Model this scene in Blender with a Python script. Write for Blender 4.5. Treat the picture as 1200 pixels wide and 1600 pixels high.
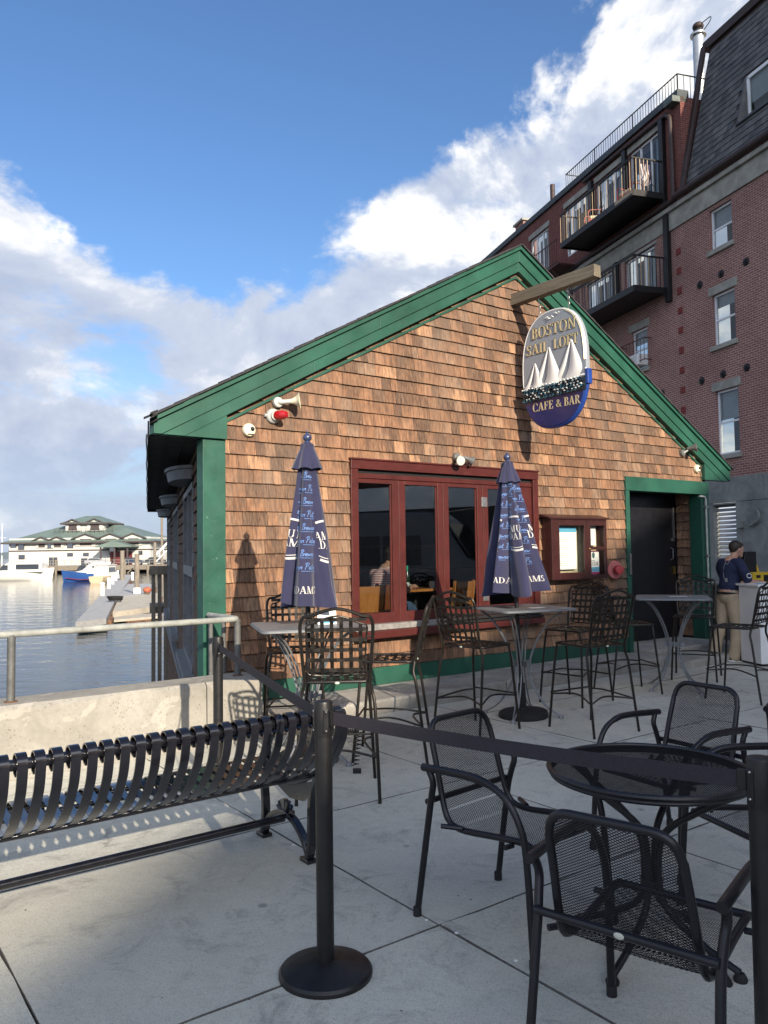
import bpy, math, random
from math import sin, cos, pi, radians, atan2, sqrt
from mathutils import Vector, Matrix, noise as mnoise
random.seed(7)
SC = bpy.context.scene
for o in list(bpy.data.objects): bpy.data.objects.remove(o)
COL = SC.collection

# ------------------------------------------------------------------ camera
CAM_H = 1.6
TH, PH = math.atan(61.6/1240), 0.0135
cam_d = bpy.data.cameras.new('camera'); cam = bpy.data.objects.new('camera', cam_d); COL.objects.link(cam)
R_ = Vector((1, 0, 0)); U_ = Vector((0, -sin(TH), cos(TH))); F_ = Vector((0, cos(TH), sin(TH)))
cx = R_*cos(PH) - U_*sin(PH); cy = R_*sin(PH) + U_*cos(PH)
cam.matrix_world = Matrix(((cx.x, cy.x, -F_.x, 0), (cx.y, cy.y, -F_.y, 0), (cx.z, cy.z, -F_.z, CAM_H), (0, 0, 0, 1)))
cam_d.sensor_fit = 'VERTICAL'; cam_d.sensor_height = 24; cam_d.lens = 1240/1600*24
cam_d.clip_start = .05; cam_d.clip_end = 6000
SC.camera = cam

# ------------------------------------------------------------------ sun, sky, exposure
SUN_T = Vector((-.434, .923, -.42)).normalized()          # the way the light travels
SUN_EL = math.asin(-SUN_T.z); SUN_AZ = atan2(-SUN_T.x, -SUN_T.y)   # azimuth of the sun, clockwise from +Y
sd = bpy.data.lights.new('sun', 'SUN'); sun = bpy.data.objects.new('sun', sd); COL.objects.link(sun)
sd.energy = 4.4; sd.angle = radians(.55); sd.color = (1, .87, .70)
sun.rotation_euler = SUN_T.to_track_quat('-Z', 'Y').to_euler(); sun.location = (30, -60, 40)

W = bpy.data.worlds.new('World'); SC.world = W; W.use_nodes = True
nt = W.node_tree; nt.nodes.clear()
def wn(t, **k):
    n = nt.nodes.new(t)
    for a, b in k.items(): setattr(n, a, b)
    return n
def lk(a, b): nt.links.new(a, b)
def wmath(op, a, b=None, c=None, clamp=False):
    n = wn('ShaderNodeMath', operation=op); n.use_clamp = clamp
    for i, x in enumerate((a, b, c)):
        if x is None: continue
        if isinstance(x, (int, float)): n.inputs[i].default_value = x
        else: lk(x, n.inputs[i])
    return n.outputs[0]
def wmap(x, a, b, c=0., d=1., smooth=True):
    n = wn('ShaderNodeMapRange'); n.interpolation_type = 'SMOOTHSTEP' if smooth else 'LINEAR'
    lk(x, n.inputs[0])
    for i, q in enumerate((a, b, c, d)): n.inputs[i+1].default_value = q
    return n.outputs[0]
def wmix(f, a, b):
    n = wn('ShaderNodeMix', data_type='RGBA')
    if isinstance(f, (int, float)): n.inputs[0].default_value = f
    else: lk(f, n.inputs[0])
    for i, x in ((6, a), (7, b)):
        if isinstance(x, tuple): n.inputs[i].default_value = (*x, 1)
        else: lk(x, n.inputs[i])
    return n.outputs[2]
out = wn('ShaderNodeOutputWorld'); bg = wn('ShaderNodeBackground')
sky = wn('ShaderNodeTexSky', sky_type='NISHITA'); sky.sun_disc = False
sky.sun_elevation = SUN_EL; sky.sun_rotation = SUN_AZ
sky.air_density = 1.15; sky.dust_density = .6; sky.ozone_density = 2.2; sky.altitude = 0
SKY_K = .11
bg.inputs[1].default_value = SKY_K
tc = wn('ShaderNodeTexCoord'); sep = wn('ShaderNodeSeparateXYZ'); lk(tc.outputs['Generated'], sep.inputs[0])
dx, dy, dz = sep.outputs
el = wmath('DEGREES', wmath('ARCSINE', dz)); az = wmath('DEGREES', wmath('ARCTAN2', dx, dy))
def wnoise(scale, detail, rough, vec, dist=0., lac=2.):
    n = wn('ShaderNodeTexNoise'); n.inputs['Scale'].default_value = scale; n.inputs['Detail'].default_value = detail
    n.inputs['Roughness'].default_value = rough; n.inputs['Distortion'].default_value = dist; n.inputs['Lacunarity'].default_value = lac
    lk(vec, n.inputs['Vector']); return n.outputs['Fac']
def wvec(off=(0, 0, 0), sc=(1, 1, 1.5)):
    n = wn('ShaderNodeMapping'); n.inputs['Location'].default_value = off; n.inputs['Scale'].default_value = sc
    lk(tc.outputs['Generated'], n.inputs[0]); return n.outputs[0]
# the top of the cloud bank, in degrees of elevation: a shallow bowl that climbs to either side and stays level all round, raised out of view for more fill
azs = wmath('ADD', az, 11.5); bank = wmath('ADD', wmath('MINIMUM', wmath('MAXIMUM', wmath('MULTIPLY', azs, .66), wmath('MULTIPLY', azs, -.42)), 34.), 16.4)
big = wnoise(3.6, 9, .58, wvec((.3, .1, .0)), .25)
lit = wnoise(3.6, 9, .58, wvec((.3-.022, .1+.03, -.035)), .25)      # the same field a little towards the sun
puff = wnoise(10., 7, .6, wvec((1.3, 4.1, 2.), (1, 1, 1.3)), .4)
wob = wmath('ADD', wmath('MULTIPLY', wmath('SUBTRACT', big, .5), 24.), wmath('MULTIPLY', wmath('SUBTRACT', puff, .5), 9.))
hgt = wmath('SUBTRACT', wmath('ADD', bank, wob), el)                # degrees below the cloud top
cover = wmap(hgt, -.6, 2.2)
hole = wmap(wnoise(4.2, 6, .6, wvec((7.3, 2.2, .4), (1, 1, 2.6)), .3), .52, .64)
low = wmap(el, 12., 21.)
cover = wmath('MULTIPLY', cover, wmath('SUBTRACT', 1., wmath('MULTIPLY', wmath('MULTIPLY', hole, .8), wmap(hgt, 3., 8.)), None, True))
cover = wmath('MULTIPLY', cover, wmap(el, 1., 9., .6, 1.))
shade = wmath('ADD', wmath('MULTIPLY', wmath('SUBTRACT', big, lit), 7.5), wmath('MULTIPLY', wmath('SUBTRACT', puff, .5), .55))
# towering white heads where the bank is tall, flat grey-violet sheets where it is low
tall = wmap(azs, 6., 17.)
edge = wmap(hgt, 1., 9., 1., 0.)
bright = wmath('ADD', wmath('ADD', wmath('MULTIPLY', shade, wmath('ADD', wmath('MULTIPLY', tall, .45), .55)), wmath('MULTIPLY', tall, .30)), wmath('MULTIPLY', edge, .33))
bright = wmap(bright, -.22, .85, 0., 1., False)
ramp = wn('ShaderNodeValToRGB'); lk(bright, ramp.inputs[0])
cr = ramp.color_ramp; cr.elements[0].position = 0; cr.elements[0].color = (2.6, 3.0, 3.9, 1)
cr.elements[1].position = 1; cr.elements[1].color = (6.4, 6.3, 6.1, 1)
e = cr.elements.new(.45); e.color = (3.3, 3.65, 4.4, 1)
# photographic blue: the clear sky a little deeper
sm_ = wn('ShaderNodeMix', data_type='RGBA', blend_type='MULTIPLY'); sm_.inputs[0].default_value = 1; lk(sky.outputs[0], sm_.inputs[6]); sm_.inputs[7].default_value = (.55, .71, .92, 1); skyc = wmix(wmap(el, 0., 15., .85, 0.), sm_.outputs[2], (2.5, 2.9, 3.8))
# cloud brightened around the sun, added out of view to fill the shade
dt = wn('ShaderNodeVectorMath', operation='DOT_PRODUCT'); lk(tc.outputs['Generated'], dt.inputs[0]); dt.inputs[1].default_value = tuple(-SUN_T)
fill_glow = wmath('ADD', wmath('MULTIPLY', wmath('POWER', wmath('MAXIMUM', dt.outputs['Value'], 0.), 2.), 2.3), 1.)
cg = wn('ShaderNodeVectorMath', operation='SCALE'); lk(ramp.outputs[0], cg.inputs[0]); lk(fill_glow, cg.inputs['Scale'])
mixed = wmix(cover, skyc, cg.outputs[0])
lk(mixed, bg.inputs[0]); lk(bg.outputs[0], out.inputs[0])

vs = SC.view_settings; vs.view_transform = 'Standard'; vs.look = 'None'; vs.exposure = 0.82; vs.gamma = 1; vs.use_curve_mapping = False
SC.cycles.use_denoising = True
try: SC.cycles.denoiser = 'OPENIMAGEDENOISE'
except Exception: pass
SC.cycles.max_bounces = 8; SC.cycles.diffuse_bounces = 3; SC.cycles.glossy_bounces = 4; SC.cycles.transmission_bounces = 6
SC.cycles.transparent_max_bounces = 24; SC.cycles.sample_clamp_indirect = 6; SC.cycles.caustics_reflective = False; SC.cycles.caustics_refractive = False

# ------------------------------------------------------------------ helpers
def link(o, parent=None):
    COL.objects.link(o)
    if parent is not None: o.parent = parent
    return o
def thing(name, label, cat, loc=(0, 0, 0), rz=0., group=None, rot=None):
    o = bpy.data.objects.new(name, None); o.empty_display_size = .1; o.location = loc
    o.rotation_euler = rot if rot else (0, 0, rz)
    o['label'] = label; o['category'] = cat
    if group: o['group'] = group
    return link(o)
def tag(o, label, cat, group=None):
    o['label'] = label; o['category'] = cat
    if group: o['group'] = group
    return o
def struct(o): o['kind'] = 'structure'; return o
def copy_tree(o, parent=None):
    c = o.copy(); COL.objects.link(c); c.parent = parent
    for ch in [x for x in o.children]: copy_tree(ch, c)
    return c
V = Vector
class MB:
    def __init__(s): s.v = []; s.f = []; s.m = []; s.col = None
    def add(s, vs, fs, mi=0):
        b = len(s.v); s.v += [tuple(p) for p in vs]; s.f += [tuple(i+b for i in f) for f in fs]; s.m += [mi]*len(fs); return s
    def box(s, x0, x1, y0, y1, z0, z1, mi=0):
        return s.add([(x0,y0,z0),(x1,y0,z0),(x1,y1,z0),(x0,y1,z0),(x0,y0,z1),(x1,y0,z1),(x1,y1,z1),(x0,y1,z1)],
                     [(0,3,2,1),(4,5,6,7),(0,1,5,4),(1,2,6,5),(2,3,7,6),(3,0,4,7)], mi)
    def obox(s, c, ax, ay, az, mi=0):
        """box from centre and three half vectors"""
        c, ax, ay, az = V(c), V(ax), V(ay), V(az)
        P = [c+i*ax+j*ay+k*az for k in (-1, 1) for (i, j) in ((-1,-1),(1,-1),(1,1),(-1,1))]
        return s.add(P, [(0,3,2,1),(4,5,6,7),(0,1,5,4),(1,2,6,5),(2,3,7,6),(3,0,4,7)], mi)
    def bar(s, a, b, w, t, up=(0, 0, 1), mi=0):
        a, b = V(a), V(b); d = b-a; L = d.length; d /= L; u = V(up); x = d.cross(u)
        if x.length < 1e-5: x = d.cross(V((1, 0, 0)))
        x.normalize(); u = x.cross(d)
        return s.obox((a+b)/2, d*L/2, x*w/2, u*t/2, mi)
    def tube(s, pts, r, seg=8, closed=False, caps=True, mi=0):
        pts = [V(p) for p in pts]; n = len(pts); rr = r if isinstance(r, (list, tuple)) else [r]*n
        T = []
        for i in range(n):
            a = pts[(i-1) % n] if (closed or i > 0) else pts[i]; b = pts[(i+1) % n] if (closed or i < n-1) else pts[i]
            t = b-a; T.append(t.normalized() if t.length > 1e-9 else V((0, 0, 1)))
        up = V((0, 0, 1)) if abs(T[0].z) < .9 else V((1, 0, 0))
        x = T[0].cross(up).normalized(); vs = []
        for i in range(n):
            if i: 
                q = T[i-1].rotation_difference(T[i]); x = q @ x
            x = (x - T[i]*x.dot(T[i])).normalized(); y = T[i].cross(x)
            for k in range(seg):
                a = 2*pi*k/seg; vs.append(pts[i] + (x*cos(a)+y*sin(a))*rr[i])
        fs = []
        for i in range(n if closed else n-1):
            j = (i+1) % n
            for k in range(seg):
                k2 = (k+1) % seg; fs.append((i*seg+k, i*seg+k2, j*seg+k2, j*seg+k))
        if caps and not closed:
            fs.append(tuple(reversed(range(seg)))); fs.append(tuple((n-1)*seg+k for k in range(seg)))
        return s.add(vs, fs, mi)
    def strip(s, pts, wdir, w, t, mi=0, closed=False):
        """flat bar swept along pts; wdir: direction of its width"""
        pts = [V(p) for p in pts]; n = len(pts); wd = V(wdir).normalized(); vs = []
        ww = w if isinstance(w, (list, tuple)) else [w]*n
        for i in range(n):
            a = pts[max(i-1, 0)]; b = pts[min(i+1, n-1)]; d = (b-a).normalized(); nn = d.cross(wd).normalized()
            for (p, q) in ((-1,-1),(1,-1),(1,1),(-1,1)): vs.append(pts[i]+wd*p*ww[i]/2+nn*q*t/2)
        fs = []
        for i in range(n-1):
            for k in range(4): fs.append((i*4+k, i*4+(k+1) % 4, (i+1)*4+(k+1) % 4, (i+1)*4+k))
        fs += [(3,2,1,0), tuple((n-1)*4+k for k in range(4))]
        return s.add(vs, fs, mi)
    def lathe(s, prof, seg=20, c=(0, 0, 0), axis=(0, 0, 1), mi=0, capb=True, capt=True):
        c = V(c); a = V(axis).normalized(); x = a.cross(V((0, 0, 1)) if abs(a.z) < .9 else V((1, 0, 0))).normalized(); y = a.cross(x)
        vs = [c+a*z+(x*cos(2*pi*k/seg)+y*sin(2*pi*k/seg))*r for (r, z) in prof for k in range(seg)]
        fs = [(i*seg+k, i*seg+(k+1) % seg, (i+1)*seg+(k+1) % seg, (i+1)*seg+k) for i in range(len(prof)-1) for k in range(seg)]
        if capb: fs.append(tuple(reversed(range(seg))))
        if capt: fs.append(tuple((len(prof)-1)*seg+k for k in range(seg)))
        return s.add(vs, fs, mi)
    def prism(s, poly, fa, fb, mi=0):
        """poly: 2-D outline; fa, fb map (x, y) to the two 3-D faces"""
        n = len(poly); vs = [fa(*p) for p in poly]+[fb(*p) for p in poly]
        fs = [tuple(range(n)), tuple(reversed(range(n, 2*n)))]+[(i, n+i, n+(i+1) % n, (i+1) % n) for i in range(n)]
        return s.add(vs, fs, mi)
    def grid(s, fn, nu, nv, mi=0, closeu=False):
        vs = [fn(i/(nu if closeu else nu-1), j/(nv-1)) for j in range(nv) for i in range(nu)]
        fs = [(j*nu+i, j*nu+(i+1) % nu, (j+1)*nu+(i+1) % nu, (j+1)*nu+i) for j in range(nv-1) for i in range(nu if closeu else nu-1)]
        return s.add(vs, fs, mi)
    def sphere(s, c, r, seg=14, rings=8, mi=0, sc=(1, 1, 1)):
        c = V(c); vs = []
        for j in range(rings+1):
            p = pi*j/rings
            for k in range(seg):
                a = 2*pi*k/seg; vs.append(c+V((r*sc[0]*sin(p)*cos(a), r*sc[1]*sin(p)*sin(a), r*sc[2]*cos(p))))
        fs = [(j*seg+k, (j+1)*seg+k, (j+1)*seg+(k+1) % seg, j*seg+(k+1) % seg) for j in range(rings) for k in range(seg)]
        return s.add(vs, fs, mi)
    def mesh(s, name, mats, smooth=None):
        me = bpy.data.meshes.new(name); me.from_pydata(s.v, [], s.f)
        for m in (mats if isinstance(mats, (list, tuple)) else [mats]): me.materials.append(m)
        if any(s.m): me.polygons.foreach_set('material_index', s.m)
        if s.col is not None:
            a = me.attributes.new('tone', 'FLOAT_COLOR', 'POINT'); a.data.foreach_set('color', [x for c in s.col for x in c])
        if smooth:
            me.polygons.foreach_set('use_smooth', [True]*len(me.polygons))
            me.set_sharp_from_angle(angle=radians(smooth))
        me.update(); return me
    def build(s, name, mats, parent=None, smooth=40, bevel=0., loc=None):
        o = bpy.data.objects.new(name, s.mesh(name, mats, smooth)); link(o, parent)
        if loc: o.location = loc
        if bevel:
            b = o.modifiers.new('bevel', 'BEVEL'); b.width = bevel; b.segments = 2; b.limit_method = 'ANGLE'; b.angle_limit = radians(50)
        return o
def share(src, parent, loc=None, rot=None):
    o = bpy.data.objects.new(src.name.split('.')[0], src.data); link(o, parent)
    if loc is not None: o.location = loc
    if rot is not None: o.rotation_euler = rot
    for m in src.modifiers:
        n = o.modifiers.new(m.name, m.type)
        if m.type == 'BEVEL': n.width = m.width; n.segments = m.segments; n.limit_method = 'ANGLE'; n.angle_limit = m.angle_limit
    return o
def arc(c, r, a0, a1, n, ux=(1, 0, 0), uy=(0, 0, 1)):
    c, ux, uy = V(c), V(ux), V(uy)
    return [c+ux*r*cos(a0+(a1-a0)*i/(n-1))+uy*r*sin(a0+(a1-a0)*i/(n-1)) for i in range(n)]
def spline(pts, n=6):
    """Catmull-Rom through pts"""
    P = [V(p) for p in pts]; P = [P[0]*2-P[1]]+P+[P[-1]*2-P[-2]]; o = []
    for i in range(1, len(P)-2):
        for k in range(n):
            t = k/n; a, b, c, d = P[i-1:i+3]
            o.append(.5*((2*b)+(c-a)*t+(2*a-5*b+4*c-d)*t*t+(-a+3*b-3*c+d)*t**3))
    o.append(P[-2]); return o

# ------------------------------------------------------------------ materials
class MT:
    def __init__(s, name):
        s.m = bpy.data.materials.new(name); s.m.use_nodes = True; s.t = s.m.node_tree
        s.b = s.t.nodes['Principled BSDF']; s.tc = s.t.nodes.new('ShaderNodeTexCoord')
    def n(s, t, **k):
        x = s.t.nodes.new(t)
        for a, b in k.items(): setattr(x, a, b)
        return x
    def l(s, a, b): s.t.links.new(a, b)
    def put(s, sock, x):
        if isinstance(x, tuple): sock.default_value = (*x, 1) if len(x) == 3 and len(sock.default_value) == 4 else x
        elif isinstance(x, (int, float)): sock.default_value = x
        else: s.l(x, sock)
    def coord(s, which='Object', sc=(1, 1, 1), rot=(0, 0, 0), off=None):
        mp = s.n('ShaderNodeMapping'); mp.inputs['Scale'].default_value = sc; mp.inputs['Rotation'].default_value = rot
        s.l(s.tc.outputs[which], mp.inputs[0])
        if off is not None: s.l(off, mp.inputs['Location'])
        return mp.outputs[0]
    def noise(s, scale, detail=4, rough=.55, vec=None, dist=0.):
        x = s.n('ShaderNodeTexNoise'); x.inputs['Scale'].default_value = scale; x.inputs['Detail'].default_value = detail
        x.inputs['Roughness'].default_value = rough; x.inputs['Distortion'].default_value = dist
        s.l(vec if vec is not None else s.tc.outputs['Object'], x.inputs['Vector']); return x.outputs['Fac']
    def voro(s, scale, vec=None, feat='F1'):
        x = s.n('ShaderNodeTexVoronoi', feature=feat); x.inputs['Scale'].default_value = scale
        s.l(vec if vec is not None else s.tc.outputs['Object'], x.inputs['Vector']); return x
    def math(s, op, a, b=None, clamp=False):
        x = s.n('ShaderNodeMath', operation=op); x.use_clamp = clamp; s.put(x.inputs[0], a)
        if b is not None: s.put(x.inputs[1], b)
        return x.outputs[0]
    def rng(s, x, a, b, c=0., d=1.):
        r = s.n('ShaderNodeMapRange'); s.put(r.inputs[0], x)
        for i, q in enumerate((a, b, c, d)): s.put(r.inputs[i+1], q)
        return r.outputs[0]
    def mix(s, f, a, b, mode='MIX'):
        x = s.n('ShaderNodeMix', data_type='RGBA', blend_type=mode); s.put(x.inputs[0], f); s.put(x.inputs[6], a); s.put(x.inputs[7], b); return x.outputs[2]
    def attr(s, name):
        x = s.n('ShaderNodeAttribute'); x.attribute_name = name; sp = s.n('ShaderNodeSeparateColor'); s.l(x.outputs['Color'], sp.inputs[0]); return sp.outputs
    def bump(s, h, strength=.3, dist=.01):
        x = s.n('ShaderNodeBump'); x.inputs['Strength'].default_value = strength; x.inputs['Distance'].default_value = dist
        s.put(x.inputs['Height'], h); s.l(x.outputs[0], s.b.inputs['Normal'])
    def base(s, c, rough=.5, metal=0., spec=.5):
        s.put(s.b.inputs['Base Color'], c); s.put(s.b.inputs['Roughness'], rough); s.put(s.b.inputs['Metallic'], metal); s.put(s.b.inputs['Specular IOR Level'], spec); return s.m
def simple(name, c, rough=.5, metal=0., var=.18, scale=6., bump=0., spec=.5, worn=None, coat=0.):
    """paint or plain stuff: base colour with mottling, uneven gloss and, if worn, lighter scuffs"""
    m = MT(name); nz = m.noise(scale, 5, .6)
    k = tuple(x*(1-var) for x in c); h = tuple(min(1, x*(1+var)) for x in c)
    col = m.mix(m.rng(nz, .3, .7), k, h)
    if worn:
        w = m.rng(m.noise(scale*7, 6, .7), .64, .74); col = m.mix(m.math('MULTIPLY', w, .6), col, worn)
    m.base(col, m.rng(m.noise(scale*3, 3), .2, .8, max(.03, rough-.1), min(1, rough+.12)), metal, spec)
    if coat: m.b.inputs['Coat Weight'].default_value = coat; m.b.inputs['Coat Roughness'].default_value = .15
    if bump: m.bump(m.noise(scale*9, 4), bump, .004)
    return m.m
M = {}
# concrete of the plaza: grey, blotchy, speckled, with small dark spots of old gum
m = MT('plaza_concrete'); oi = m.n('ShaderNodeObjectInfo')
a = m.noise(1.1, 6, .62); b_ = m.noise(14, 6, .7); c_ = m.noise(160, 3, .6); g = m.noise(.5, 3, .5)
col = m.mix(m.rng(a, .3, .72), (.455, .445, .37), (.64, .625, .525))
col = m.mix(m.rng(b_, .35, .75, 0, .55), col, (.70, .69, .595)); col = m.mix(m.rng(c_, .48, .64, 0, .55), col, (.26, .258, .24)); col = m.mix(m.rng(m.noise(55, 5, .75), .53, .66, 0, .45), col, (.24, .238, .225))
vo = m.voro(3.4); spot = m.math('MULTIPLY', m.rng(vo.outputs['Distance'], .10, .05), m.rng(m.noise(2.2, 2), .50, .56))
col = m.mix(m.math('MULTIPLY', spot, .62), col, (.10, .098, .095))
col = m.mix(m.rng(m.noise(3.4, 9, .78, dist=.9), .52, .70, 0, .68), col, (.15, .146, .138))
col = m.mix(m.rng(oi.outputs['Random'], 0, 1, 0, .22), col, (.33, .325, .315))
cr_ = m.n('ShaderNodeTexVoronoi', feature='DISTANCE_TO_EDGE'); cr_.inputs['Scale'].default_value = .42
dn = m.n('ShaderNodeTexNoise'); dn.inputs['Scale'].default_value = 3.; dn.inputs['Detail'].default_value = 6; m.l(m.tc.outputs['Object'], dn.inputs['Vector'])
va = m.n('ShaderNodeVectorMath', operation='MULTIPLY_ADD'); m.l(dn.outputs['Color'], va.inputs[0]); va.inputs[1].default_value = (.35, .35, 0); m.l(m.tc.outputs['Object'], va.inputs[2]); m.l(va.outputs[0], cr_.inputs['Vector'])
ck = m.math('MULTIPLY', m.rng(cr_.outputs['Distance'], .0035, .001), m.rng(m.noise(.55, 3), .54, .58)); col = m.mix(m.math('MULTIPLY', ck, .6), col, (.09, .088, .08))
m.base(col, .88, 0, .3); m.bump(m.math('SUBTRACT', m.math('ADD', m.math('MULTIPLY', c_, .6), b_), ck), .32, .004); M['plaza'] = m.m
# old sea-wall concrete
m = MT('weathered_concrete'); a = m.noise(2.2, 8, .7, dist=.5); b_ = m.noise(30, 5, .7); v_ = m.voro(42)
col = m.mix(m.rng(a, .32, .7), (.225, .212, .185), (.36, .343, .303)); col = m.mix(m.rng(b_, .5, .75, 0, .6), col, (.22, .20, .165))
pit = m.rng(v_.outputs['Distance'], .28, .12); pit = m.math('MULTIPLY', pit, m.rng(m.noise(6, 3), .5, .6))
col = m.mix(m.math('MULTIPLY', pit, .55), col, (.13, .12, .10)); col = m.mix(m.rng(m.noise(3.5, 4, .6, dist=1.), .60, .64, 0, .4), col, (.45, .425, .37))
m.base(col, .93, 0, .2); m.bump(m.math('SUBTRACT', m.math('ADD', a, m.math('MULTIPLY', b_, .5)), pit), .5, .012); M['seawall'] = m.m
m = MT('kerb_concrete'); a = m.noise(3., 8, .7, dist=.3); b_ = m.noise(45, 4, .7)
col = m.mix(m.rng(a, .3, .7), (.23, .215, .19), (.43, .41, .365)); col = m.mix(m.rng(b_, .5, .7, 0, .5), col, (.18, .17, .15))
m.base(col, .92, 0, .2); m.bump(m.math('ADD', a, b_), .4, .008); M['kerb'] = m.m
M['joint'] = simple('joint_dirt', (.12, .112, .10), .95, 0, .4, 30, .3)
# cedar shingle: tone.r = tint, tone.g = offset, tone.b = 0 at the butt and 1 at the top
m = MT('cedar_shingle'); r, g, bb = m.attr('tone')[:3]
cmb = m.n('ShaderNodeCombineXYZ'); m.l(m.math('MULTIPLY', g, 37.), cmb.inputs[0]); m.l(m.math('MULTIPLY', g, 11.), cmb.inputs[2])
grain = m.noise(1., 5, .65, m.coord('Object', (95, 60, 5.5), off=cmb.outputs[0])); mott = m.noise(7., 6, .7, m.coord('Object', (1, 1, .8), off=cmb.outputs[0]))
streak = m.noise(1., 4, .6, m.coord('Object', (34, 34, 2.2), off=cmb.outputs[0]))
rp = m.n('ShaderNodeValToRGB'); m.l(r, rp.inputs[0]); q = rp.color_ramp
q.elements[0].position = 0; q.elements[0].color = (.050, .031, .023, 1); q.elements[1].position = 1; q.elements[1].color = (.40, .225, .125, 1)
for p, c in ((.18, (.085, .047, .031)), (.45, (.178, .088, .048)), (.7, (.27, .135, .072)), (.86, (.185, .128, .092))): q.elements.new(p).color = (*c, 1)
col = m.mix(m.rng(grain, .38, .7, 0, .5), rp.outputs[0], (.45, .275, .165))
col = m.mix(m.rng(streak, .45, .68, 0, .75), col, (.085, .048, .034))
wea = m.math('MULTIPLY', m.rng(mott, .44, .68), m.rng(bb, .15, .9, .25, .95)); col = m.mix(m.math('MULTIPLY', wea, .85), col, (.080, .055, .043))
big_ = m.noise(.75, 6, .68, m.coord('Object', (1, 1, .7))); col = m.mix(m.rng(big_, .46, .70, 0, .55), col, (.165, .128, .10)); col = m.mix(m.rng(m.noise(1., 5, .7, m.coord('Object', (2.6, 2.6, .35))), .55, .72, 0, .5), col, (.075, .047, .034))
m.base(col, .82, 0, .25); m.bump(m.math('ADD', grain, m.math('MULTIPLY', streak, .5)), .5, .004); M['shingle'] = m.m
M['butt'] = simple('shadow_line_end_grain', (.045, .03, .022), .95, 0, .4, 30)  # near-black butt faces paint the course shadow lines over dark end grain
M['green'] = simple('green_trim_paint', (.015, .078, .052), .48, 0, .28, 1.7, .3, worn=(.035, .11, .085))
M['green_old'] = simple('green_post_paint', (.015, .078, .052), .48, 0, .25, 4, .25, worn=(.34, .44, .38))
M['red'] = simple('oxblood_trim_paint', (.066, .013, .011), .38, 0, .2, 6, .1, worn=(.2, .06, .05))
M['red_dark'] = simple('dark_oxblood_paint', (.075, .014, .012), .45, 0, .2, 6, .1)
M['black'] = simple('black_enamel', (.011, .011, .014), .36, .2, .3, 9, .05)
M['black_gloss'] = simple('black_gloss_enamel', (.008, .008, .011), .2, .1, .3, 9, .03, coat=.6)
M['mesh'] = simple('matt_black_mesh', (.011, .011, .013), .8, 0, .2, 9, 0, .2)
M['bronze'] = simple('dark_bronze_metal', (.021, .018, .015), .36, .45, .3, 9, .06)
M['dark'] = simple('dark_void', (.006, .006, .007), .8, 0, .3, 5)
M['soffit'] = simple('soffit_boards', (.045, .045, .05), .8, 0, .35, 9, .2, worn=(.12, .12, .12))
M['roofing'] = simple('asphalt_roofing', (.035, .035, .037), .95, 0, .4, 40, .5)
M['grey_table'] = simple('grey_table_coating', (.20, .21, .22), .45, .3, .12, 10, .06)
M['pipe'] = simple('flaking_grey_pipe', (.11, .112, .108), .62, .25, .3, 14, .35, worn=(.40, .40, .36))
M['rail_top'] = simple('flaking_pale_pipe', (.30, .31, .285), .7, .1, .28, 9, .5, worn=(.07, .07, .07))
M['belt'] = simple('woven_belt', (.019, .016, .023), .75, 0, .15, 60, .25)
M['stanchion'] = simple('black_stanchion_enamel', (.016, .0155, .016), .42, .25, .35, 7, .08)
M['rubber'] = simple('black_rubber', (.012, .012, .013), .85, 0, .25, 12, .1)
M['steel'] = simple('brushed_steel', (.45, .45, .44), .32, .9, .15, 14)
M['brass'] = simple('brass', (.5, .34, .09), .3, 1, .15, 14)
M['white'] = simple('white_paint', (.72, .72, .70), .5, 0, .06, 4)
M['cream'] = simple('cream_plastic', (.66, .62, .46), .45, 0, .08, 6)
M['offgrey'] = simple('pale_grey_casting', (.42, .43, .40), .55, .1, .15, 12)
M['zinc'] = simple('dull_zinc', (.16, .16, .15), .5, .4, .2, 12)
M['louver'] = simple('dusty_grey_louver', (.24, .25, .255), .7, 0, .15, 3)
M['redlamp'] = simple('red_lamp_lens', (.33, .008, .012), .16, 0, .1, 4, coat=.5)
M['fire_red'] = simple('faded_fire_red', (.42, .05, .055), .55, 0, .3, 22)
M['fire_plate'] = simple('faded_red_plate', (.52, .16, .15), .6, 0, .25, 60, worn=(.75, .6, .55))
M['oak'] = None
def wood(name, c, c2, sc=(3, 40, 40), rough=.6, bump=.2):
    m = MT(name); w = m.noise(1., 6, .65, m.coord('Object', sc)); k = m.noise(2.5, 5, .6)
    col = m.mix(m.rng(w, .3, .7), c, c2); col = m.mix(m.rng(k, .55, .8, 0, .5), col, tuple(x*.4 for x in c)); m.base(col, rough, 0, .35); m.bump(w, bump, .006); return m.m
M['beam'] = wood('weathered_beam_wood', (.10, .085, .062), (.235, .20, .145), (60, 2.5, 60), .9, .6)
M['honey'] = wood('honey_chair_wood', (.40, .14, .035), (.58, .24, .07), (30, 30, 4), .35, .05)
M['walnut'] = wood('red_brown_chair_wood', (.16, .045, .018), (.25, .08, .03), (30, 30, 4), .35, .05)
M['deckwood'] = wood('grey_dock_planks', (.27, .27, .27), (.42, .42, .41), (2, 18, 18), .9, .4)
M['timber'] = wood('old_timber', (.13, .11, .085), (.26, .225, .18), (6, 6, 1.2), .95, .5)
M['floorwood'] = wood('dark_floor_boards', (.05, .028, .016), (.09, .05, .03), (3, 25, 25), .5, .1)
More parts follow.
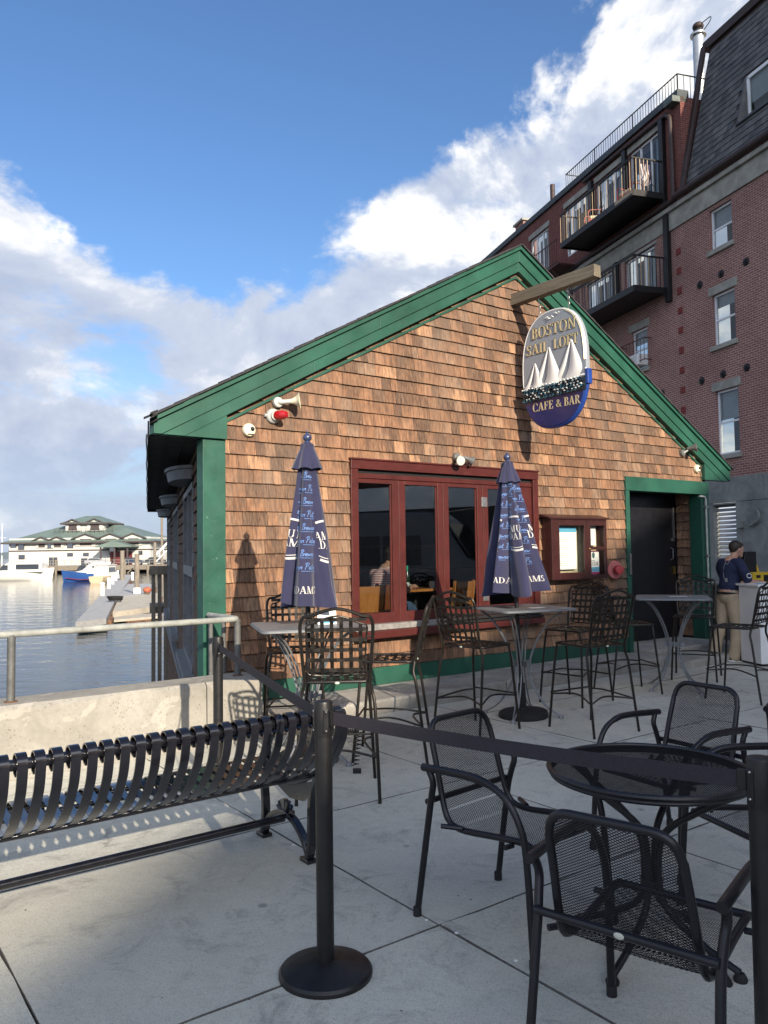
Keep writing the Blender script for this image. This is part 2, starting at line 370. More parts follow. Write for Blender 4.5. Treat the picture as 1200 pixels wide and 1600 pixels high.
# brick of the warehouse: local x along the wall, z up
def brick_mat(name, c1, c2, mo, grime=.4):
    m = MT(name); sx = m.n('ShaderNodeSeparateXYZ'); m.l(m.tc.outputs['Object'], sx.inputs[0]); cb = m.n('ShaderNodeCombineXYZ')
    m.l(m.math('ADD', sx.outputs[0], sx.outputs[1]), cb.inputs[0]); m.l(sx.outputs[2], cb.inputs[1])
    bt = m.n('ShaderNodeTexBrick'); m.l(cb.outputs[0], bt.inputs['Vector'])
    for k, v in (('Scale', 1.), ('Brick Width', .215), ('Row Height', .072), ('Mortar Size', .0065), ('Mortar Smooth', .25), ('Bias', -.1)): bt.inputs[k].default_value = v
    bt.inputs['Color1'].default_value = (*c1, 1); bt.inputs['Color2'].default_value = (*c2, 1); bt.inputs['Mortar'].default_value = (*mo, 1)
    a = m.noise(.45, 6, .65, dist=.4); k = m.noise(5, 5, .7)
    col = m.mix(m.rng(a, .42, .7, 0, grime), bt.outputs['Color'], (.075, .04, .035)); col = m.mix(m.rng(k, .45, .75, 0, .4), col, (.25, .14, .115)); col = m.mix(m.rng(m.noise(1., 5, .7, m.coord('Object', (1.2, 1.2, .16))), .55, .75, 0, .4), col, (.06, .035, .032)); col = m.mix(m.rng(m.noise(14, 3, .6), .55, .7, 0, .4), col, (.10, .04, .035))
    m.base(col, .9, 0, .2); m.bump(m.math('SUBTRACT', 1., bt.outputs['Fac']), .7, .01); return m.m
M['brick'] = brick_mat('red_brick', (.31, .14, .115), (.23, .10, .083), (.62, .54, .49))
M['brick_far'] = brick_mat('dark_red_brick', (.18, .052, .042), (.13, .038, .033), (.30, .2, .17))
M['brick_red'] = simple('old_red_paint_patch', (.17, .03, .025), .9, 0, .3, 20)
m = MT('granite'); a = m.noise(1.3, 7, .7, dist=.4); b_ = m.noise(60, 3, .7)
col = m.mix(m.rng(a, .35, .68), (.13, .135, .125), (.27, .275, .26)); col = m.mix(m.rng(b_, .5, .7, 0, .4), col, (.36, .36, .35)); m.base(col, .85, 0, .3); m.bump(m.math('ADD', a, b_), .35, .01); M['granite'] = m.m
M['limestone'] = simple('dirty_limestone', (.30, .29, .25), .85, 0, .3, 2.5, .2)
M['slate'] = simple('charcoal_slate', (.10, .098, .096), .72, 0, .45, 2.6, .3)
M['slate_b'] = simple('dark_slate', (.07, .07, .071), .72, 0, .45, 3.1, .3)
M['flashing'] = simple('dark_brown_flashing', (.045, .028, .025), .6, .2, .25, 5)
M['copper'] = simple('dark_roof_edge_metal', (.05, .06, .066), .6, .2, .25, 5)
M['iron'] = simple('black_iron', (.012, .012, .013), .5, .3, .3, 9)
M['maroon'] = simple('maroon_iron', (.07, .022, .02), .6, .1, .3, 9)
M['tanrail'] = simple('tan_wicker_sunlit_rail', (.36, .27, .17), .6, .1, .2, 9)  # tan of the wicker; on balusters and end plate it paints sunlight
M['chrome'] = simple('galvanised_flue', (.50, .50, .48), .28, .85, .15, 5)
M['vinyl'] = simple('white_window_vinyl', (.76, .77, .78), .45, 0, .06, 3)
M['shade'] = simple('window_blind', (.55, .59, .63), .8, 0, .15, 2)
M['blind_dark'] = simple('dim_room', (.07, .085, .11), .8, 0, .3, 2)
# glass: clear pane whose reflection grows with the angle
def glass(name, tint=(.93, .95, .95), rough=.0, ior=1.52, dust=0.):
    m = MT(name); t = m.t; tr = m.n('ShaderNodeBsdfTransparent'); tr.inputs[0].default_value = (*tint, 1); gl = m.n('ShaderNodeBsdfGlossy'); gl.inputs[1].default_value = rough
    lw = m.n('ShaderNodeLayerWeight'); lw.inputs[0].default_value = .5; f0 = ((ior-1)/(ior+1))**2; fr = m.math('ADD', m.math('MULTIPLY', m.math('POWER', lw.outputs['Facing'], 5.), 1-f0), f0); mx = m.n('ShaderNodeMixShader'); m.l(fr, mx.inputs[0]); m.l(tr.outputs[0], mx.inputs[1]); m.l(gl.outputs[0], mx.inputs[2])
    m.l(mx.outputs[0], t.nodes['Material Output'].inputs[0]); return m.m
M['glass'] = glass('window_glass', (.74, .77, .77), 0., 1.55)
M['glass_clear'] = glass('cabinet_glass', (.95, .96, .95), 0., 1.35)
m = MT('reflecting_far_glass'); m.base((.03, .036, .045), .06, 0, 1.); m.b.inputs['IOR'].default_value = 1.9; M['farglass'] = m.m
# sea water
m = MT('harbour_water'); wv = m.coord('Object', (1, 1.9, 1), (0, 0, .35))
h = m.math('ADD', m.math('MULTIPLY', m.noise(.55, 4, .5, wv), 1.), m.math('MULTIPLY', m.noise(2.3, 3, .5, wv), .22))
m.base((.012, .026, .030), .035, 0, .5); m.b.inputs['IOR'].default_value = 1.333; m.bump(h, .22, .2); M['water'] = m.m
# ------------------------------------------------------------------ frames of the place
O = V((0, 8.857, 0)); D = V((.80357, .59521, 0)); NN = V((.59521, -.80357, 0)); K = V((-.28622, .95816, 0)); KN = V((-.95816, -.28622, 0))
def FR(s, n, z=0.): return O+D*s+NN*n+V((0, 0, z))          # along the cafe front, out from it, up
CAFE_RZ = atan2(D.y, D.x)
KL = V((K.dot(D), -K.dot(NN), 0)); KNL = V((KN.dot(D), -KN.dot(NN), 0))     # the side-wall directions in the cafe's own frame

# ------------------------------------------------------------------ ground, paving, water
a = FR(-1500, .55); b_ = FR(-1.95, .55); c_ = FR(-1.95, .2); d_ = FR(6.45, .2); e_ = d_+K*75
mb = MB(); mb.add([(p[0], p[1], -.035) for p in (a, b_, c_, d_, e_, (1500, 90), (1500, -1500), (-1205, -1500))], [tuple(range(7, -1, -1))])
ground = struct(mb.build('ground', M['kerb'], smooth=None))
mb = MB(); mb.add([FR(-9.6, .8, -.02), FR(12, .8, -.02), FR(12, 9.2, -.02), FR(-9.6, 9.2, -.02)], [(0, 3, 2, 1)])
bed = struct(mb.build('paving_bed', M['joint'], smooth=None))
rs = random.Random(3)
svals = [-3.03+1.545*k for k in range(-4, 9)]; nvals = [1.35, 2.90, 4.45, 6.0, 7.55, 9.1]
def slab(s0, s1, n0, n1):
    g = .0042; ch = .0025; dz = rs.uniform(-.0015, .0015); mb = MB(); N = 7
    def edge(p0, p1, inset, z):           # one broken, slightly wavering edge
        return [p0.lerp(p1, i/N) for i in range(N)]
    def ring(ins, z):
        c = [V((s0+ins, n0+ins, z)), V((s1-ins, n0+ins, z)), V((s1-ins, n1-ins, z)), V((s0+ins, n1-ins, z))]
        o = []
        for i in range(4): o += edge(c[i], c[(i+1) % 4], ins, z)
        return o
    lo = ring(g, -.03); md = ring(g, dz-ch); hi = ring(g+ch, dz)
    for q in range(len(lo)):
        w = V((rs.uniform(-.0028, .0028), rs.uniform(-.0028, .0028), 0))
        if q % N == 0 and rs.random() < .25: w *= 3
        lo[q] += w; md[q] += w; hi[q] += w*1.4
    n = len(lo); P = [FR(p.x, p.y, p.z) for p in lo+md+hi]
    fs = [(i, n+i, n+(i+1) % n, (i+1) % n) for i in range(n)]+[(n+i, 2*n+i, 2*n+(i+1) % n, n+(i+1) % n) for i in range(n)]+[tuple(range(3*n-1, 2*n-1, -1))]
    mb.add(P, fs[:n], 1); mb.add(P, fs[n:2*n], 1); mb.add(P, fs[2*n:]); return mb.build('slab', [M['plaza'], M['joint']], bed, smooth=None)
for i in range(len(svals)-1):
    s0, s1 = svals[i], svals[i+1]
    if s1 < -2.1: slab(s0, s1, .9, nvals[0])
    elif s0 < -2.1: slab(s0, s1, .9, nvals[0])
    else: slab(s0, s1, .72, nvals[0])
    for j in range(len(nvals)-1): slab(s0, s1, nvals[j], nvals[j+1])
mb = MB(); WZ = -1.9
mb.add([(-3000, -600, WZ), (2500, -600, WZ), (2500, 4500, WZ), (-3000, 4500, WZ)], [(0, 1, 2, 3)])
water = struct(mb.build('water', M['water'], smooth=None))
# low shore on the other side of the harbour
mb = MB(); rr = random.Random(5); n = 60; P = []
for i in range(n):
    x = -1500+i*50; h = 4+5*mnoise.noise((i*.23, 3, 0))+2*rr.random(); P += [(x, 1700, WZ-1), (x, 1700, max(1, h)+3), (x, 1760, max(1, h)+6)]
mb.add(P, [(3*i, 3*i+3, 3*i+4, 3*i+1) for i in range(n-1)]+[(3*i+1, 3*i+4, 3*i+5, 3*i+2) for i in range(n-1)])
struct(mb.build('far_shore', simple('hazy_shore', (.10, .13, .15), .95, 0, .2, .02)))

# kerb ledge under the cafe front, with the step at its door
mb = MB()
def fbox(mb, s0, s1, n0, n1, z0, z1, mi=0):
    P = [FR(s, n, z) for z in (z0, z1) for (s, n) in ((s0, n0), (s0, n1), (s1, n1), (s1, n0))]
    return mb.add(P, [(0, 3, 2, 1), (4, 5, 6, 7), (0, 1, 5, 4), (1, 2, 6, 5), (2, 3, 7, 6), (3, 0, 4, 7)], mi)
kerb = struct(fbox(MB(), -1.985, 1.15, -.3, .715, -.5, .14).build('kerb', M['kerb'], None, None, .028))
for (s0, s1) in ((1.154, 4.12),): o = fbox(MB(), s0, s1, -.3, .715, -.5, .142).build('kerb_section', M['kerb'], kerb, None, .028)
fbox(MB(), 4.124, 7.2, -.25, 1.02, -.5, .105).build('door_step', M['kerb'], kerb, None, .03)
fbox(MB(), 4.42, 6.2, -1.6, .42, .1, .165).build('door_threshold', M['kerb'], kerb, None, .015)

# sea wall: three cast sections
sw = thing('seawall', 'low weathered concrete sea wall between the bench and the water', 'wall', FR(-2.2, .7, 0))
def sec(s0, s1):
    mb = MB(); prof = [(.50, -2.4), (.50, .51), (.52, .53), (.855, .53), (.885, .50), (.90, -.4), (.90, -2.4)]; nx = max(2, int((s1-s0)/.15)); vs = []; rq = random.Random(int(s0*10))
    for i in range(nx+1):
        s = s0+(s1-s0)*i/nx
        for j, (nn, z) in enumerate(prof):
            w = .006*mnoise.noise((s*2.1, j, 0)) + (rq.uniform(-.006, .006) if j in (3, 4) else 0); p = FR(s, nn+w, z+.5*w)-FR(-2.2, .7, 0); vs.append(p)
    m = len(prof); fs = [(i*m+j, i*m+(j+1) % m, (i+1)*m+(j+1) % m, (i+1)*m+j) for i in range(nx) for j in range(m)]+[tuple(reversed(range(m))), tuple(nx*m+j for j in range(m))]
    mb.add(vs, fs); mb.build('wall_section', M['seawall'], sw, 35)
sec(-2.508, -2.0); sec(-5.55, -2.516); sec(-9.5, -5.558)
rl = thing('pipe_railing', 'flaking grey pipe railing standing on the concrete sea wall', 'railing', FR(-2.14, .72, .53))
o0 = FR(-2.14, .72, .53)
def rp_(s, n, z): return FR(s, n, z)-o0
corner = [rp_(-9.4, .72, 1.025), rp_(-2.20, .72, 1.025)]+[rp_(-2.20+.06*sin(a), .72-.06*(1-cos(a)), 1.025) for a in (.5, 1., 1.57)]+[rp_(-2.14, .10, 1.025)]
MB().tube(corner, .0255, 12).build('top_rail', M['rail_top'], rl)
for (s, n) in ((-2.14, .70), (-2.14, .42), (-2.14, .14), (-3.98, .72), (-5.82, .72), (-7.7, .72)):
    p = MB().tube([rp_(s, n, .5 if n > .5 else .15), rp_(s, n, 1.02)], .029 if n > .5 else .022, 12).build('post', M['pipe'], rl)
    if n > .5: MB().lathe([(.05, .525), (.048, .534), (.034, .537)], 14, rp_(s, n, 0)).build('flange', simple('rusty_flange', (.16, .075, .035), .9, .2, .4, 20), p)

# ------------------------------------------------------------------ the shingled cafe (local frame: x along the front, y inwards, z up)
cafe = thing('cafe_building', 'cedar shingled waterfront cafe with green trimmed gable and oxblood window', 'building', O, CAFE_RZ)
AP_S, AP_Z, SL = 2.15, 5.51, .5475
def ztop(s): return AP_Z-SL*abs(s-AP_S)
WIN = (-.475, 2.455, .66, 2.60); DOOR = (4.29, 6.41, .1, 2.635)
# structural front wall around its two openings
wall = MB()
for (s0, s1, z0, z1) in ((-2.14, WIN[0]+.06, -2.2, 2.72), (WIN[1]-.06, DOOR[0]+.08, -.4, 2.72), (WIN[0]+.06, WIN[1]-.06, -.4, .74), (WIN[0]+.06, WIN[1]-.06, 2.53, 2.72), (DOOR[0]+.08, 6.2, 2.45, 2.72), (6.2, 6.40, -.4, 2.72)):
    wall.box(s0, s1, 0, .14, z0, z1)
g = [(-2.14, 2.722), (6.40, 2.722), (6.40, ztop(6.4)-.06), (AP_S, AP_Z-.06), (-2.14, ztop(-2.14)-.06)]
wall.prism(g, lambda x, z: (x, 0, z), lambda x, z: (x, .14, z))
front = wall.build('front_wall', M['dark'], cafe, None)
# shingles
EXP = .14
def shingle_geo(mb, P, w0, w1, z0, rnd, tone, lift=.0):
    """P(u, out, z) places the piece; butt at z0"""
    t = rnd.uniform(.024, .034)+lift; hz = z0+EXP+.03; dz = rnd.uniform(-.002, .002); sk2 = rnd.uniform(-.002, .002)
    top = .004
    vs = [P(w0, 0, z0+dz), P(w1, 0, z0+dz+sk2), P(w1, t, z0+dz+sk2), P(w0, t, z0+dz), P(w0, 0, hz), P(w1, 0, hz), P(w1, top, hz), P(w0, top, hz)]
    b = len(mb.v); mb.add(vs, [(0, 1, 2, 3), (3, 2, 6, 7), (0, 3, 7, 4), (1, 5, 6, 2), (4, 7, 6, 5)]); mb.m[-5] = 1
    if mb.col is None: mb.col = []
    for k in range(8): mb.col.append((tone[0], tone[1], 0. if k < 4 else 1., 1.))
def sub(iv, a, b):
    o = []
    for (p, q) in iv:
        if b <= p or a >= q: o.append((p, q))
        else:
            if a > p: o.append((p, a))
            if b < q: o.append((b, q))
    return o
rs = random.Random(11); pieces = []
row = 0; z = .335
while z < 5.1:
    zc = z+.07; half = (AP_Z-.35-z)/SL
    iv = [(max(-1.935, AP_S-half), min(6.30 if z > 2.6 else 6.3, AP_S+half))]
    if z < WIN[3]-.05: 
        if z > WIN[2]-.03: iv = sub(iv, WIN[0]+.004, WIN[1]-.004)
    if z < DOOR[3]-.075: iv = sub(iv, DOOR[0]+.004, 7)
    for (p, q) in iv:
        s = p-rs.uniform(0, .05)
        while s < q-.012:
            w = rs.choice((.085, .1, .115, .125, .14, .155, .175, .2))*rs.uniform(.92, 1.08); a0 = max(s, p); a1 = min(s+w, q)
            if q-a1 < .03: a1 = q
            if a1-a0 > .015: pieces.append((a0+.0012, a1-.0012, z))
            s = a1 if a1 == q else s+w
    z += EXP; row += 1
def tone():
    r = rs.random(); return (min(1, max(0, rs.gauss(.52, .28))) if r > .12 else rs.uniform(.0, .2), rs.random())
def size(p):
    q = FR((p[0]+p[1])/2, 0, p[2]); return (p[1]-p[0])/((q-V((0, 0, CAM_H))).length**2)
vis = sorted(pieces, key=size, reverse=True); single = set(id(p) for p in vis[:300]); rest = MB()
Pf = lambda u, o, zz: (u, -.002-o, zz)
# pieces at the rake are cut to the slope by the trim that covers them
for p in pieces:
    tn = tone()
    if id(p) in single:
        mb = MB(); shingle_geo(mb, Pf, p[0], p[1], p[2], rs, tn); mb.build('shingle', [M['shingle'], M['butt']], front, None)
    else: shingle_geo(rest, Pf, p[0], p[1], p[2], rs, tn)
o = rest.build('shingle_courses', [M['shingle'], M['butt']], front, None); o['kind'] = 'stuff'
# base board, corner post, rakes, returns
t = MB().box(-2.0, DOOR[0]-.002, -.026, 0, .142, .33).build('base_board', M['green'], cafe, None, .004)
MB().box(-2.172, -1.938, -.045, .10, -1.2, 2.70).build('corner_post', M['green_old'], cafe, None, .004)
def rake(side, off0, off1, y0, y1, s_in, s_end, name, parent, mat):
    a0 = AP_S+side*s_in
    """board between two lines parallel to the roof, from the ridge down to s_end"""
    e = s_end
    poly = [(a0, ztop(a0)-off0), (e, ztop(e)-off0), (e, ztop(e)-off1), (a0, ztop(a0)-off1)]
    lo = 2.705 if side < 0 else 2.665; cl = []
    for i in range(4):                    # nothing hangs below the level soffit line
        p, q = poly[i], poly[(i+1) % 4]
        if p[1] >= lo: cl.append(p)
        if (p[1] >= lo) != (q[1] >= lo): f = (lo-p[1])/(q[1]-p[1]); cl.append((p[0]+(q[0]-p[0])*f, lo))
    poly = cl
    if side > 0: poly = poly[::-1]
    return MB().prism(poly, lambda x, z: (x, y0, z), lambda x, z: (x, y1, z)).build(name, mat, parent, None, .003)
for sd_, e in ((-1, -2.67), (1, 6.97)):
    r0 = rake(sd_, .0, .052, -.135, .02, 0, e-.02*-sd_*-1, 'rake_crown', cafe, M['green'])
    for (q0, q1, jy) in ((0, 2.25, 0), (2.2525, 9, .0015)): rake(sd_, .056, .205, -.105+jy, .02, q0, e if q1 > 5 else AP_S+sd_*q1, 'rake_board', cafe, M['green'])
    for (q0, q1, jy) in ((0, 3.1, 0), (3.1025, 9, -.001)): rake(sd_, .210, .330, -.088+jy, .02, q0, e if q1 > 5 else AP_S+sd_*q1, 'rake_board', cafe, M['green'])
    rake(sd_, .372, .405, -.040, 0, 0, AP_S+sd_*4.08, 'frieze_strip', cafe, M['green'])
    # boxed return at the eave
    a, b = (e, -1.936) if sd_ < 0 else (6.272, e)
    lo = 2.705 if sd_ < 0 else 2.665
    if sd_ < 0: cc_ = AP_S-(AP_Z-.33-lo)/SL; poly = [(cc_, lo), (b, lo), (b, ztop(b)-.33)]
    else: cc_ = AP_S+(AP_Z-.33-lo)/SL; poly = [(a, lo), (cc_, lo), (a, ztop(a)-.33)]
    MB().prism(poly, lambda x, z: (x, -.082, z), lambda x, z: (x, .02, z)).build('eave_return', M['green'], cafe, None, .003)
# joints between lengths of the rake boards
# roof planes run back along the side walls
LEN = 12.9
roof = MB()
for sd_, e in ((-1, -2.70), (1, 7.0)):
    for (y0, off, ex) in ((-.15, 0., 0.),):
        a = V((AP_S, y0, AP_Z+.004)); b = V((e, y0, ztop(e)+.004)); kk = KL*(LEN/KL.y)
        P = [a, b, b+kk, a+kk]; up = V((0, 0, .012)); P = P+[q+up for q in P]
        f = [(0, 3, 2, 1), (4, 5, 6, 7), (0, 1, 5, 4), (1, 2, 6, 5), (2, 3, 7, 6), (3, 0, 4, 7)]
        roof.add(P, f if sd_ < 0 else [tuple(reversed(x)) for x in f])
rf = roof.build('roof', M['roofing'], cafe, None)
# ragged shingle tabs along the eave and up the rake
tabs = MB(); rr = random.Random(4)
q = 0
while q < 12.6:
    w = rr.uniform(.12, .3); dn = rr.uniform(.0, .05); p0 = V((-2.70, -.15, ztop(-2.70)))+KL*q; p1 = p0+KL*(w-.01)
    for lay in range(3):
        dl = lay*.045+rr.uniform(-.015, .015)
        tabs.add([p0+V((-.02+.012*lay, 0, .03-dl)), p1+V((-.02+.012*lay, 0, .03-dl)), p1+V((.05, 0, .06-dl)), p0+V((.05, 0, .06-dl)),
                  p0+V((-.03, 0, .012-dl-dn)), p1+V((-.03, 0, .012-dl-dn*.7)), p1+V((.05, 0, .05-dl)), p0+V((.05, 0, .05-dl))], [(3, 2, 1, 0), (4, 5, 6, 7), (0, 1, 5, 4), (1, 2, 6, 5), (2, 3, 7, 6), (3, 0, 4, 7)])
    q += w
for sd_, e in ((-1, -2.70), (1, 7.0)):
    s = 0
    while s < abs(e-AP_S)-.1:
        w = rr.uniform(.12, .16); sa = AP_S+sd_*s; sb = AP_S+sd_*(s+w); h = rr.uniform(.004, .012); yo = -.15-rr.uniform(0, .012)
        poly = [(sa, ztop(sa)+.0), (sb, ztop(sb)+.0), (sb, ztop(sb)+.016+h), (sa, ztop(sa)+.016+h*.3)]
        if sd_ < 0: poly = poly[::-1]
        tabs.prism(poly, lambda x, z: (x, yo, z), lambda x, z: (x, .1, z)); s += w
o = tabs.build('roof_tabs', M['roofing'], rf, None); o['kind'] = 'stuff'
# side wall on the water, with its windows
c0 = V((-2.15, 0.02, 0))
def SD(q, o, z): p = c0+KL*q+KNL*o; return (p.x, p.y, z)
def sbox(mb, q0, q1, o0, o1, z0, z1, mi=0):
    P = [SD(q, o, z) for z in (z0, z1) for (q, o) in ((q0, o0), (q1, o0), (q1, o1), (q0, o1))]
    return mb.add(P, [(0, 1, 2, 3), (7, 6, 5, 4), (4, 5, 1, 0), (5, 6, 2, 1), (6, 7, 3, 2), (7, 4, 0, 3)], mi)
SWN = ((1.15, 3.45), (5.6, 8.1), (10.1, 12.2)); sidew = MB(); prev = .0
for (q0, q1) in SWN+((12.9, 12.9),):
    sbox(sidew, prev, q0, -.12, 0, -2.6, 2.72); prev = q1
for (q0, q1) in SWN: sbox(sidew, q0, q1, -.12, 0, -2.6, .30); sbox(sidew, q0, q1, -.12, 0, 2.40, 2.72)
side = sidew.build('side_wall', M['dark'], cafe, None)
ss = MB(); z = -1.6
while z < 2.62:
    iv = [(.06, 12.85)]
    for (q0, q1) in SWN:
        if .16 < z < 2.38: iv = sub(iv, q0-.06, q1+.06)
    for (p, q) in iv:
        s = p
        while s < q-.02:
            w = rs.uniform(.1, .2); a1 = min(s+w, q); tn = tone(); shingle_geo(ss, lambda u, o, zz: SD(u, o, zz), s+.002, a1-.002, z, rs, (tn[0]*.18, tn[1]), .006); s += w  # tone lowered on this side: the wall's shade is put into the colour
    z += EXP
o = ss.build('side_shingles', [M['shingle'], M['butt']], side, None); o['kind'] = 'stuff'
vg = M['vinyl']; gg = simple('grey_sill_paint', (.17, .175, .18), .6, 0, .2, 8, .1)
for (q0, q1) in SWN:
    wf = MB()
    for (a, b, z0, z1) in ((q0, q0+.07, .3, 2.4), (q1-.07, q1, .3, 2.4), (q0, q1, 2.33, 2.4), (q0, q1, .30, .38), (q0, q1, 1.34, 1.46), ((q0+q1)/2-.03, (q0+q1)/2+.03, .38, 2.33)): sbox(wf, a, b, -.04, .035, z0, z1)
    w = wf.build('window', gg, side, None)
    for (a, b) in ((q0+.07, (q0+q1)/2-.03), ((q0+q1)/2+.03, q1-.07)):
        for (z0, z1) in ((.38, 1.34), (1.46, 2.33)): pass
    sbox(MB(), q0+.05, q1-.05, -.02, -.012, .36, 2.35).build('window_pane', M['glass'], side, None)
    sbox(MB(), q0-.12, q1+.12, .0, .13, .20, .30).build('window_sill', gg, side, None)
    dr = MB(); half = [(cos(a)*.62, sin(a)*.27) for a in [pi*i/14 for i in range(15)]]; qc = (q0+q1)/2-.3
    dr.prism([(x, y) for x, y in half], lambda x, y: SD(qc+x*1.05, .02+y*1.0, 2.56), lambda x, y: SD(qc+x, .02+y*.92, 2.45))
    dr.prism([(x, y) for x, y in half], lambda x, y: SD(qc+x*1.10, .02+y*1.08, 2.60), lambda x, y: SD(qc+x*1.10, .02+y*1.08, 2.565))
    dr.build('window_hood', simple('grey_hood_metal', (.17, .18, .19), .6, .1, .15, 8), side, 40)
sbox(MB(), .3, 12.85, .01, .10, -.06, .03).build('water_table', gg, side, None)
# soffit, with its drip edge, and the piles below
sf = MB(); sf.add([SD(-.05, 0, 2.715), SD(12.85, 0, 2.715), SD(12.85, .50, 2.715), SD(-.05, .50, 2.715)], [(0, 1, 2, 3)]); sf.box(0, 0, 0, 0, 0, 0) if 0 else None
for o_ in (.17, .34): sbox(sf, -.05, 12.85, o_-.006, o_+.006, 2.700, 2.716)
sbox(sf, 12.8, 12.85, .0, .50, 2.66, 2.95)
sf.build('soffit', M['soffit'], cafe, None)
sbox(MB(), -.02, 12.85, .49, .505, 2.70, 2.86).build('eave_fascia', M['soffit'], cafe, None)
MB().tube([SD(q, .513+.004*sin(q*3), 2.735+.01*sin(q*1.3)) for q in [i*.5 for i in range(26)]], .008, 6).build('drip_edge', M['white'], cafe)
# other walls and floor close the room
rm = MB(); kq = KL*(12.7/KL.y); gq = [(-2.14, -.4), (6.40, -.4), (6.40, ztop(6.4)-.06), (AP_S, AP_Z-.06), (-2.14, ztop(-2.14)-.06)]; rm.prism(gq, lambda x, z: (x+kq.x, kq.y, z), lambda x, z: (x+kq.x, kq.y+.1, z))
e0 = V((6.40, 0.16, 0))
def RD(q, o, z): p = e0+KL*q-KNL*o; return (p.x, p.y, z)
P = [RD(q, o, z) for z in (-.4, 2.72) for (q, o) in ((0, 0), (12.9, 0), (12.9, -.12), (0, -.12))]
rm.add(P, [(0, 3, 2, 1), (4, 5, 6, 7), (0, 1, 5, 4), (1, 2, 6, 5), (2, 3, 7, 6), (3, 0, 4, 7)])
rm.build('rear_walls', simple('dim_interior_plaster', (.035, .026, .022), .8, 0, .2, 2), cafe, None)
fl = MB(); P = [SD(.0, -.1, .155), SD(12.8, -.1, .155), SD(12.8, -7.9, .155), SD(3.0, -7.9, .155)]
fl.add([(-2.0, .16, .16), (6.3, .16, .16), tuple(V((6.3, .16, .16))+KL*13), tuple(V((-2.0, .16, .16))+KL*13)], [(0, 1, 2, 3)]); fl.build('interior_floor', M['floorwood'], cafe, None)
ce = MB(); ce.add([(-2.0, .16, 2.735), (6.3, .16, 2.735), tuple(V((6.3, .16, 2.735))+KL*13), tuple(V((-2.0, .16, 2.735))+KL*13)], [(3, 2, 1, 0)]); ce.build('interior_ceiling', simple('dim_ceiling', (.04, .035, .03), .8, 0, .2, 2), cafe, None)

# oxblood window: casing, head, sill, four folding sashes
win = MB(); x0, x1, z0, z1 = WIN
win.box(x0, x0+.095, -.055, .05, z0+.13, z1-.10); win.box(x1-.095, x1, -.055, .05, z0+.13, z1-.10)
win.box(x0, x1, -.06, .05, z1-.098, z1); win.box(x0-.012, x1+.012, -.075, -.0, z1+.001, z1+.02)
wu = win.build('window_casing', M['red'], cafe, None, .004)
MB().box(x0+.095, x1-.095, -.01, .10, 2.46, 2.50).build('head_track', M['dark'], wu, None)
MB().box(x0+.095, x1-.095, -.03, .08, 2.405, 2.458).build('head_rail', M['red'], wu, None, .003)
MB().box(x0, .78, -.16, .02, z0, z0+.085).build('sill', M['red'], wu, None, .012)
MB().box(.785, x1, -.13, .02, z0, z0+.07).build('sill', M['red_dark'], wu, None, .008)
MB().box(x0, .80, -.12, .02, z0+.087, z0+.15).build('sill_cap', simple('weathered_grey_sill', (.20, .19, .18), .9, 0, .3, 20, .3), wu, None, .006)
for i, (zz, yy) in enumerate(((z0+.075, -.10), (z0+.115, -.07), (z0+.155, -.04))): MB().box(.805, x1, yy, .02, zz, zz+.03).build('sill_track', M['dark'], wu, None, .004)
SASH = ((-.38, .19), (.194, .85), (.854, 1.49), (1.494, 2.36))
for i, (a, b) in enumerate(SASH):
    gl = ((-.378, .101), (.283, .769), (.938, 1.402), (1.585, 2.10))[i]; s = MB(); y0, y1 = -.02, .025
    s.box(a, gl[0], y0, y1, .80, 2.40); s.box(gl[1], b, y0, y1, .80, 2.40); s.box(gl[0], gl[1], y0, y1, .80, .925); s.box(gl[0], gl[1], y0, y1, 2.355, 2.40)
    so = s.build('window_sash', M['red'], wu, None, .004)
    e_ = MB(); 
    for (p, q, r_, u) in ((gl[0], gl[0]+.018, .925, 2.355), (gl[1]-.018, gl[1], .925, 2.355)): e_.box(p, q, .0, .018, r_, u)
    e_.build('glazing_bead', M['red_dark'], so, None)
    MB().box(gl[0]+.002, gl[1]-.002, .004, .010, .926, 2.354).build('window_pane', M['glass'], so, None)
for zz in (2.13, .98): MB().box(1.47, 1.56, -.034, -.018, zz, zz+.12).build('hinge', M['steel'], wu, None, .003)

# door opening on the right, vestibule behind it
dr = MB(); dr.box(DOOR[0], DOOR[0]+.085, -.05, .14, .12, 2.43); dr.box(6.19, DOOR[1], -.05, .16, .12, 2.43); dr.box(DOOR[0], DOOR[1]+.01, -.055, .14, 2.432, DOOR[3])
fd = dr.build('door_frame', M['green'], cafe, None, .004)
vb = MB(); vb.box(4.30, 4.34, .145, 1.5, .1, 2.5); vb.box(6.23, 6.26, .165, 1.5, .1, 2.5); vb.box(4.34, 6.22, .145, 1.5, 2.46, 2.5); vb.box(4.34, 6.22, .48, .52, .16, 2.46)
vb.build('vestibule', M['dark'], cafe, None)
vs_ = MB(); z = .2
while z < 2.4:
    s = .165
    while s < .40:
        w = rs.uniform(.1, .18); tn = tone(); shingle_geo(vs_, lambda u, o, zz: (6.228-o, u, zz), s+.002, min(s+w, .41)-.002, z, rs, (tn[0], tn[1])); s += w
    z += EXP
o = vs_.build('vestibule_shingles', [M['shingle'], M['butt']], cafe, None); o['kind'] = 'stuff'
dl = MB().box(4.36, 6.20, .43, .47, .18, 2.44).build('door', M['black'], cafe, None, .004)
MB().box(6.135, 6.165, .416, .429, 1.75, 2.25).build('edge_strip', M['steel'], dl, None)
MB().tube([(6.05, .43, 1.40), (6.05, .385, 1.42), (6.05, .385, 1.58), (6.05, .43, 1.60)], .009, 8).build('pull_handle', M['steel'], dl)
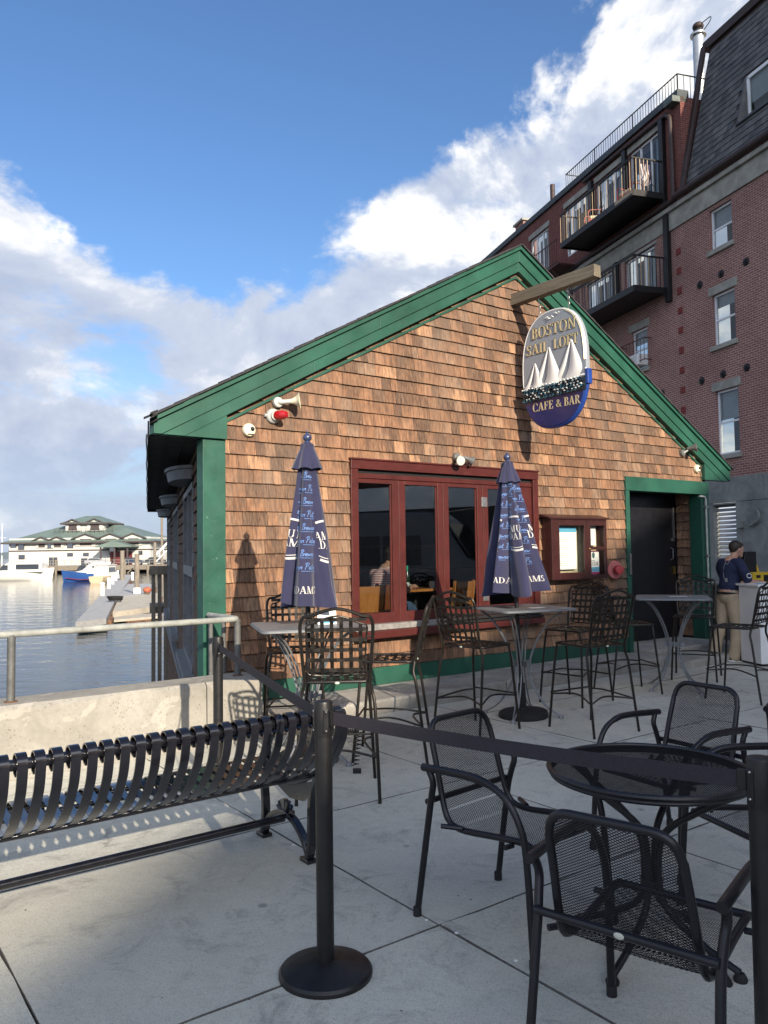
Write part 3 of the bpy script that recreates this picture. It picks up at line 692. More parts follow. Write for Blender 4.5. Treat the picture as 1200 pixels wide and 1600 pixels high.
MB().lathe([(.03, 0), (.03, .015), (.018, .02), (.018, .035)], 14, (6.10, .428, 1.72), (0, -1, 0)).build('lock_cylinder', M['steel'], dl)
MB().box(6.09, 6.13, .395, .429, 1.17, 1.30).build('lock_plate', M['brass'], dl, None, .004)
cp = MB().tube([(6.12, -.07, 2.40)]+[(6.22+.06*cos(a), -.075, 2.34+.06*sin(a)) for a in (1.9, 1.4, .9, .4, 0)]+[(6.285, -.075, .95), (6.285, -.075, .35)], .016, 10).build('conduit', M['offgrey'], cafe)
for zz in (2.22, 1.45, .75): MB().box(6.25, 6.32, -.095, -.052, zz, zz+.03).build('conduit_strap', M['steel'], cp, None)
MB().box(4.315, 4.35, -.075, -.05, 1.22, 1.52).build('door_hinge', M['steel'], fd, None, .004)
# ------------------------------------------------------------------ brick warehouse on the right (local frame: x = along the wall away from us, y = out of the wall, z up)
OB = V((17.831, 0, 0)); BX = V((-.28622, .95816, 0)); BRZ = atan2(BX.y, BX.x)
bb = thing('brick_building', 'tall red brick warehouse with slate mansard and iron balconies right of the cafe', 'building', OB, BRZ)
T0, T1 = -4.0, 62.0
WINS = [(24.79, 25.79, 4.45, 6.46), (24.79, 25.79, 7.89, 9.51), (24.79, 25.79, 10.93, 12.23), (29.18, 30.14, 8.05, 9.51)]; LOW = [(28.6, 30.4, 10.42, 12.25), (31.3, 33.1, 10.42, 12.25)]
LOUV = (25.0, 25.98, 1.25, 2.9)
def holes_wall(mb, x0, x1, z0, z1, holes, y=0., dep=.22, mi=0, mir=0):
    xs = sorted({x0, x1, *[h[0] for h in holes], *[h[1] for h in holes]}); zs = sorted({z0, z1, *[h[2] for h in holes], *[h[3] for h in holes]})
    for i in range(len(xs)-1):
        for j in range(len(zs)-1):
            xc, zc = (xs[i]+xs[i+1])/2, (zs[j]+zs[j+1])/2
            if not any(h[0] < xc < h[1] and h[2] < zc < h[3] for h in holes):
                mb.add([(xs[i], y, zs[j]), (xs[i+1], y, zs[j]), (xs[i+1], y, zs[j+1]), (xs[i], y, zs[j+1])], [(3, 2, 1, 0)], mi)
    for (a, b, c, d) in holes:
        P = [(a, y, c), (b, y, c), (b, y, d), (a, y, d), (a, y-dep, c), (b, y-dep, c), (b, y-dep, d), (a, y-dep, d)]
        mb.add(P, [(0, 1, 5, 4), (1, 2, 6, 5), (2, 3, 7, 6), (3, 0, 4, 7)], mir)
w = MB(); holes_wall(w, T0, 27.0, 3.72, 13.3, WINS[:3]); holes_wall(w, 27.0, T1, 3.72, 13.3, WINS[3:]+LOW); w.build('wall', M['brick'], bb, None)
UP = [(28.05, 29.95, 13.95, 16.15), (30.33, 32.24, 13.95, 16.1), (32.76, 34.66, 13.95, 16.1), (36.17, 37.9, 13.75, 15.95), (40.5, 42.2, 13.75, 15.95)]
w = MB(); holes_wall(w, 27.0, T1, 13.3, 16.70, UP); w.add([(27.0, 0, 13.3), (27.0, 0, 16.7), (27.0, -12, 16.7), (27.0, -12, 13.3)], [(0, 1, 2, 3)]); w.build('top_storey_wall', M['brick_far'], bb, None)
w = MB(); holes_wall(w, T0, T1, -.05, 2.95, [LOUV], .06); w.build('granite_base', M['granite'], bb, None)
# granite courses stand a little proud, each block its own
rs = random.Random(21); x = 18.0
while x < 34:
    L = rs.uniform(1.6, 2.6); MB().box(x+.006, x+L-.006, -.05, .085+rs.uniform(-.006, .006), 2.962, 3.715).build('granite_block', M['granite'], bb, None, .012); x += L
xx = [18.0, 19.8, 21.9, 23.4, 24.98]
for i in range(len(xx)-1): MB().box(xx[i]+.006, xx[i+1]-.006, -.05, .075, -.05, 2.955).build('granite_block', M['granite'], bb, None, .012)
for (a, b) in ((26.0, 27.6), (27.6, 29.6), (29.6, 31.2)): MB().box(a+.006, b-.006, -.05, .075, -.05, 2.955).build('granite_block', M['granite'], bb, None, .012)
lv = MB(); z = LOUV[2]+.02
while z < LOUV[3]-.05: lv.add([(LOUV[0], -.12, z+.09), (LOUV[1], -.12, z+.09), (LOUV[1], -.05, z), (LOUV[0], -.05, z), (LOUV[0], -.13, z+.08), (LOUV[1], -.13, z+.08), (LOUV[1], -.06, z-.01), (LOUV[0], -.06, z-.01)], [(3, 2, 1, 0), (4, 5, 6, 7), (0, 1, 5, 4), (2, 3, 7, 6)]); z += .13
lo_ = lv.build('louver', M['louver'], bb, None)
def double_hung(x0, x1, z0, z1, parent, y=-.12, blind=.5, lintel=True, dark=False):
    f = MB(); fw = .065
    f.box(x0, x0+fw, y-.05, y+.03, z0, z1); f.box(x1-fw, x1, y-.05, y+.03, z0, z1); f.box(x0+fw, x1-fw, y-.05, y+.03, z1-fw, z1); f.box(x0+fw, x1-fw, y-.05, y+.03, z0, z0+fw)
    zm = (z0+z1)/2; f.box(x0+fw, x1-fw, y-.03, y+.018, zm-.03, zm+.03)
    o = f.build('window', M['vinyl'], parent, None, .006)
    MB().box(x0+fw, x1-fw, y-.022, y-.016, z0+fw, z1-fw).build('pane', M['glass'], o, None)
    zb = z1-(z1-z0)*blind; MB().box(x0+fw*.6, x1-fw*.6, y-.075, y-.07, zb, z1-.03).build('roller_blind', M['shade'], o, None)
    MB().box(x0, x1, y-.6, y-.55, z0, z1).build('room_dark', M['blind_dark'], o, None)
    if lintel:
        MB().box(x0-.13, x1+.13, -.1, .03, z1+.005, z1+.27).build('lintel', M['limestone'], o, None, .01)
    MB().box(x0-.09, x1+.09, -.12, .085, z0-.15, z0-.005).build('window_ledge', M['limestone'], o, None, .01)
    return o
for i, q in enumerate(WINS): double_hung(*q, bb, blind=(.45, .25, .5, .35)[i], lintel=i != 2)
ac = MB().box(29.25, 30.05, -.1, .38, 8.12, 8.52).build('air_conditioner', M['white'], bb, None, .02)
gr = MB()
for k in range(7): gr.box(29.32, 29.98, .381, .386, 8.17+k*.045, 8.19+k*.045)
gr.build('grille', M['offgrey'], ac, None)
# small iron guard in front of the left window
gd = MB(); gd.bar((28.95, .30, 9.02), (30.5, .30, 9.02), .03, .03); gd.bar((28.95, .30, 8.25), (30.5, .30, 8.25), .03, .03)
for k in range(8): gd.tube([(28.97+k*.215, .30, 8.25), (28.97+k*.215, .30, 9.02)], .011, 6)
for xq in (28.95, 30.5): gd.bar((xq, 0, 9.02), (xq, .30, 9.02), .03, .03); gd.bar((xq, 0, 8.25), (xq, .30, 8.25), .03, .03)
gd.build('window_guard', M['maroon'], bb, None)
# anchor plates and the row of painted squares
for (x, z) in ((24.26, 10.07), (25.33, 10.07), (26.32, 10.05), (24.39, 6.92), (25.40, 6.94), (26.38, 6.94), (28.43, 6.93), (22.9, 10.05), (22.9, 6.9)):
    MB().lathe([(.125, 0), (.125, .02), (.10, .045), (.05, .05), (.05, .085), (.0, .09)], 18, (x, .0, z), (0, 1, 0)).build('anchor_plate', M['iron'], bb)
for k in range(9): MB().box(27.22, 27.44, -.01, .03, 11.42-k*.672, 11.64-k*.672).build('painted_block', M['brick_red'], bb, None, .01)
# stone band and gutter below the roof
for (a, b) in ((T0, 18.5), (18.5, 21.6), (21.6, 24.4), (24.4, 27.9)): MB().box(a+.004, b-.004, -.05, .06, 12.36, 12.98).build('stone_band', M['limestone'], bb, None, .012)
MB().box(T0, 48, -.05, .16, 12.985, 13.14).build('stone_cornice', M['limestone'], bb, None, .015)
MB().box(27.91, 48, -.02, .045, 12.42, 12.98).build('stone_band', M['limestone'], bb, None, .012)
MB().tube([(T0, .22, 13.30), (27.2, .22, 13.30)], .11, 12).build('gutter', M['flashing'], bb)
MB().tube([(27.2, .18, 13.26), (50, .18, 13.26)], .085, 12).build('gutter', M['flashing'], bb)
# mansard: sloping slate face with a deep-set window
MZ0, MZ1, MIN = 13.36, 18.45, -1.12
def MSY(z): return .10+(MIN-.10)*(z-MZ0)/(MZ1-MZ0)
MW = (22.2, 24.45, 14.45, 15.92)
ms = MB(); xr = lambda z: 26.75+.25*(z-MZ0)/(MZ1-MZ0)
zs = [MZ0, MW[2], MW[3], MZ1]
def mq(x0, x1, z0, z1, x1b=None): ms.add([(x0, MSY(z0), z0), (x1, MSY(z0), z0), (x1b if x1b else x1, MSY(z1), z1), (x0, MSY(z1), z1)], [(3, 2, 1, 0)])
mq(T0, 26.8, MZ0, MW[2]); mq(T0, MW[0], MW[2], MW[3]); mq(MW[1], 26.8, MW[2], MW[3]); mq(T0, 26.8, MW[3], MZ1)
ms.box(T0, 26.8, -12, MIN+.05, MZ1-.5, MZ1-.05)
ms.add([(26.8, MSY(MZ0), MZ0), (26.8, MIN, MZ1), (26.8, -12, MZ1), (26.8, -12, MZ0)], [(0, 1, 2, 3)])
mans = ms.build('mansard', M['flashing'], bb, None)
sl = MB(); rs = random.Random(8); z = MZ0+.02; exp = .225; r_ = 0
while z < MZ1-.2:
    x = 17.5+(.15 if r_ % 2 else 0)
    while x < 26.72:
        wd = .285; x1 = min(x+wd, 26.74)
        inw = lambda q: MW[0]-.02 < q < MW[1]+.12 and MW[2]-.05 < z+.08 < MW[3]+.05
        if not (inw(x+.02) or inw(x1-.02)):
            t = rs.uniform(.022, .034); zz0 = z+rs.uniform(-.006, .006); zt = z+exp+.05
            sl.add([(x+.004, MSY(zz0), zz0), (x1-.004, MSY(zz0), zz0), (x1-.004, MSY(zz0)+t, zz0), (x+.004, MSY(zz0)+t, zz0), (x+.004, MSY(zt)+.004, zt), (x1-.004, MSY(zt)+.004, zt)], [(3, 2, 1, 0), (5, 4, 3, 2)[::-1], (0, 4, 3)[::-1], (1, 2, 5)[::-1], (2, 5, 4, 3), (3, 4, 5, 2)][:2]+[(0, 3, 4), (1, 5, 2)], rs.choice((0, 0, 1)))
        x += wd
    z += exp; r_ += 1
o = sl.build('slate_courses', [M['slate'], M['slate_b']], mans, None); o['kind'] = 'stuff'
MB().box(T0, 27.02, MIN-.2, MIN+.16, MZ1-.06, MZ1+.24).build('roof_edge', M['flashing'], mans, None, .02)
# the end trim that runs up the mansard's left side
mb = MB(); a = V((26.86, .16, MZ0)); b = V((26.95, MIN+.14, MZ1+.1)); mb.bar(a, b, .20, .12, (0, 1, 0)); mb.build('end_trim', M['flashing'], mans, None, .02)
# dormer recess and paired window
yb = MSY(MW[2])-.52; rc = MB()
rc.add([(MW[0], MSY(MW[2]), MW[2]), (MW[1], MSY(MW[2]), MW[2]), (MW[1], yb, MW[2]), (MW[0], yb, MW[2])], [(0, 1, 2, 3)]); rc.add([(MW[1], MSY(MW[2]), MW[2]), (MW[1], MSY(MW[3]), MW[3]), (MW[1], yb, MW[3]), (MW[1], yb, MW[2])], [(3, 2, 1, 0)])
rc.add([(MW[0], MSY(MW[3]), MW[3]), (MW[1], MSY(MW[3]), MW[3]), (MW[1], yb, MW[3]), (MW[0], yb, MW[3])], [(3, 2, 1, 0)]); rc.add([(MW[0], yb, MW[2]), (MW[1], yb, MW[2]), (MW[1], yb, MW[3]), (MW[0], yb, MW[3])], [(3, 2, 1, 0)])
rc.build('dormer_recess', M['slate_b'], mans, None)
for k in range(6):      # rounded slates that wrap the jamb
    z = MW[2]+.02+k*.245; pts = [(MW[1]+.16, MSY(z)+.03, z), (MW[1]+.10, MSY(z)+.07, z), (MW[1]+.02, MSY(z)+.075, z), (MW[1]-.02, MSY(z)-.04, z), (MW[1]-.022, MSY(z)-.28, z)]
    q = [(p[0], p[1]-.05, p[2]+.25) for p in pts]; MB().add(pts+q, [(i, i+1, i+6, i+5)[::-1] for i in range(4)]+[(0, 1, 2, 3, 4)]).build('jamb_slate', M['slate'], mans, 50)
wf = MB(); yw = MSY(MW[2])-.30
for (a, b, c, d) in ((MW[0], MW[1], MW[3]-.11, MW[3]), (MW[0], MW[1], MW[2], MW[2]+.10), (MW[1]-.10, MW[1], MW[2], MW[3]), (23.25, 23.40, MW[2], MW[3]), (MW[0], MW[0]+.1, MW[2], MW[3])): wf.box(a, b, yw-.05, yw+.04, c, d)
o = wf.build('dormer_window', M['vinyl'], mans, None, .008)
MB().box(MW[0]+.05, MW[1]-.05, yw-.01, yw-.002, MW[2]+.05, MW[3]-.05).build('pane', M['glass'], o, None)
MB().box(MW[0]+.05, MW[1]-.05, yw-.08, yw-.07, MW[2]+.62, MW[3]-.04).build('roller_blind', M['shade'], o, None)
MB().box(MW[0]-.1, MW[1]+.16, MSY(MW[2])-.35, MSY(MW[2])+.09, MW[2]-.05, MW[2]).build('dormer_ledge', M['copper'], mans, None, .01)
# metal flue on the mansard roof
fx, fy, fz = 28.45, -2.0, 19.0
fl_ = MB().lathe([(.20, -2.2), (.20, 1.05), (.28, 1.06), (.28, 1.13), (.2, 1.15)], 22, (fx, fy, fz)).build('flue_pipe', M['chrome'], bb)
MB().lathe([(.17, 1.15), (.17, 1.28)], 16, (fx, fy, fz)).build('flue_neck', M['iron'], fl_)
MB().sphere((fx, fy, fz+1.42), .2, 14, 8, 0, (1, 1, .75)).build('flue_cowl', M['flashing'], fl_)
MB().tube(spline([(fx-.3, fy, fz+1.1), (fx-.62, fy, fz+1.22), (fx-.65, fy, fz+1.36), (fx-.2, fy, fz+1.42)], 5), .016, 6).build('wire_loop', M['iron'], fl_)
# roof edge and railing of the lower part
ed = MB().box(27.0, T1, -.35, .10, 16.70, 16.95).build('roof_edge', M['copper'], bb, None, .015)
MB().box(27.0, 27.5, -.3, .30, 16.5, 16.72).build('rain_head', simple('verdigris_metal', (.12, .14, .13), .6, .3, .4, 6), bb, None, .02)
rr_ = MB(); rz = 17.82; xa, xb = 27.5, 35.05
for (a, b) in (((xa, -.3, rz), (xb, -.3, rz)), ((xa, -.3, rz), (xa, -4, rz)), ((xb, -.3, rz), (xb, -3, rz)), ((xa, -.3, 17.02), (xb, -.3, 17.02))): rr_.bar(a, b, .035, .03)
n = 46
for k in range(n+1): x = xa+(xb-xa)*k/n; rr_.tube([(x, -.3, 16.95), (x, -.3, rz)], .026 if k % 16 == 0 else .0115, 5)
for k in range(1, 14): rr_.tube([(xa, -.3-k*.26, 16.95), (xa, -.3-k*.26, rz)], .0115, 5)
for k in range(1, 8): rr_.tube([(xb, -.3-k*.3, 16.95), (xb, -.3-k*.3, rz)], .0115, 5)
rr_.build('roof_railing', M['iron'], bb, None)
sk = MB(); sk.box(28.9, 30.3, -2.2, -1.0, 16.95, 17.75); sk.box(30.5, 32.7, -2.6, -.9, 16.95, 17.6); sk.build('roof_box', simple('grey_brown_cladding', (.14, .115, .085), .8, 0, .3, 4), bb, None, .03)
ck = MB().box(42.1, 43.0, -2.6, -1.8, 16.9, 18.85).build('chimney', M['brick'], bb, None)
MB().box(42.0, 43.1, -2.7, -1.7, 18.855, 18.97).build('chimney_cap', M['limestone'], ck, None)
MB().lathe([(.11, 0), (.11, 1.2)], 10, (36.6, -.5, 16.9)).build('vent_pipe', M['flashing'], bb)
# brown down pipe beside the balcony doors
MB().tube(spline([(33.0, .10, 16.5), (28.3, .10, 16.42), (27.55, .10, 16.3), (27.42, .10, 15.8), (27.38, .10, 14.0), (27.3, .16, 13.4)], 5), .075, 10).build('down_pipe', M['flashing'], bb)
# glazed doors of the top storey
for i, (a, b, c, d) in enumerate(UP+LOW):
    f = MB(); y = -.10
    for (p, q) in ((a, a+.07), (b-.07, b), (a+(b-a)*.36-.04, a+(b-a)*.36+.04), (a+(b-a)*.68-.04, a+(b-a)*.68+.04)): f.box(p, q, y-.04, y+.03, c, d)
    f.box(a, b, y-.04, y+.03, d-.08, d); f.box(a, b, y-.04, y+.03, c, c+.12)
    o = f.build('balcony_door' if i < 3 or i > 4 else 'window', M['vinyl'], bb, None, .006)
    MB().box(a+.03, b-.03, y-.012, y-.006, c+.05, d-.05).build('pane', M['glass'], o, None)
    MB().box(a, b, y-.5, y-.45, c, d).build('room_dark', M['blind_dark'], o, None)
    MB().box(a+.03, a+(b-a)*.3, y-.12, y-.10, c, d).build('curtain', M['shade'], o, None)
    MB().box(a-.12, b+.1, -.08, .035, d+.005, d+(.24 if i < 5 else .1)).build('lintel', M['limestone'], o, None, .01)
def balcony(t0, t1, z0, dep, hh, name, posts):
    p = MB(); p.box(t0, t1, .02, dep, z0, z0+.10); p.box(t0, t1, dep-.05, dep+.02, z0-.06, z0+.16); p.box(t0-.03, t0+.02, .02, dep, z0-.06, z0+.16); p.box(t1-.02, t1+.03, .02, dep, z0-.06, z0+.16)
    o = p.build(name, M['iron'], bb, None, .008)
    r = MB(); zt = z0+hh
    r.box(t0-.02, t1+.02, dep-.03, dep+.02, zt-.05, zt); r.box(t0-.02, t0+.03, .0, dep-.03, zt-.05, zt); r.box(t1-.03, t1+.02, .0, dep-.03, zt-.05, zt)
    r.build('balcony_rail', M['iron'], o, None)
    n = int((t1-t0)/.155)
    for k in range(n+1):
        x = t0+(t1-t0)*k/n; MB().box(x-.008, x+.008, dep-.013, dep+.003, z0+.14, zt-.05).build('baluster', M['tanrail'] if k % 3 == 1 else M['iron'], o, None)  # some balusters tan: sunlight on the iron put into the colour
    for k in range(1, 9):
        y = dep*k/9
        for x in (t0, t1): MB().box(x-.013, x+.013, y-.012, y+.012, z0+.14, zt-.05).build('baluster', M['tanrail'] if x == t0 and k > 4 else M['iron'], o, None)  # tan ones at the near end paint sunlight on iron
    for (x, za, zb) in posts: MB().box(x-.11, x+.11, .0, .16, za, zb).build('wall_channel', M['iron'], o, None, .01)
    return o
ba = balcony(27.85, 32.73, 13.58, 1.35, 1.29, 'balcony', ((27.92, 13.3, 16.4), (30.14, 14.9, 16.35), (32.5, 14.9, 16.3)))
bo = balcony(27.95, 34.5, 10.32, 1.35, 1.22, 'balcony', ((27.82, 9.95, 12.95), (30.9, 10.4, 12.4)))
MB().box(27.87, 28.9, 1.36, 1.375, 13.60, 13.72).build('sunlit_end_plate', M['tanrail'], ba, None)  # tan colour stands for sunlight on the balcony edge
# what stands on the balconies: top-level things, in the same frame
def bpt(x, y, z): return OB+BX*x+V((-.95816, -.28622, 0))*y+V((0, 0, z))
def bal_chair(x, y, z, rz, label):
    t = thing('patio_chair', label, 'chair', bpt(x, y, z), BRZ+rz, 'chairs on the top balcony')
    MB().box(-.28, .28, -.26, .26, .38, .50).build('cushion', simple('cream_cushion', (.55, .48, .33), .9, 0, .1, 6), t, None, .03)
    MB().box(-.30, .30, -.28, .28, .26, .375).build('seat', simple('coral_red_paint', (.40, .06, .035), .5, 0, .15, 6), t, None, .015)
    f = MB()
    for sx in (-.3, .3):
        f.tube(spline([(sx, -.28, 0), (sx, -.3, .5), (sx, -.28, .68), (sx, .1, .70), (sx, .3, .62), (sx, .3, 0)], 4), .016, 6)
    f.tube([(-.3, -.3, .9), (.3, -.3, .9)], .016, 6); f.tube([(-.3, -.3, .4), (-.3, -.3, .9)], .016, 6); f.tube([(.3, -.3, .4), (.3, -.3, .9)], .016, 6)
    f.build('frame', bpy.data.materials['coral_red_paint'], t)
bal_chair(28.9, .75, 13.68, .2, 'red patio chair with cream cushion at near end of top balcony')
bal_chair(31.2, .75, 13.68, -.3, 'red patio chair with cream cushion mid way along top balcony')
t = thing('wicker_screen', 'tan wicker screen at the far end of the top balcony', 'screen', bpt(32.1, .7, 13.68), BRZ)
mb = MB()
for k in range(9): mb.box(-.32+k*.08, -.32+k*.08+.055, -.02, .02, .08, 1.05)
mb.build('slats', M['tanrail'], t, None, .004); MB().box(-.34, .38, -.03, .03, 0, .08).build('foot', M['tanrail'], t, None)
MB().box(-.34, .38, -.03, .03, 1.05, 1.1).build('top_bar', M['tanrail'], t, None)
m = MT('striped_flag'); wv = m.n('ShaderNodeTexWave'); wv.wave_type = 'BANDS'; wv.bands_direction = 'X'; wv.inputs['Scale'].default_value = 4.; m.l(m.tc.outputs['Object'], wv.inputs[0])
m.base(m.mix(m.rng(wv.outputs['Fac'], .45, .55), (.03, .03, .08), (.55, .5, .5)), .8)
t = thing('flag', 'small dark striped flag draped at the near corner of top balcony', 'flag', bpt(27.98, .55, 14.0), BRZ)
MB().tube([(0, -.1, 0), (0, .35, .95)], .012, 6).build('staff', M['iron'], t)
mb = MB(); mb.grid(lambda u, v: (.05*sin(u*9+v*3)*(.3+v), .33-.36*u+.04*sin(v*7), .9-v*.78+.05*cos(u*6)-.12*u), 12, 14); mb.build('cloth', m.m, t, 60)
# fire escape platform by the far window
fe = MB(); fz = 13.25
fe.box(33.6, 38.6, .02, 1.0, fz, fz+.06)
for k in range(26): x = 33.7+k*.19; fe.tube([(x, 1.0, fz+.06), (x, 1.0, fz+1.05)], .012, 5)
fe.bar((33.6, 1.0, fz+1.05), (38.6, 1.0, fz+1.05), .035, .03); fe.bar((33.6, 1.0, fz+.12), (38.6, 1.0, fz+.12), .03, .03); fe.bar((38.6, 0, fz+1.05), (38.6, 1., fz+1.05), .03, .03)
for x in (34.2, 36.4, 38.2): fe.bar((x, .98, fz), (x, .05, fz-.95), .05, .05); fe.bar((x, .04, fz-1.0), (x, .04, fz), .05, .05)
fe.build('fire_escape', M['maroon'], bb, None)
# wall fixtures near the ground: tap pipe and cables
mb = MB(); mb.tube(spline([(24.1, .12, 2.7), (23.95, .16, 2.55), (24.0, .16, 2.35), (24.35, .14, 2.2)], 5), .035, 8); mb.tube([(24.75, .12, 2.2), (24.75, .12, .8)], .015, 6); mb.box(24.66, 24.84, .08, .2, 2.16, 2.36)
mb.build('wall_pipe', M['granite'], bb)

# ------------------------------------------------------------------ building behind us, whose roof edge throws the shade over the patio
GD = V((.256, .967, 0)).normalized(); E0 = V((14.3, -29.6, 0)); HZ = 15.12
sh = thing('plaza_building', 'tall brick building closing the plaza behind the viewer', 'building', E0, atan2(GD.y, GD.x))
w = MB(); w.box(-34, 24.5, -14, 0, 0, HZ); w.build('wall', M['brick'], sh, None)
MB().box(-34.1, 24.6, -14, .0, HZ+.0, HZ+.02).build('roof', M['roofing'], sh, None)
for i in range(14):
    for j in range(4):
        o = MB().box(-32+i*4.0, -30.7+i*4.0, .004, .06, 2.2+j*3.2, 4.2+j*3.2).build('window', M['vinyl'], sh, None)
        MB().box(-31.9+i*4.0, -30.8+i*4.0, .05, .07, 2.3+j*3.2, 4.1+j*3.2).build('pane', M['farglass'], o, None)

# ------------------------------------------------------------------ harbour: club house on its pier
PY = 165.; fc = thing('club_house', 'white two storey yacht club with stepped green hip roofs across the water', 'building', (-63.4, PY, -.4), radians(-3)); fc.scale = (1.2, 1., .92)
wht = simple('white_clapboard', (.50, .495, .45), .8, 0, .08, .4); grn = simple('green_metal_roof', (.13, .175, .15), .55, .1, .15, .3); drk = simple('dark_eave_trim', (.06, .045, .045), .7, 0, .2, 1)
def hip(mb, x0, x1, y0, y1, z, h, inset, ov=.9):
    a = [(x0-ov, y0-ov, z), (x1+ov, y0-ov, z), (x1+ov, y1+ov, z), (x0-ov, y1+ov, z)]; b = [(x0+inset[0], y0+inset[1], z+h), (x1-inset[0], y0+inset[1], z+h), (x1-inset[0], y1-inset[1], z+h), (x0+inset[0], y1-inset[1], z+h)]
    mb.add(a+b, [(3, 2, 1, 0), (0, 1, 5, 4), (1, 2, 6, 5), (2, 3, 7, 6), (3, 0, 4, 7), (4, 5, 6, 7)])
    lo = [(p[0], p[1], z-.35) for p in a]; mb.add(a+lo, [(0, 4, 5, 1), (1, 5, 6, 2), (2, 6, 7, 3), (3, 7, 4, 0)], 1)
w = MB(); w.box(-12.5, 12.5, 0, 18, 0, 6.2); w.build('wall', wht, fc, None)
MB().box(-12.6, 12.6, -.12, 18.1, 3.25, 3.5).build('storey_band', drk, fc, None)
r = MB(); hip(r, -12.6, 12.6, 0, 18, 5.3, 3.9, (7.5, 6.2), 1.0); r.build('roof', [grn, drk], fc, None)
w = MB(); w.box(-3.6, 3.2, 3.5, 11, 7.2, 9.9); w.build('lantern_wall', wht, fc, None)
r = MB(); hip(r, -3.6, 3.2, 3.5, 11, 9.7, 1.75, (2.2, 3.3), .9); r.build('lantern_roof', [grn, drk], fc, None)
def gablet(x, z, wd, h, y=-.2, dep=3.5):
    m = MB(); m.prism([(x-wd/2, z-1.9), (x+wd/2, z-1.9), (x+wd/2, z-.1), (x, z+h-.25), (x-wd/2, z-.1)], lambda a, b: (a, y, b), lambda a, b: (a, y+dep, b)); o = m.build('gablet', wht, fc, None)
    r = MB()
    for sgn in (-1, 1):
        a = V((x, y-.5, z+h)); b = V((x+sgn*(wd/2+.7), y-.5, z-.2)); dd = V((0, dep+1.5, 0)); up = V((0, 0, .22)); P = [a, b, b+dd, a+dd, a-up, b-up, b+dd-up, a+dd-up]
        f = [(0, 1, 2, 3), (4, 7, 6, 5), (0, 4, 5, 1), (1, 5, 6, 2)]; f = f if sgn < 0 else [tuple(reversed(q)) for q in f]
        r.add(P, f[:2], 0); r.add(P, f[2:], 1)
    r.build('gablet_roof', [grn, drk], o, None)
    q = MB().box(x-wd*.28, x+wd*.28, y-.06, y+.05, z-1.75, z-.3).build('window', drk, o, None)
for (x, wd) in ((-6.6, 2.0), (-3.8, 2.2), (1.2, 3.6), (5.6, 3.4), (9.6, 3.2)): gablet(x, 6.2 if wd > 3 else 5.9, wd, .95 if wd > 3 else .7)
gablet(-2.4, 9.75, 2.6, .9, 3.2, 2); gablet(1.6, 9.75, 2.8, 1.0, 3.2, 2)
for (x, z, a, b) in ((-11.7, 4.9, .9, 1.3), (-10.3, 4.3, .9, 1.1), (-5.2, 4.5, .8, 1.1), (-1.6, 4.5, .9, 1.1), (-1.6, 2.4, .8, .6), (1.2, 2.4, .8, .6), (6.0, 3.6, 1.2, 2.6), (-10.2, 2.0, .9, .8), (10.8, 2.6, .5, .7), (-5.0, .9, .5, 1.7), (-4.2, .9, .5, 1.7), (.9, .7, .9, 1.5), (-2.4, 8.3, .7, 1.1), (1.6, 8.3, .9, 1.1)):
    y = 3.4 if z > 7.5 else -.08; o = MB().box(x-a/2-.1, x+a/2+.1, y-.02, y+.06, z-b/2-.1, z+b/2+.1).build('window', drk, fc, None)
    MB().box(x-a/2, x+a/2, y-.06, y-.021, z-b/2, z+b/2).build('pane', M['farglass'], o, None)
rr = MB()
for z in (7.9, 8.4): rr.bar((-5.4, 2.6, z), (5.0, 2.6, z), .05, .05)
for k in range(14): rr.bar((-5.4+k*.8, 2.6, 7.3), (-5.4+k*.8, 2.6, 8.4), .05, .05)
rr.build('terrace_rail', drk, fc, None)
# entrance porch
pr = MB(); pr.prism([(4.4, 3.9), (10.6, 3.9), (10.6, 4.1), (7.8, 5.2), (7.2, 5.2), (4.4, 4.1)], lambda a, b: (a, -4.6, b), lambda a, b: (a, .1, b)); o = pr.build('porch_roof', grn, fc, None)
for x in (5.2, 7.6, 9.8): MB().box(x-.12, x+.12, -4.2, -4.0, 0, 3.9).build('porch_post', drk, fc, None)
MB().box(5.5, 9.4, -.2, -.1, .1, 3.0).build('porch_door', simple('maroon_door', (.12, .02, .02), .5), fc, None)
# pier deck with piles, railing
pz = 0.; pier = thing('pier', 'timber pier carrying the white yacht club and its parked cars', 'pier', (-63.4, PY, -.4))
MB().box(-30, 52, -9, 60, -.5, -.02).build('deck', simple('pier_planks', (.23, .205, .165), .9, 0, .2, 1), pier, None)
MB().box(-30, 52, -9.2, -9.0, -.9, -.05).build('fascia_beam', M['timber'], pier, None)
for k in range(18):
    x = -28+k*4.5; MB().lathe([(.22, -3.5), (.22, 0.0 if k % 3 else 1.2)], 8, (x, -9.3, 0)).build('pile', M['timber'], pier)
    if k % 2: MB().bar((x, -9.1, -1.9), (x+1.6, -9.1, -.6), .2, .2).build('brace', M['timber'], pier, None)
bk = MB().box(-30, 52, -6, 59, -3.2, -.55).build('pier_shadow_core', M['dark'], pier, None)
rb = MB()
for z in (.55, 1.05): rb.bar((-30, -8.9, z), (52, -8.9, z), .07, .07)
for k in range(60): rb.bar((-30+k*1.39, -8.9, 0), (-30+k*1.39, -8.9, 1.05), .07, .07)
rb.build('pier_rail', simple('grey_rail', (.25, .24, .22), .8), pier, None)
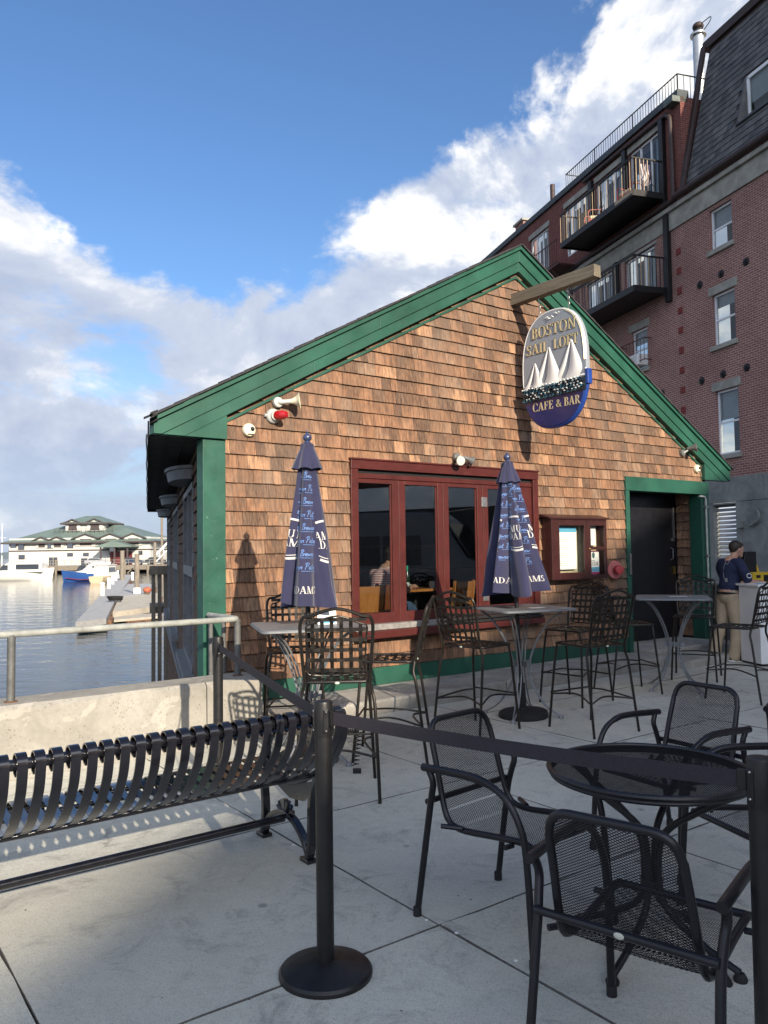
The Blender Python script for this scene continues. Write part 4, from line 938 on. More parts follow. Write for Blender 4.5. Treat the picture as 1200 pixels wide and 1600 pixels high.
def car(name, label, x, y, rz, body):
    t = thing(name, label, 'car', (x, y, -.4), rz, 'cars parked on the pier'); pm = simple(name+'_paint', body, .25, .3, .05, 2, coat=.5)
    prof = [(-2.15, .35), (2.1, .35), (2.2, .6), (2.1, .85), (1.15, .98), (.45, 1.45), (-1.25, 1.48), (-1.9, 1.0), (-2.2, .95), (-2.25, .6)]
    b = MB(); b.prism(prof, lambda a, z: (a, -.85, z), lambda a, z: (a, .85, z)); o = b.build('body', pm, t, 30, .06)
    MB().prism([(1.0, .99), (.42, 1.38), (-1.2, 1.40), (-1.7, 1.0)], lambda a, z: (a, -.868, z), lambda a, z: (a, .868, z)).build('side_glass', M['farglass'], t, None)
    for wx in (-1.35, 1.35):
        for sy in (-.8, .8):
            wq = MB().lathe([(.32, -.11), (.32, .11)], 18, (wx, sy, .32), (0, 1, 0)).build('wheel', M['rubber'], t)
            MB().lathe([(.19, -.118), (.19, .118)], 14, (wx, sy, .32), (0, 1, 0)).build('rim', M['steel'], wq)
    for sy in (-.6, .6): MB().box(2.12, 2.2, sy-.16, sy+.16, .62, .78).build('headlight', M['white'], t, None)
car('parked_car', 'dark blue car parked on pier beside the club porch', -50.2, 159., .1, (.03, .05, .09))
car('parked_car', 'dark grey suv parked on the pier just left of the pile', -45.6, 159.3, -.05, (.05, .055, .06))
car('parked_car', 'pale silver car parked under the club porch', -57.6, 159., .2, (.4, .41, .42))
# sails and masts, piles in the water
def pile(x, y, h, label, cap=None, r=.22):
    t = thing('mooring_pile', label, 'pile', (x, y, WZ), 0, 'mooring piles in the harbour'); MB().lathe([(r, -2), (r, h), (r*.9, h+.03)], 12).build('shaft', M['timber'], t)
    if cap: MB().lathe([(r*1.5, 0), (r*1.5, .9), (r*1.2, 1.0)], 12, (0, 0, -.05)).build('collar', M['white'], t)
def at(u, v, Y):
    """point at forward distance Y that a look along picture position (u, v) of the survey meets"""
    x = (u-600)/1240; y = -(v-800)/1240; xr = x*cos(PH)+y*sin(PH); yr = -x*sin(PH)+y*cos(PH); d = V((xr, cos(TH)-sin(TH)*yr, sin(TH)+cos(TH)*yr)); return V((0, 0, CAM_H))+d*(Y/d.y)
p = at(214, 900, 62); pile(p.x, 62, 3.55, 'thick grey pile with white collar standing beside the floating dock', True, .19)
p = at(191, 890, 95); pile(p.x, 95, 4.0, 'thin weathered pile rising at the far end of the dock', None, .26)
p = at(242, 890, 100); pile(p.x, 100, 5.0, 'tall pile near the cafe corner by the far gangway', None, .18)
p = at(253, 860, 118); pile(p.x, 118, 9.5, 'tallest slender pole just left of the cafe wall', None, .18)
mb = MB(); a = at(243, 868, 102); b = at(262, 848, 102); 
t = thing('gangway', 'white sloping gangway beam behind the piles', 'gangway', a); 
MB().bar((0, 0, 0), b-a, .25, .25).build('beam', M['white'], t, None); MB().bar((0, 0, -.9), b-a+V((0, 0, -.9)), .12, .12).build('lower_beam', M['white'], t, None)
for k in range(4): MB().bar((b-a)*(k/3)+V((0, 0, -.9)), (b-a)*(k/3), .08, .08, (1, 0, 0)).build('strut', M['white'], t, None)

# floating dock
def dock(name, label, pts, z, th, mat):
    t = thing(name, label, 'dock', (pts[0][0], pts[0][1], WZ)); P = [V((p[0]-pts[0][0], p[1]-pts[0][1], 0)) for p in pts]
    top = z-WZ; m = MB(); n = len(P); m.add([p+V((0, 0, top)) for p in P]+[p+V((0, 0, top-th)) for p in P], [tuple(range(n)), tuple(reversed(range(n, 2*n)))]+[(i, n+i, n+(i+1) % n, (i+1) % n) for i in range(n)]); m.build('deck', mat, t, None)
    # float boxes along the edge
    f = MB()
    for i in range(n):
        a, b = P[i], P[(i+1) % n]; L = (b-a).length; k = int(L/2.2)
        for q in range(k): c = a.lerp(b, (q+.5)/k); cen = sum(P, V())/n; c = c.lerp(cen, .06); f.obox((c.x, c.y, top-th-.25), (b-a).normalized()*.7, V((-(b-a).y, (b-a).x, 0)).normalized()*.2, V((0, 0, .25)))
    f.build('floats', simple('rusty_brown_float', (.16, .085, .05), .9, 0, .4, 4), t, None)
    return t
dz_ = -1.4
def og(u, v, z): 
    p = at(u, v, 10.); d = p-V((0, 0, CAM_H)); return V((0, 0, CAM_H))+d*((z-CAM_H)/d.z)
P = [og(118, 972, dz_), og(166, 966, dz_), og(180, 938, dz_), og(207, 898, dz_), og(186, 898, dz_)]
dk = dock('floating_dock', 'long grey floating dock running out towards the yacht club', [(p.x, p.y) for p in P], dz_, .28, M['deckwood'])
P2 = [og(176, 955, dz_), og(250, 946, dz_), og(252, 925, dz_), og(187, 931, dz_)]
dock('side_dock', 'short pale side dock joining the long dock behind the cafe', [(p.x, p.y) for p in P2], dz_-.04, .3, simple('pale_planks', (.42, .38, .31), .9, 0, .2, 2))
P3 = [og(178, 968, dz_-.3), og(250, 962, dz_-.3), og(250, 957, dz_-.3), og(178, 961, dz_-.3)]
dock('plank_walk', 'low floating plank in front of the side dock', [(p.x, p.y) for p in P3], dz_-.32, .12, bpy.data.materials['pale_planks'])
P4 = [og(181, 932, dz_), og(243, 927, dz_), og(243, 912, dz_), og(200, 912, dz_)]
dock('dock_landing', 'wide grey landing where the docks meet', [(p.x, p.y) for p in P4], dz_-.02, .3, M['deckwood'])
def bollard(u, v, label, hh=.95):
    p = og(u, v, dz_); t = thing('dock_post', label, 'post', p, 0, 'white posts along the floating dock')
    MB().lathe([(.16, 0), (.16, hh-.1), (.2, hh-.08), (.2, hh), (.06, hh+.06)], 12).build('post', M['white'], t); MB().lathe([(.22, 0), (.22, .07)], 12).build('base', M['offgrey'], t)
for i, (u, v) in enumerate(((160, 931), (170, 920), (176, 913), (181, 907), (184, 903), (207, 907))):
    bollard(u, v, ('nearest white post on the left edge of the floating dock', 'second white post along the left edge of the dock', 'third white post along the left edge of the dock', 'fourth white post along the left edge of the dock', 'farthest white post on the left edge of the dock', 'white post on the right edge of the dock near the pile')[i])
p = og(230, 928, dz_); t = thing('mooring_buoy', 'round rust red buoy lying on the side dock', 'buoy', p)
MB().sphere((0, 0, .30), .27, 16, 10, 0, (1.2, 1, .9)).build('ball', simple('rust_red_buoy', (.35, .10, .05), .7, 0, .3, 5), t); MB().lathe([(.2, 0), (.26, .1)], 12).build('cradle', M['timber'], t)
p = og(180, 940, dz_); t = thing('coiled_hose', 'dark coil of hose and cleat on the dock edge', 'hose', p)
MB().tube([(.35*cos(a)*(1+.02*a), .35*sin(a)*(1+.02*a), .06+.012*a) for a in [i*.4 for i in range(60)]], .04, 6).build('coil', M['rubber'], t); MB().box(-.3, .3, .5, .6, .05, .2).build('cleat', M['iron'], t, None, .02)

# boats
def hull(mb, L, B, H, sheer, mi=0, n=18, sink=.25, stern=.82):
    rows = []
    for i in range(n+1):
        u = i/n; x = -L/2+L*u; b = B/2*(1-max(0, (u-.45)/.55)**2.2)*(stern+(1-stern)*min(1, u*4)); b = max(b, .02); top = H+sheer*(u**2); 
        rows.append([(x+.35*(u**3), -b, top), (x+.1*u**3, -b*.88, H*.35), (x-.0, -b*.5, -sink), (x, 0, -sink*1.2), (x, b*.5, -sink), (x+.1*u**3, b*.88, H*.35), (x+.35*(u**3), b, top)])
    vs = [p for r in rows for p in r]; m = 7; fs = [(i*m+j, (i+1)*m+j, (i+1)*m+j+1, i*m+j+1)[::-1] for i in range(n) for j in range(m-1)]
    fs += [tuple(range(m))[::-1], ]; fs += [(i*m, i*m+6, (i+1)*m+6, (i+1)*m)[::-1] for i in range(n)]
    mb.add(vs, fs, mi)
whb = simple('boat_gelcoat', (.66, .64, .58), .3, 0, .06, .6, coat=.4); blh = simple('blue_gelcoat', (.03, .09, .28), .3, 0, .1, .6, coat=.4); cvs = simple('cream_canvas', (.62, .58, .50), .85, 0, .12, 2, .2)
q = og(20, 908, WZ); t = thing('white_cruiser', 'long white motor cruiser with a low cabin moored left of the blue boat', 'boat', (q.x-3.0, q.y+2, WZ), radians(4))
m = MB(); hull(m, 15, 3.6, 1.25, .55); m.build('hull', whb, t, 50)
c = MB(); c.prism([(1.0, 1.2), (7.0, 1.2), (7.0, 2.5), (2.6, 2.75), (1.9, 2.4)], lambda a, z: (a-.5, -1.3, z), lambda a, z: (a-.5, 1.3, z)); o = c.build('cabin', whb, t, None, .08)
MB().box(2.9, 6.1, -1.32, 1.32, 1.6, 2.35).build('cabin_glass', M['farglass'], o, None)
MB().prism([(.9, 1.5), (1.5, 2.25), (2.2, 2.25), (2.2, 1.5)], lambda a, z: (a-.4, -1.31, z), lambda a, z: (a-.4, 1.31, z)).build('windscreen', M['farglass'], o, None)
MB().tube([(-7, -1.5, 1.35), (-7.2, -1.5, 1.9), (-2, -1.7, 1.95), (-2, -1.7, 1.4)], .03, 6).build('bow_rail', M['steel'], t)
q = og(118, 909, WZ); t = thing('blue_motorboat', 'blue hulled motorboat under a cream canvas cover beside the dock', 'boat', (q.x+1.2, q.y+1.5, WZ), radians(184))
m = MB(); hull(m, 6.6, 2.4, 1.05, .5); m.build('hull', blh, t, 50)
MB().tube([(-3.2, 1.2, .25), (1, 1.2, .28), (2.9, .6, .5)], .05, 6).build('boot_stripe', simple('dark_red_stripe', (.2, .02, .03), .5), t)
m = MB(); m.grid(lambda u, v: (-3.1+4.9*u, 1.22*cos(pi*v)*(1-.55*max(0, u-.6)/.4), 1.05+1.55*(sin(pi*v)**.6)*(1 if u < .5 else max(.15, 1-(u-.5)*1.7))), 16, 13); cv = m.build('canvas_cover', cvs, t, 60)
MB().box(-1.9, -.8, 1.0, 1.16, 1.62, 2.1).build('canvas_window', M['farglass'], cv, None)
MB().prism([(.2, 1.5), (1.4, 1.5), (.9, 2.2), (.1, 2.2)], lambda a, z: (a, -.9, z), lambda a, z: (a, .9, z)).build('windscreen', M['farglass'], t, None)
q = og(158, 911, WZ); t = thing('cabin_boat', 'small tan cabin boat tied behind the blue motorboat', 'boat', (q.x, q.y+1.5, WZ), radians(85))
m = MB(); hull(m, 5.4, 2.3, .85, .35); m.build('hull', simple('tan_hull', (.50, .40, .26), .5), t, 50)
MB().box(-1.3, 1.0, -.95, .95, .8, 2.2).build('cabin', whb, t, None, .06); MB().box(-1.1, .8, -.97, .97, 1.35, 1.95).build('cabin_glass', M['farglass'], t, None); MB().box(-1.5, 1.2, -1.05, 1.05, 2.2, 2.3).build('cabin_roof', whb, t, None, .03)
MB().tube([(0, 0, 2.3), (0, 0, 3.4)], .04, 6).build('mast', M['steel'], t)
for (u, Y, h, lab) in ((3, 170, 14, 'bare mast left of the club house'), (77, 175, 9, 'short white mast above the left club roof')):
    p = at(u, 870, Y); t = thing('sailboat_mast', lab+' on the far side', 'mast', (p.x, Y, 0)); MB().tube([(0, 0, -1), (0, 0, h*.62)], [.12, .05], 8).build('spar', M['white'], t); MB().tube([(-.9, 0, h*.4), (.9, 0, h*.4)], .04, 6).build('spreader', M['white'], t)
# dark timber landing at the back corner of the cafe
t = thing('timber_landing', 'dark timber landing on piles at the back corner of the cafe', 'landing', O+D*-2.15+K*13.2)
ca = O+D*-2.15+K*13.2
m = MB()
for k in range(3): m.bar(KN*(.06+k*.15)+V((0, 0, -2.6)), KN*(.06+k*.15)+V((0, 0, 1.15)), .1, .1, K)
m.build('upright_boards', M['timber'], t, None)
MB().bar(KN*-.2+V((0, 0, 1.2)), KN*.46+V((0, 0, 1.2)), .3, .22).build('cap_beam', M['timber'], t, None)
MB().obox(KN*.2+K*.9+V((0, 0, .2)), KN*.25, K*.9, V((0, 0, .08))).build('platform', M['timber'], t, None)
# white things on the water further right
p = at(251, 872, 200); t = thing('far_boat', 'tiny white boats far off beside the cafe wall', 'boat', (p.x, 200, WZ)); m = MB(); hull(m, 9, 3, 1.2, .5); m.build('hull', whb, t, 50); MB().box(-2, 2, -1, 1, 1, 3).build('cabin', whb, t, None)
# ------------------------------------------------------------------ lettering: a small serif alphabet and a slanted script, drawn as strokes
def _st(x, y0, y1, w=.17): return [((x-w/2, y0), (x+w/2, y0), (x+w/2, y1), (x-w/2, y1))]
def _hb(x0, x1, y, w=.06): return [((x0, y-w/2), (x1, y-w/2), (x1, y+w/2), (x0, y+w/2))]
def _sf(x, y, l=.30, w=.05): return _hb(x-l/2, x+l/2, y, w)
def _dg(p, q, w):
    (x0, y0), (x1, y1) = p, q; n = 4; o = []
    for i in range(n):
        a, b = i/n, (i+1)/n; xa, ya, xb, yb = x0+(x1-x0)*a, y0+(y1-y0)*a, x0+(x1-x0)*b, y0+(y1-y0)*b
        o.append(((xa-w/2, ya), (xa+w/2, ya), (xb+w/2, yb), (xb-w/2, yb)))
    return o
def _ar(cx, cy, rx, ry, a0, a1, thick=.17, thin=.06, n=14):
    P = []
    for i in range(n+1):
        a = radians(a0+(a1-a0)*i/n); w = thin+(thick-thin)*abs(cos(a))**1.3; P.append(((cx+(rx-w/2)*cos(a)-w/2*cos(a), cy+(ry-thin/2)*sin(a)-w/2*sin(a)*.6), (cx+(rx-w/2)*cos(a)+w/2*cos(a), cy+(ry-thin/2)*sin(a)+thin/2*sin(a))))
    return [(P[i][0], P[i][1], P[i+1][1], P[i+1][0]) for i in range(n)]
def glyph(c):
    if c == 'I': return .38, _st(.19, 0, 1)+_sf(.19, .025)+_sf(.19, .975)
    if c == 'L': return .66, _st(.19, 0, 1)+_sf(.19, .975)+_hb(.04, .62, .03)+_dg((.60, .03), (.62, .28), .05)
    if c == 'T': return .74, _st(.37, 0, 1)+_sf(.37, .025, .32)+_hb(.03, .71, .97)+_dg((.06, .97), (.04, .74), .05)+_dg((.68, .97), (.70, .74), .05)
    if c == 'E': return .68, _st(.19, 0, 1)+_hb(.04, .62, .03)+_hb(.04, .60, .97)+_hb(.2, .46, .52)+_dg((.60, .03), (.63, .27), .05)+_dg((.58, .97), (.60, .76), .05)+_dg((.46, .42), (.46, .62), .05)
    if c == 'F': return .64, _st(.19, 0, 1)+_sf(.19, .025)+_hb(.04, .60, .97)+_hb(.2, .46, .52)+_dg((.58, .97), (.60, .74), .05)+_dg((.46, .42), (.46, .62), .05)
    if c == 'B': return .72, _st(.19, 0, 1)+_hb(.04, .4, .03)+_hb(.04, .38, .97)+_hb(.2, .42, .525)+_ar(.36, .755, .27, .245, -90, 90)+_ar(.38, .27, .31, .27, -90, 90)
    if c == 'R': return .78, _st(.19, 0, 1)+_sf(.19, .025)+_hb(.04, .38, .97)+_hb(.2, .42, .49)+_ar(.36, .735, .29, .265, -90, 90)+_dg((.70, .02), (.40, .5), .17)+_hb(.6, .80, .025, .05)
    if c == 'D': return .84, _st(.19, 0, 1)+_hb(.04, .36, .03)+_hb(.04, .36, .97)+_ar(.34, .5, .46, .5, -90, 90)
    if c == 'O': return .86, _ar(.43, .5, .42, .52, 0, 360, .17, .06, 26)
    if c == 'C': return .78, _ar(.43, .5, .42, .52, 42, 318, .17, .06, 22)+_dg((.70, .66), (.71, .98), .05)+_dg((.72, .05), (.72, .2), .05)
    if c == 'U': return .84, _st(.19, .3, 1)+_sf(.19, .975)+_st(.66, .3, 1, .08)+_sf(.66, .975, .24)+_ar(.425, .32, .30, .33, 180, 360, .14, .07)
    if c == 'S': return .60, _ar(.30, .745, .24, .26, 30, 270, .15, .07)+_ar(.30, .255, .26, .27, -150, 90, .15, .07)+_dg((.53, .78), (.53, .99), .05)+_dg((.06, .02), (.06, .22), .05)
    if c == 'A': return .82, _dg((.10, 0), (.40, 1), .06)+_dg((.68, 0), (.40, 1), .18)+_hb(.2, .56, .33, .055)+_sf(.10, .025, .24)+_sf(.68, .025, .32)
    if c == 'M': return 1.0, _st(.15, 0, 1, .07)+_dg((.50, 0), (.2, 1), .17)+_dg((.50, 0), (.78, 1), .06)+_st(.83, 0, 1)+_sf(.15, .025, .24)+_sf(.83, .025, .30)+_sf(.14, .975, .2)+_sf(.86, .975, .24)
    if c == 'N': return .86, _st(.15, 0, 1, .07)+_dg((.70, 0), (.16, 1), .17)+_st(.71, 0, 1, .07)+_sf(.15, .025, .24)+_sf(.12, .975, .2)+_sf(.71, .975, .26)
    if c == '&': return .82, _ar(.32, .76, .17, .22, 0, 360, .10, .05, 16)+_ar(.32, .27, .28, .27, 60, 330, .15, .06)+_dg((.74, 0), (.24, .68), .14)+_dg((.56, .1), (.72, .5), .05)
    return .36, []
def text_quads(s, h, track=.06):
    x = 0; o = []
    for c in s:
        w, q = glyph(c); o += [[((px+x)*h, py*h) for px, py in p] for p in q]; x += w+track
    return o, (x-track)*h
def poly_quads(P, w):
    o = []
    for i in range(len(P)-1):
        (x0, y0), (x1, y1) = P[i], P[i+1]; dx, dy = x1-x0, y1-y0; L = sqrt(dx*dx+dy*dy) or 1; nx, ny = -dy/L*w/2, dx/L*w/2; o.append([(x0-nx, y0-ny), (x0+nx, y0+ny), (x1+nx, y1+ny), (x1-nx, y1-ny)])
    return o
SCR = {'P': (.5, [[(.12, 0), (.26, .95)], [(.02, .75), (.15, .95), (.42, 1.0), (.55, .8), (.42, .55), (.2, .48)]]), 'B': (.5, [[(.12, 0), (.26, .95)], [(.05, .8), (.3, 1.), (.5, .85), (.3, .55), (.5, .35), (.35, .05), (.1, .02)]]),
 'a': (.36, [[(.32, .4), (.18, .45), (.06, .25), (.12, .04), (.25, .1), (.32, .4), (.28, .08), (.4, .05)]]), 't': (.26, [[(.2, .8), (.1, .1), (.18, .02), (.28, .1)], [(.04, .5), (.28, .54)]]),
 'r': (.28, [[(.04, .02), (.12, .42), (.16, .34), (.3, .42), (.26, .2), (.3, .05)]]), 'i': (.2, [[(.04, .05), (.12, .42), (.1, .08), (.2, .06)], [(.15, .58), (.17, .64)]]), 'o': (.32, [[(.2, .44), (.06, .3), (.1, .04), (.26, .1), (.28, .36), (.2, .44), (.36, .38)]]),
 'e': (.3, [[(.04, .2), (.26, .28), (.24, .42), (.1, .38), (.06, .14), (.16, .02), (.32, .12)]]), 'w': (.42, [[(.04, .42), (.08, .05), (.2, .3), (.24, .05), (.38, .3), (.36, .42), (.46, .38)]])}
def script_quads(s, h, w=.05):
    x = 0; o = []
    for c in s:
        if c == ' ': x += .3; continue
        a, L = SCR[c]
        for P in L: o += [[((px+x+py*.12)*h, py*h) for px, py in q] for q in poly_quads(P, w)]
        x += a
    return o, x*h
def split_quads(qs, step):
    o = []
    for q in qs:
        L = max(abs(q[2][0]-q[1][0]), abs(q[2][1]-q[1][1]), abs(q[1][0]-q[0][0]), abs(q[1][1]-q[0][1])); 
        if L <= step: o.append(q); continue
        n = int(math.ceil(L/step)); e1 = max(abs(q[2][0]-q[1][0]), abs(q[2][1]-q[1][1])) >= max(abs(q[1][0]-q[0][0]), abs(q[1][1]-q[0][1]))
        l = lambda a, b, t: (a[0]+(b[0]-a[0])*t, a[1]+(b[1]-a[1])*t)
        for i in range(n):
            a, b = i/n, (i+1)/n
            o.append([l(q[0], q[3], a), l(q[1], q[2], a), l(q[1], q[2], b), l(q[0], q[3], b)] if e1 else [l(q[0], q[1], a), l(q[0], q[1], b), l(q[3], q[2], b), l(q[3], q[2], a)])
    return o
def print_on(mb, qs, fn, mi=0):
    for q in qs: mb.add([fn(x, y) for x, y in q], [(0, 1, 2, 3)], mi)

# ------------------------------------------------------------------ hanging sign on its beam
bm = thing('sign_beam', 'weathered square timber beam jutting from the gable above the oval sign', 'beam', FR(2.115, 0, 4.74), CAFE_RZ)
b = MB(); n = 10
for i in range(n):     # checked and slightly crooked timber
    pass
b.grid(lambda u, v: (lambda a, yy: ((.060+.004*mnoise.noise((yy*4, a, 1)))*(1 if a in (1, 2) else -1), -yy, (.14 if a in (2, 3) else 0)+.004*mnoise.noise((yy*5, a, 9))))(int(round(u*4)) % 4, -.14+1.49*v), 4, 24, 0, True)
b.add([(-.060, -1.35, 0), (.060, -1.35, 0), (.060, -1.35, .14), (-.060, -1.35, .14)], [(0, 1, 2, 3)])
b.build('timber', M['beam'], bm, None)
sg = thing('cafe_sign', 'oval hanging sign reading BOSTON SAIL LOFT CAFE & BAR with three white sails', 'sign', FR(2.115, .68, 3.10), CAFE_RZ)
SH, SWD = 1.42, .50
def oval(t, k=1.):                       # superellipse outline, x = outwards along the beam
    e = 2/2.5; c, s_ = cos(t), sin(t); return (math.copysign(abs(c)**e, c)*SWD*k, SH/2+math.copysign(abs(s_)**e, s_)*SH/2*(1+(k-1)*SWD/(SH/2)))
N = 72; ol = [oval(2*pi*i/N) for i in range(N)]; SX = -.035                 # face looks towards -x
def sgn_pt(x, z, d=0.): return (SX-d, -x, z)
gry = simple('slate_grey_sign_paint', (.27, .30, .335), .35, 0, .06, 3, 0, coat=.3); nvy = simple('navy_sign_paint', (.006, .016, .11), .22, 0, .1, 3, coat=.6)
gold = simple('gold_leaf', (.70, .61, .37), .35, .35, .12, 20); ivory = simple('ivory_sail_paint', (.82, .81, .76), .4, 0, .05, 6); outl = simple('dark_letter_edge', (.05, .022, .015), .5)
m = MB(); m.prism([(x, z) for x, z in ol], lambda x, z: (SX, -x, z), lambda x, z: (-SX, -x, z)); m.build('board', gry, sg, 30)
# navy lower part, a thin slab over the board
lowz = .47; lp = [p for p in ol if p[1] < lowz]; lp.sort(key=lambda p: atan2(p[1]-SH/2, p[0])); 
lp = sorted([p for p in ol if p[1] <= lowz-.0], key=lambda p: (math.atan2(p[1]-1.2, p[0])))
m = MB(); m.prism([(x*1.0, z) for x, z in lp], lambda x, z: (SX-.006, -x, z), lambda x, z: (-SX+.004, -x, z)); m.build('navy_panel', nvy, sg, 30)
m = MB(); m.tube([sgn_pt(x*.985, SH/2+(z-SH/2)*.985, -.01) for x, z in ol if z > lowz+.02][::1], .013, 8); m.build('rim', ivory, sg)
m = MB(); m.tube([sgn_pt(oval(2*pi*i/N, .955)[0], oval(2*pi*i/N, .955)[1], .001) for i in range(N//2+8) if oval(2*pi*i/N, .955)[1] > lowz+.1 and oval(2*pi*i/N, .955)[0] > .2], .0045, 6); m.build('gold_line', gold, sg)
m = MB(); lq = sorted([p for p in ol if p[1] < lowz+.06], key=lambda p: math.atan2(p[1]-1.2, p[0])); m.tube([(0, -x*1.0, z) for x, z in lq], .034, 8); m.build('blue_edge', simple('bright_blue_edge', (.014, .05, .24), .35), sg)
MB().box(-.04, .04, -.53, -.485, .42, .60).build('blue_bracket', bpy.data.materials['bright_blue_edge'], sg, None, .008)
def sign_text(s, h, x0, z0, wmax, slope=0., mat=gold, edge=True, name='lettering'):
    qs, w = text_quads(s, h); k = wmax/w
    if edge:
        m = MB(); print_on(m, qs, lambda x, y: sgn_pt(x0+x*k-.006, z0+y-.005+slope*x, .0035)); print_on(m, qs, lambda x, y: sgn_pt(x0+x*k+.006, z0+y+.004+slope*x, .003)); m.build(name+'_outline', outl, sg, None)  # dark painted outline around the letters
    m = MB()
    for q in qs: m.prism([(x, y) for x, y in q], lambda x, y: sgn_pt(x0+x*k, z0+y+slope*x, .009), lambda x, y: sgn_pt(x0+x*k, z0+y+slope*x, .001))
    m.build(name, mat, sg, None)
sign_text('BOSTON', .135, -.33, 1.115, .70); sign_text('SAIL', .125, -.42, .925, .36); sign_text('LOFT', .125, .02, .925, .38); sign_text('CAFE', .105, -.335, .205, .33, edge=False); sign_text('&', .095, .04, .21, .085, edge=False); sign_text('BAR', .105, .165, .205, .24, edge=False)
def sail(x0, z0, pts_l, pts_r, bulge, name='sail'):
    """belly of cloth between a luff and a leech curve"""
    m = MB(); A = spline([(x, z, 0) for x, z in pts_l], 6); B = spline([(x, z, 0) for x, z in pts_r], 6); n = min(len(A), len(B)); w = 7; vs = []
    for i in range(n):
        for j in range(w): u = j/(w-1); p = A[i].lerp(B[i], u); vs.append(sgn_pt(x0+p.x, z0+p.y, .006+bulge*sin(pi*u)*(.25+.75*sin(pi*min(1, i/(n-1)*.9+.1)))))
    m.add(vs, [(i*w+j, i*w+j+1, (i+1)*w+j+1, (i+1)*w+j) for i in range(n-1) for j in range(w-1)]); m.build(name, ivory, sg, 60)
for (x, z, k) in ((-.46, .46, .36), (-.33, .42, .56), (.05, .50, .50)):
    sail(x, z, [(.22*k, .0*k), (.42*k, .35*k), (.50*k, .95*k)], [(.68*k, .02*k), (.80*k, .30*k), (.52*k, .97*k)], .026*k+.006)
    sail(x, z, [(-.16*k, 0), (.14*k, .35*k), (.47*k, .97*k)], [(.16*k, .08*k), (.32*k, .40*k), (.49*k, .97*k)], .014*k+.004, 'jib')
# wave relief: a dark band under rows of curling wavelets with white tips
wm = simple('deep_teal_wave_paint', (.008, .026, .040), .2, 0, .4, 30, coat=.5); wl = simple('teal_wave_paint', (.03, .11, .16), .25, 0, .4, 30, coat=.4)
def wedge(z):          # half width of the board at height z
    return max((abs(x) for x, zz in ol if abs(zz-z) < .06), default=.4)
def zslope(x): return .025*x
band = [(-.488, .345), (.488, .345), (.497, .50), (-.497, .50)]
m = MB(); m.prism(band, lambda x, z: sgn_pt(x, z+zslope(x), .016), lambda x, z: sgn_pt(x, z+zslope(x), -.01)); m.build('wave_band', wm, sg, None)
rq = random.Random(2); dk_, lt_, tp_ = MB(), MB(), MB()
curl = [(-1, 0), (-.5, .35), (-.05, .95), (.35, 1.05), (.62, .72), (.34, .74), (.22, .45), (.5, .12), (1, 0)]
tip = [(-.12, .80), (.0, 1.05), (.38, 1.18), (.72, .66), (.36, .80), (.1, .72)]
for r_ in range(5):
    n_ = 17; zz = .352+r_*.031
    for k in range(n_):
        x = -.47+.94*(k+.5*(r_ % 2)+rq.uniform(-.15, .15))/n_; sc = rq.uniform(.022, .031); e = .018+.004*r_; rt = rq.uniform(-.25, .25); fl_x = 1 if rq.random() < .8 else -1
        if abs(x) > .475: continue
        f3 = lambda px, pz, d: sgn_pt(x+fl_x*sc*(px*cos(rt)-pz*sin(rt)), zz+zslope(x)+sc*1.25*(px*sin(rt)+pz*cos(rt)), d)
        (dk_ if rq.random() < .5 else lt_).prism(curl, lambda a, b: f3(a, b, e+.014), lambda a, b: f3(a, b, e-.012))
        if r_ == 4 or rq.random() < .62: tp_.prism(tip, lambda a, b: f3(a, b, e+.020), lambda a, b: f3(a, b, e+.006))
for q, mt, nm in ((dk_, wm, 'dark_wavelets'), (lt_, wl, 'teal_wavelets'), (tp_, ivory, 'foam')): o = q.build(nm, mt, sg, None); o['kind'] = 'stuff'
for (x, z, s) in ((-.03, 1.315, .07), (.09, 1.35, .045)):
    m = MB(); P = [(-1, .35), (-.45, .55), (0, 0), (.5, .45), (1, .15)]; 
    for i in range(4): (a, b), (c, d) = P[i], P[i+1]; m.add([sgn_pt(x+a*s, z+b*s, .008), sgn_pt(x+c*s, z+d*s, .008), sgn_pt(x+c*s, z+d*s-.2*s, .012), sgn_pt(x+a*s, z+b*s-.12*s, .012)], [(0, 1, 2, 3)])
    m.sphere(sgn_pt(x, z-.05*s, .01), .13*s, 8, 6, 0, (1, 2, 1)); m.build('gull', ivory, sg, 50)
for x in (-.22, .24):
    c = MB(); zt, zb = 1.64, SH-.02-(.02 if abs(x) < .3 else .05)
    k = 0; z = zb
    while z < zt: 
        tw = (k % 2)*pi/2; c.tube([(0+.012*cos(t)*cos(tw), -x+.012*cos(t)*sin(tw), z+.022+.022*sin(t)) for t in [2*pi*i/10 for i in range(10)]], .0038, 5, True); z += .036; k += 1
    c.build('chain', M['steel'], sg)

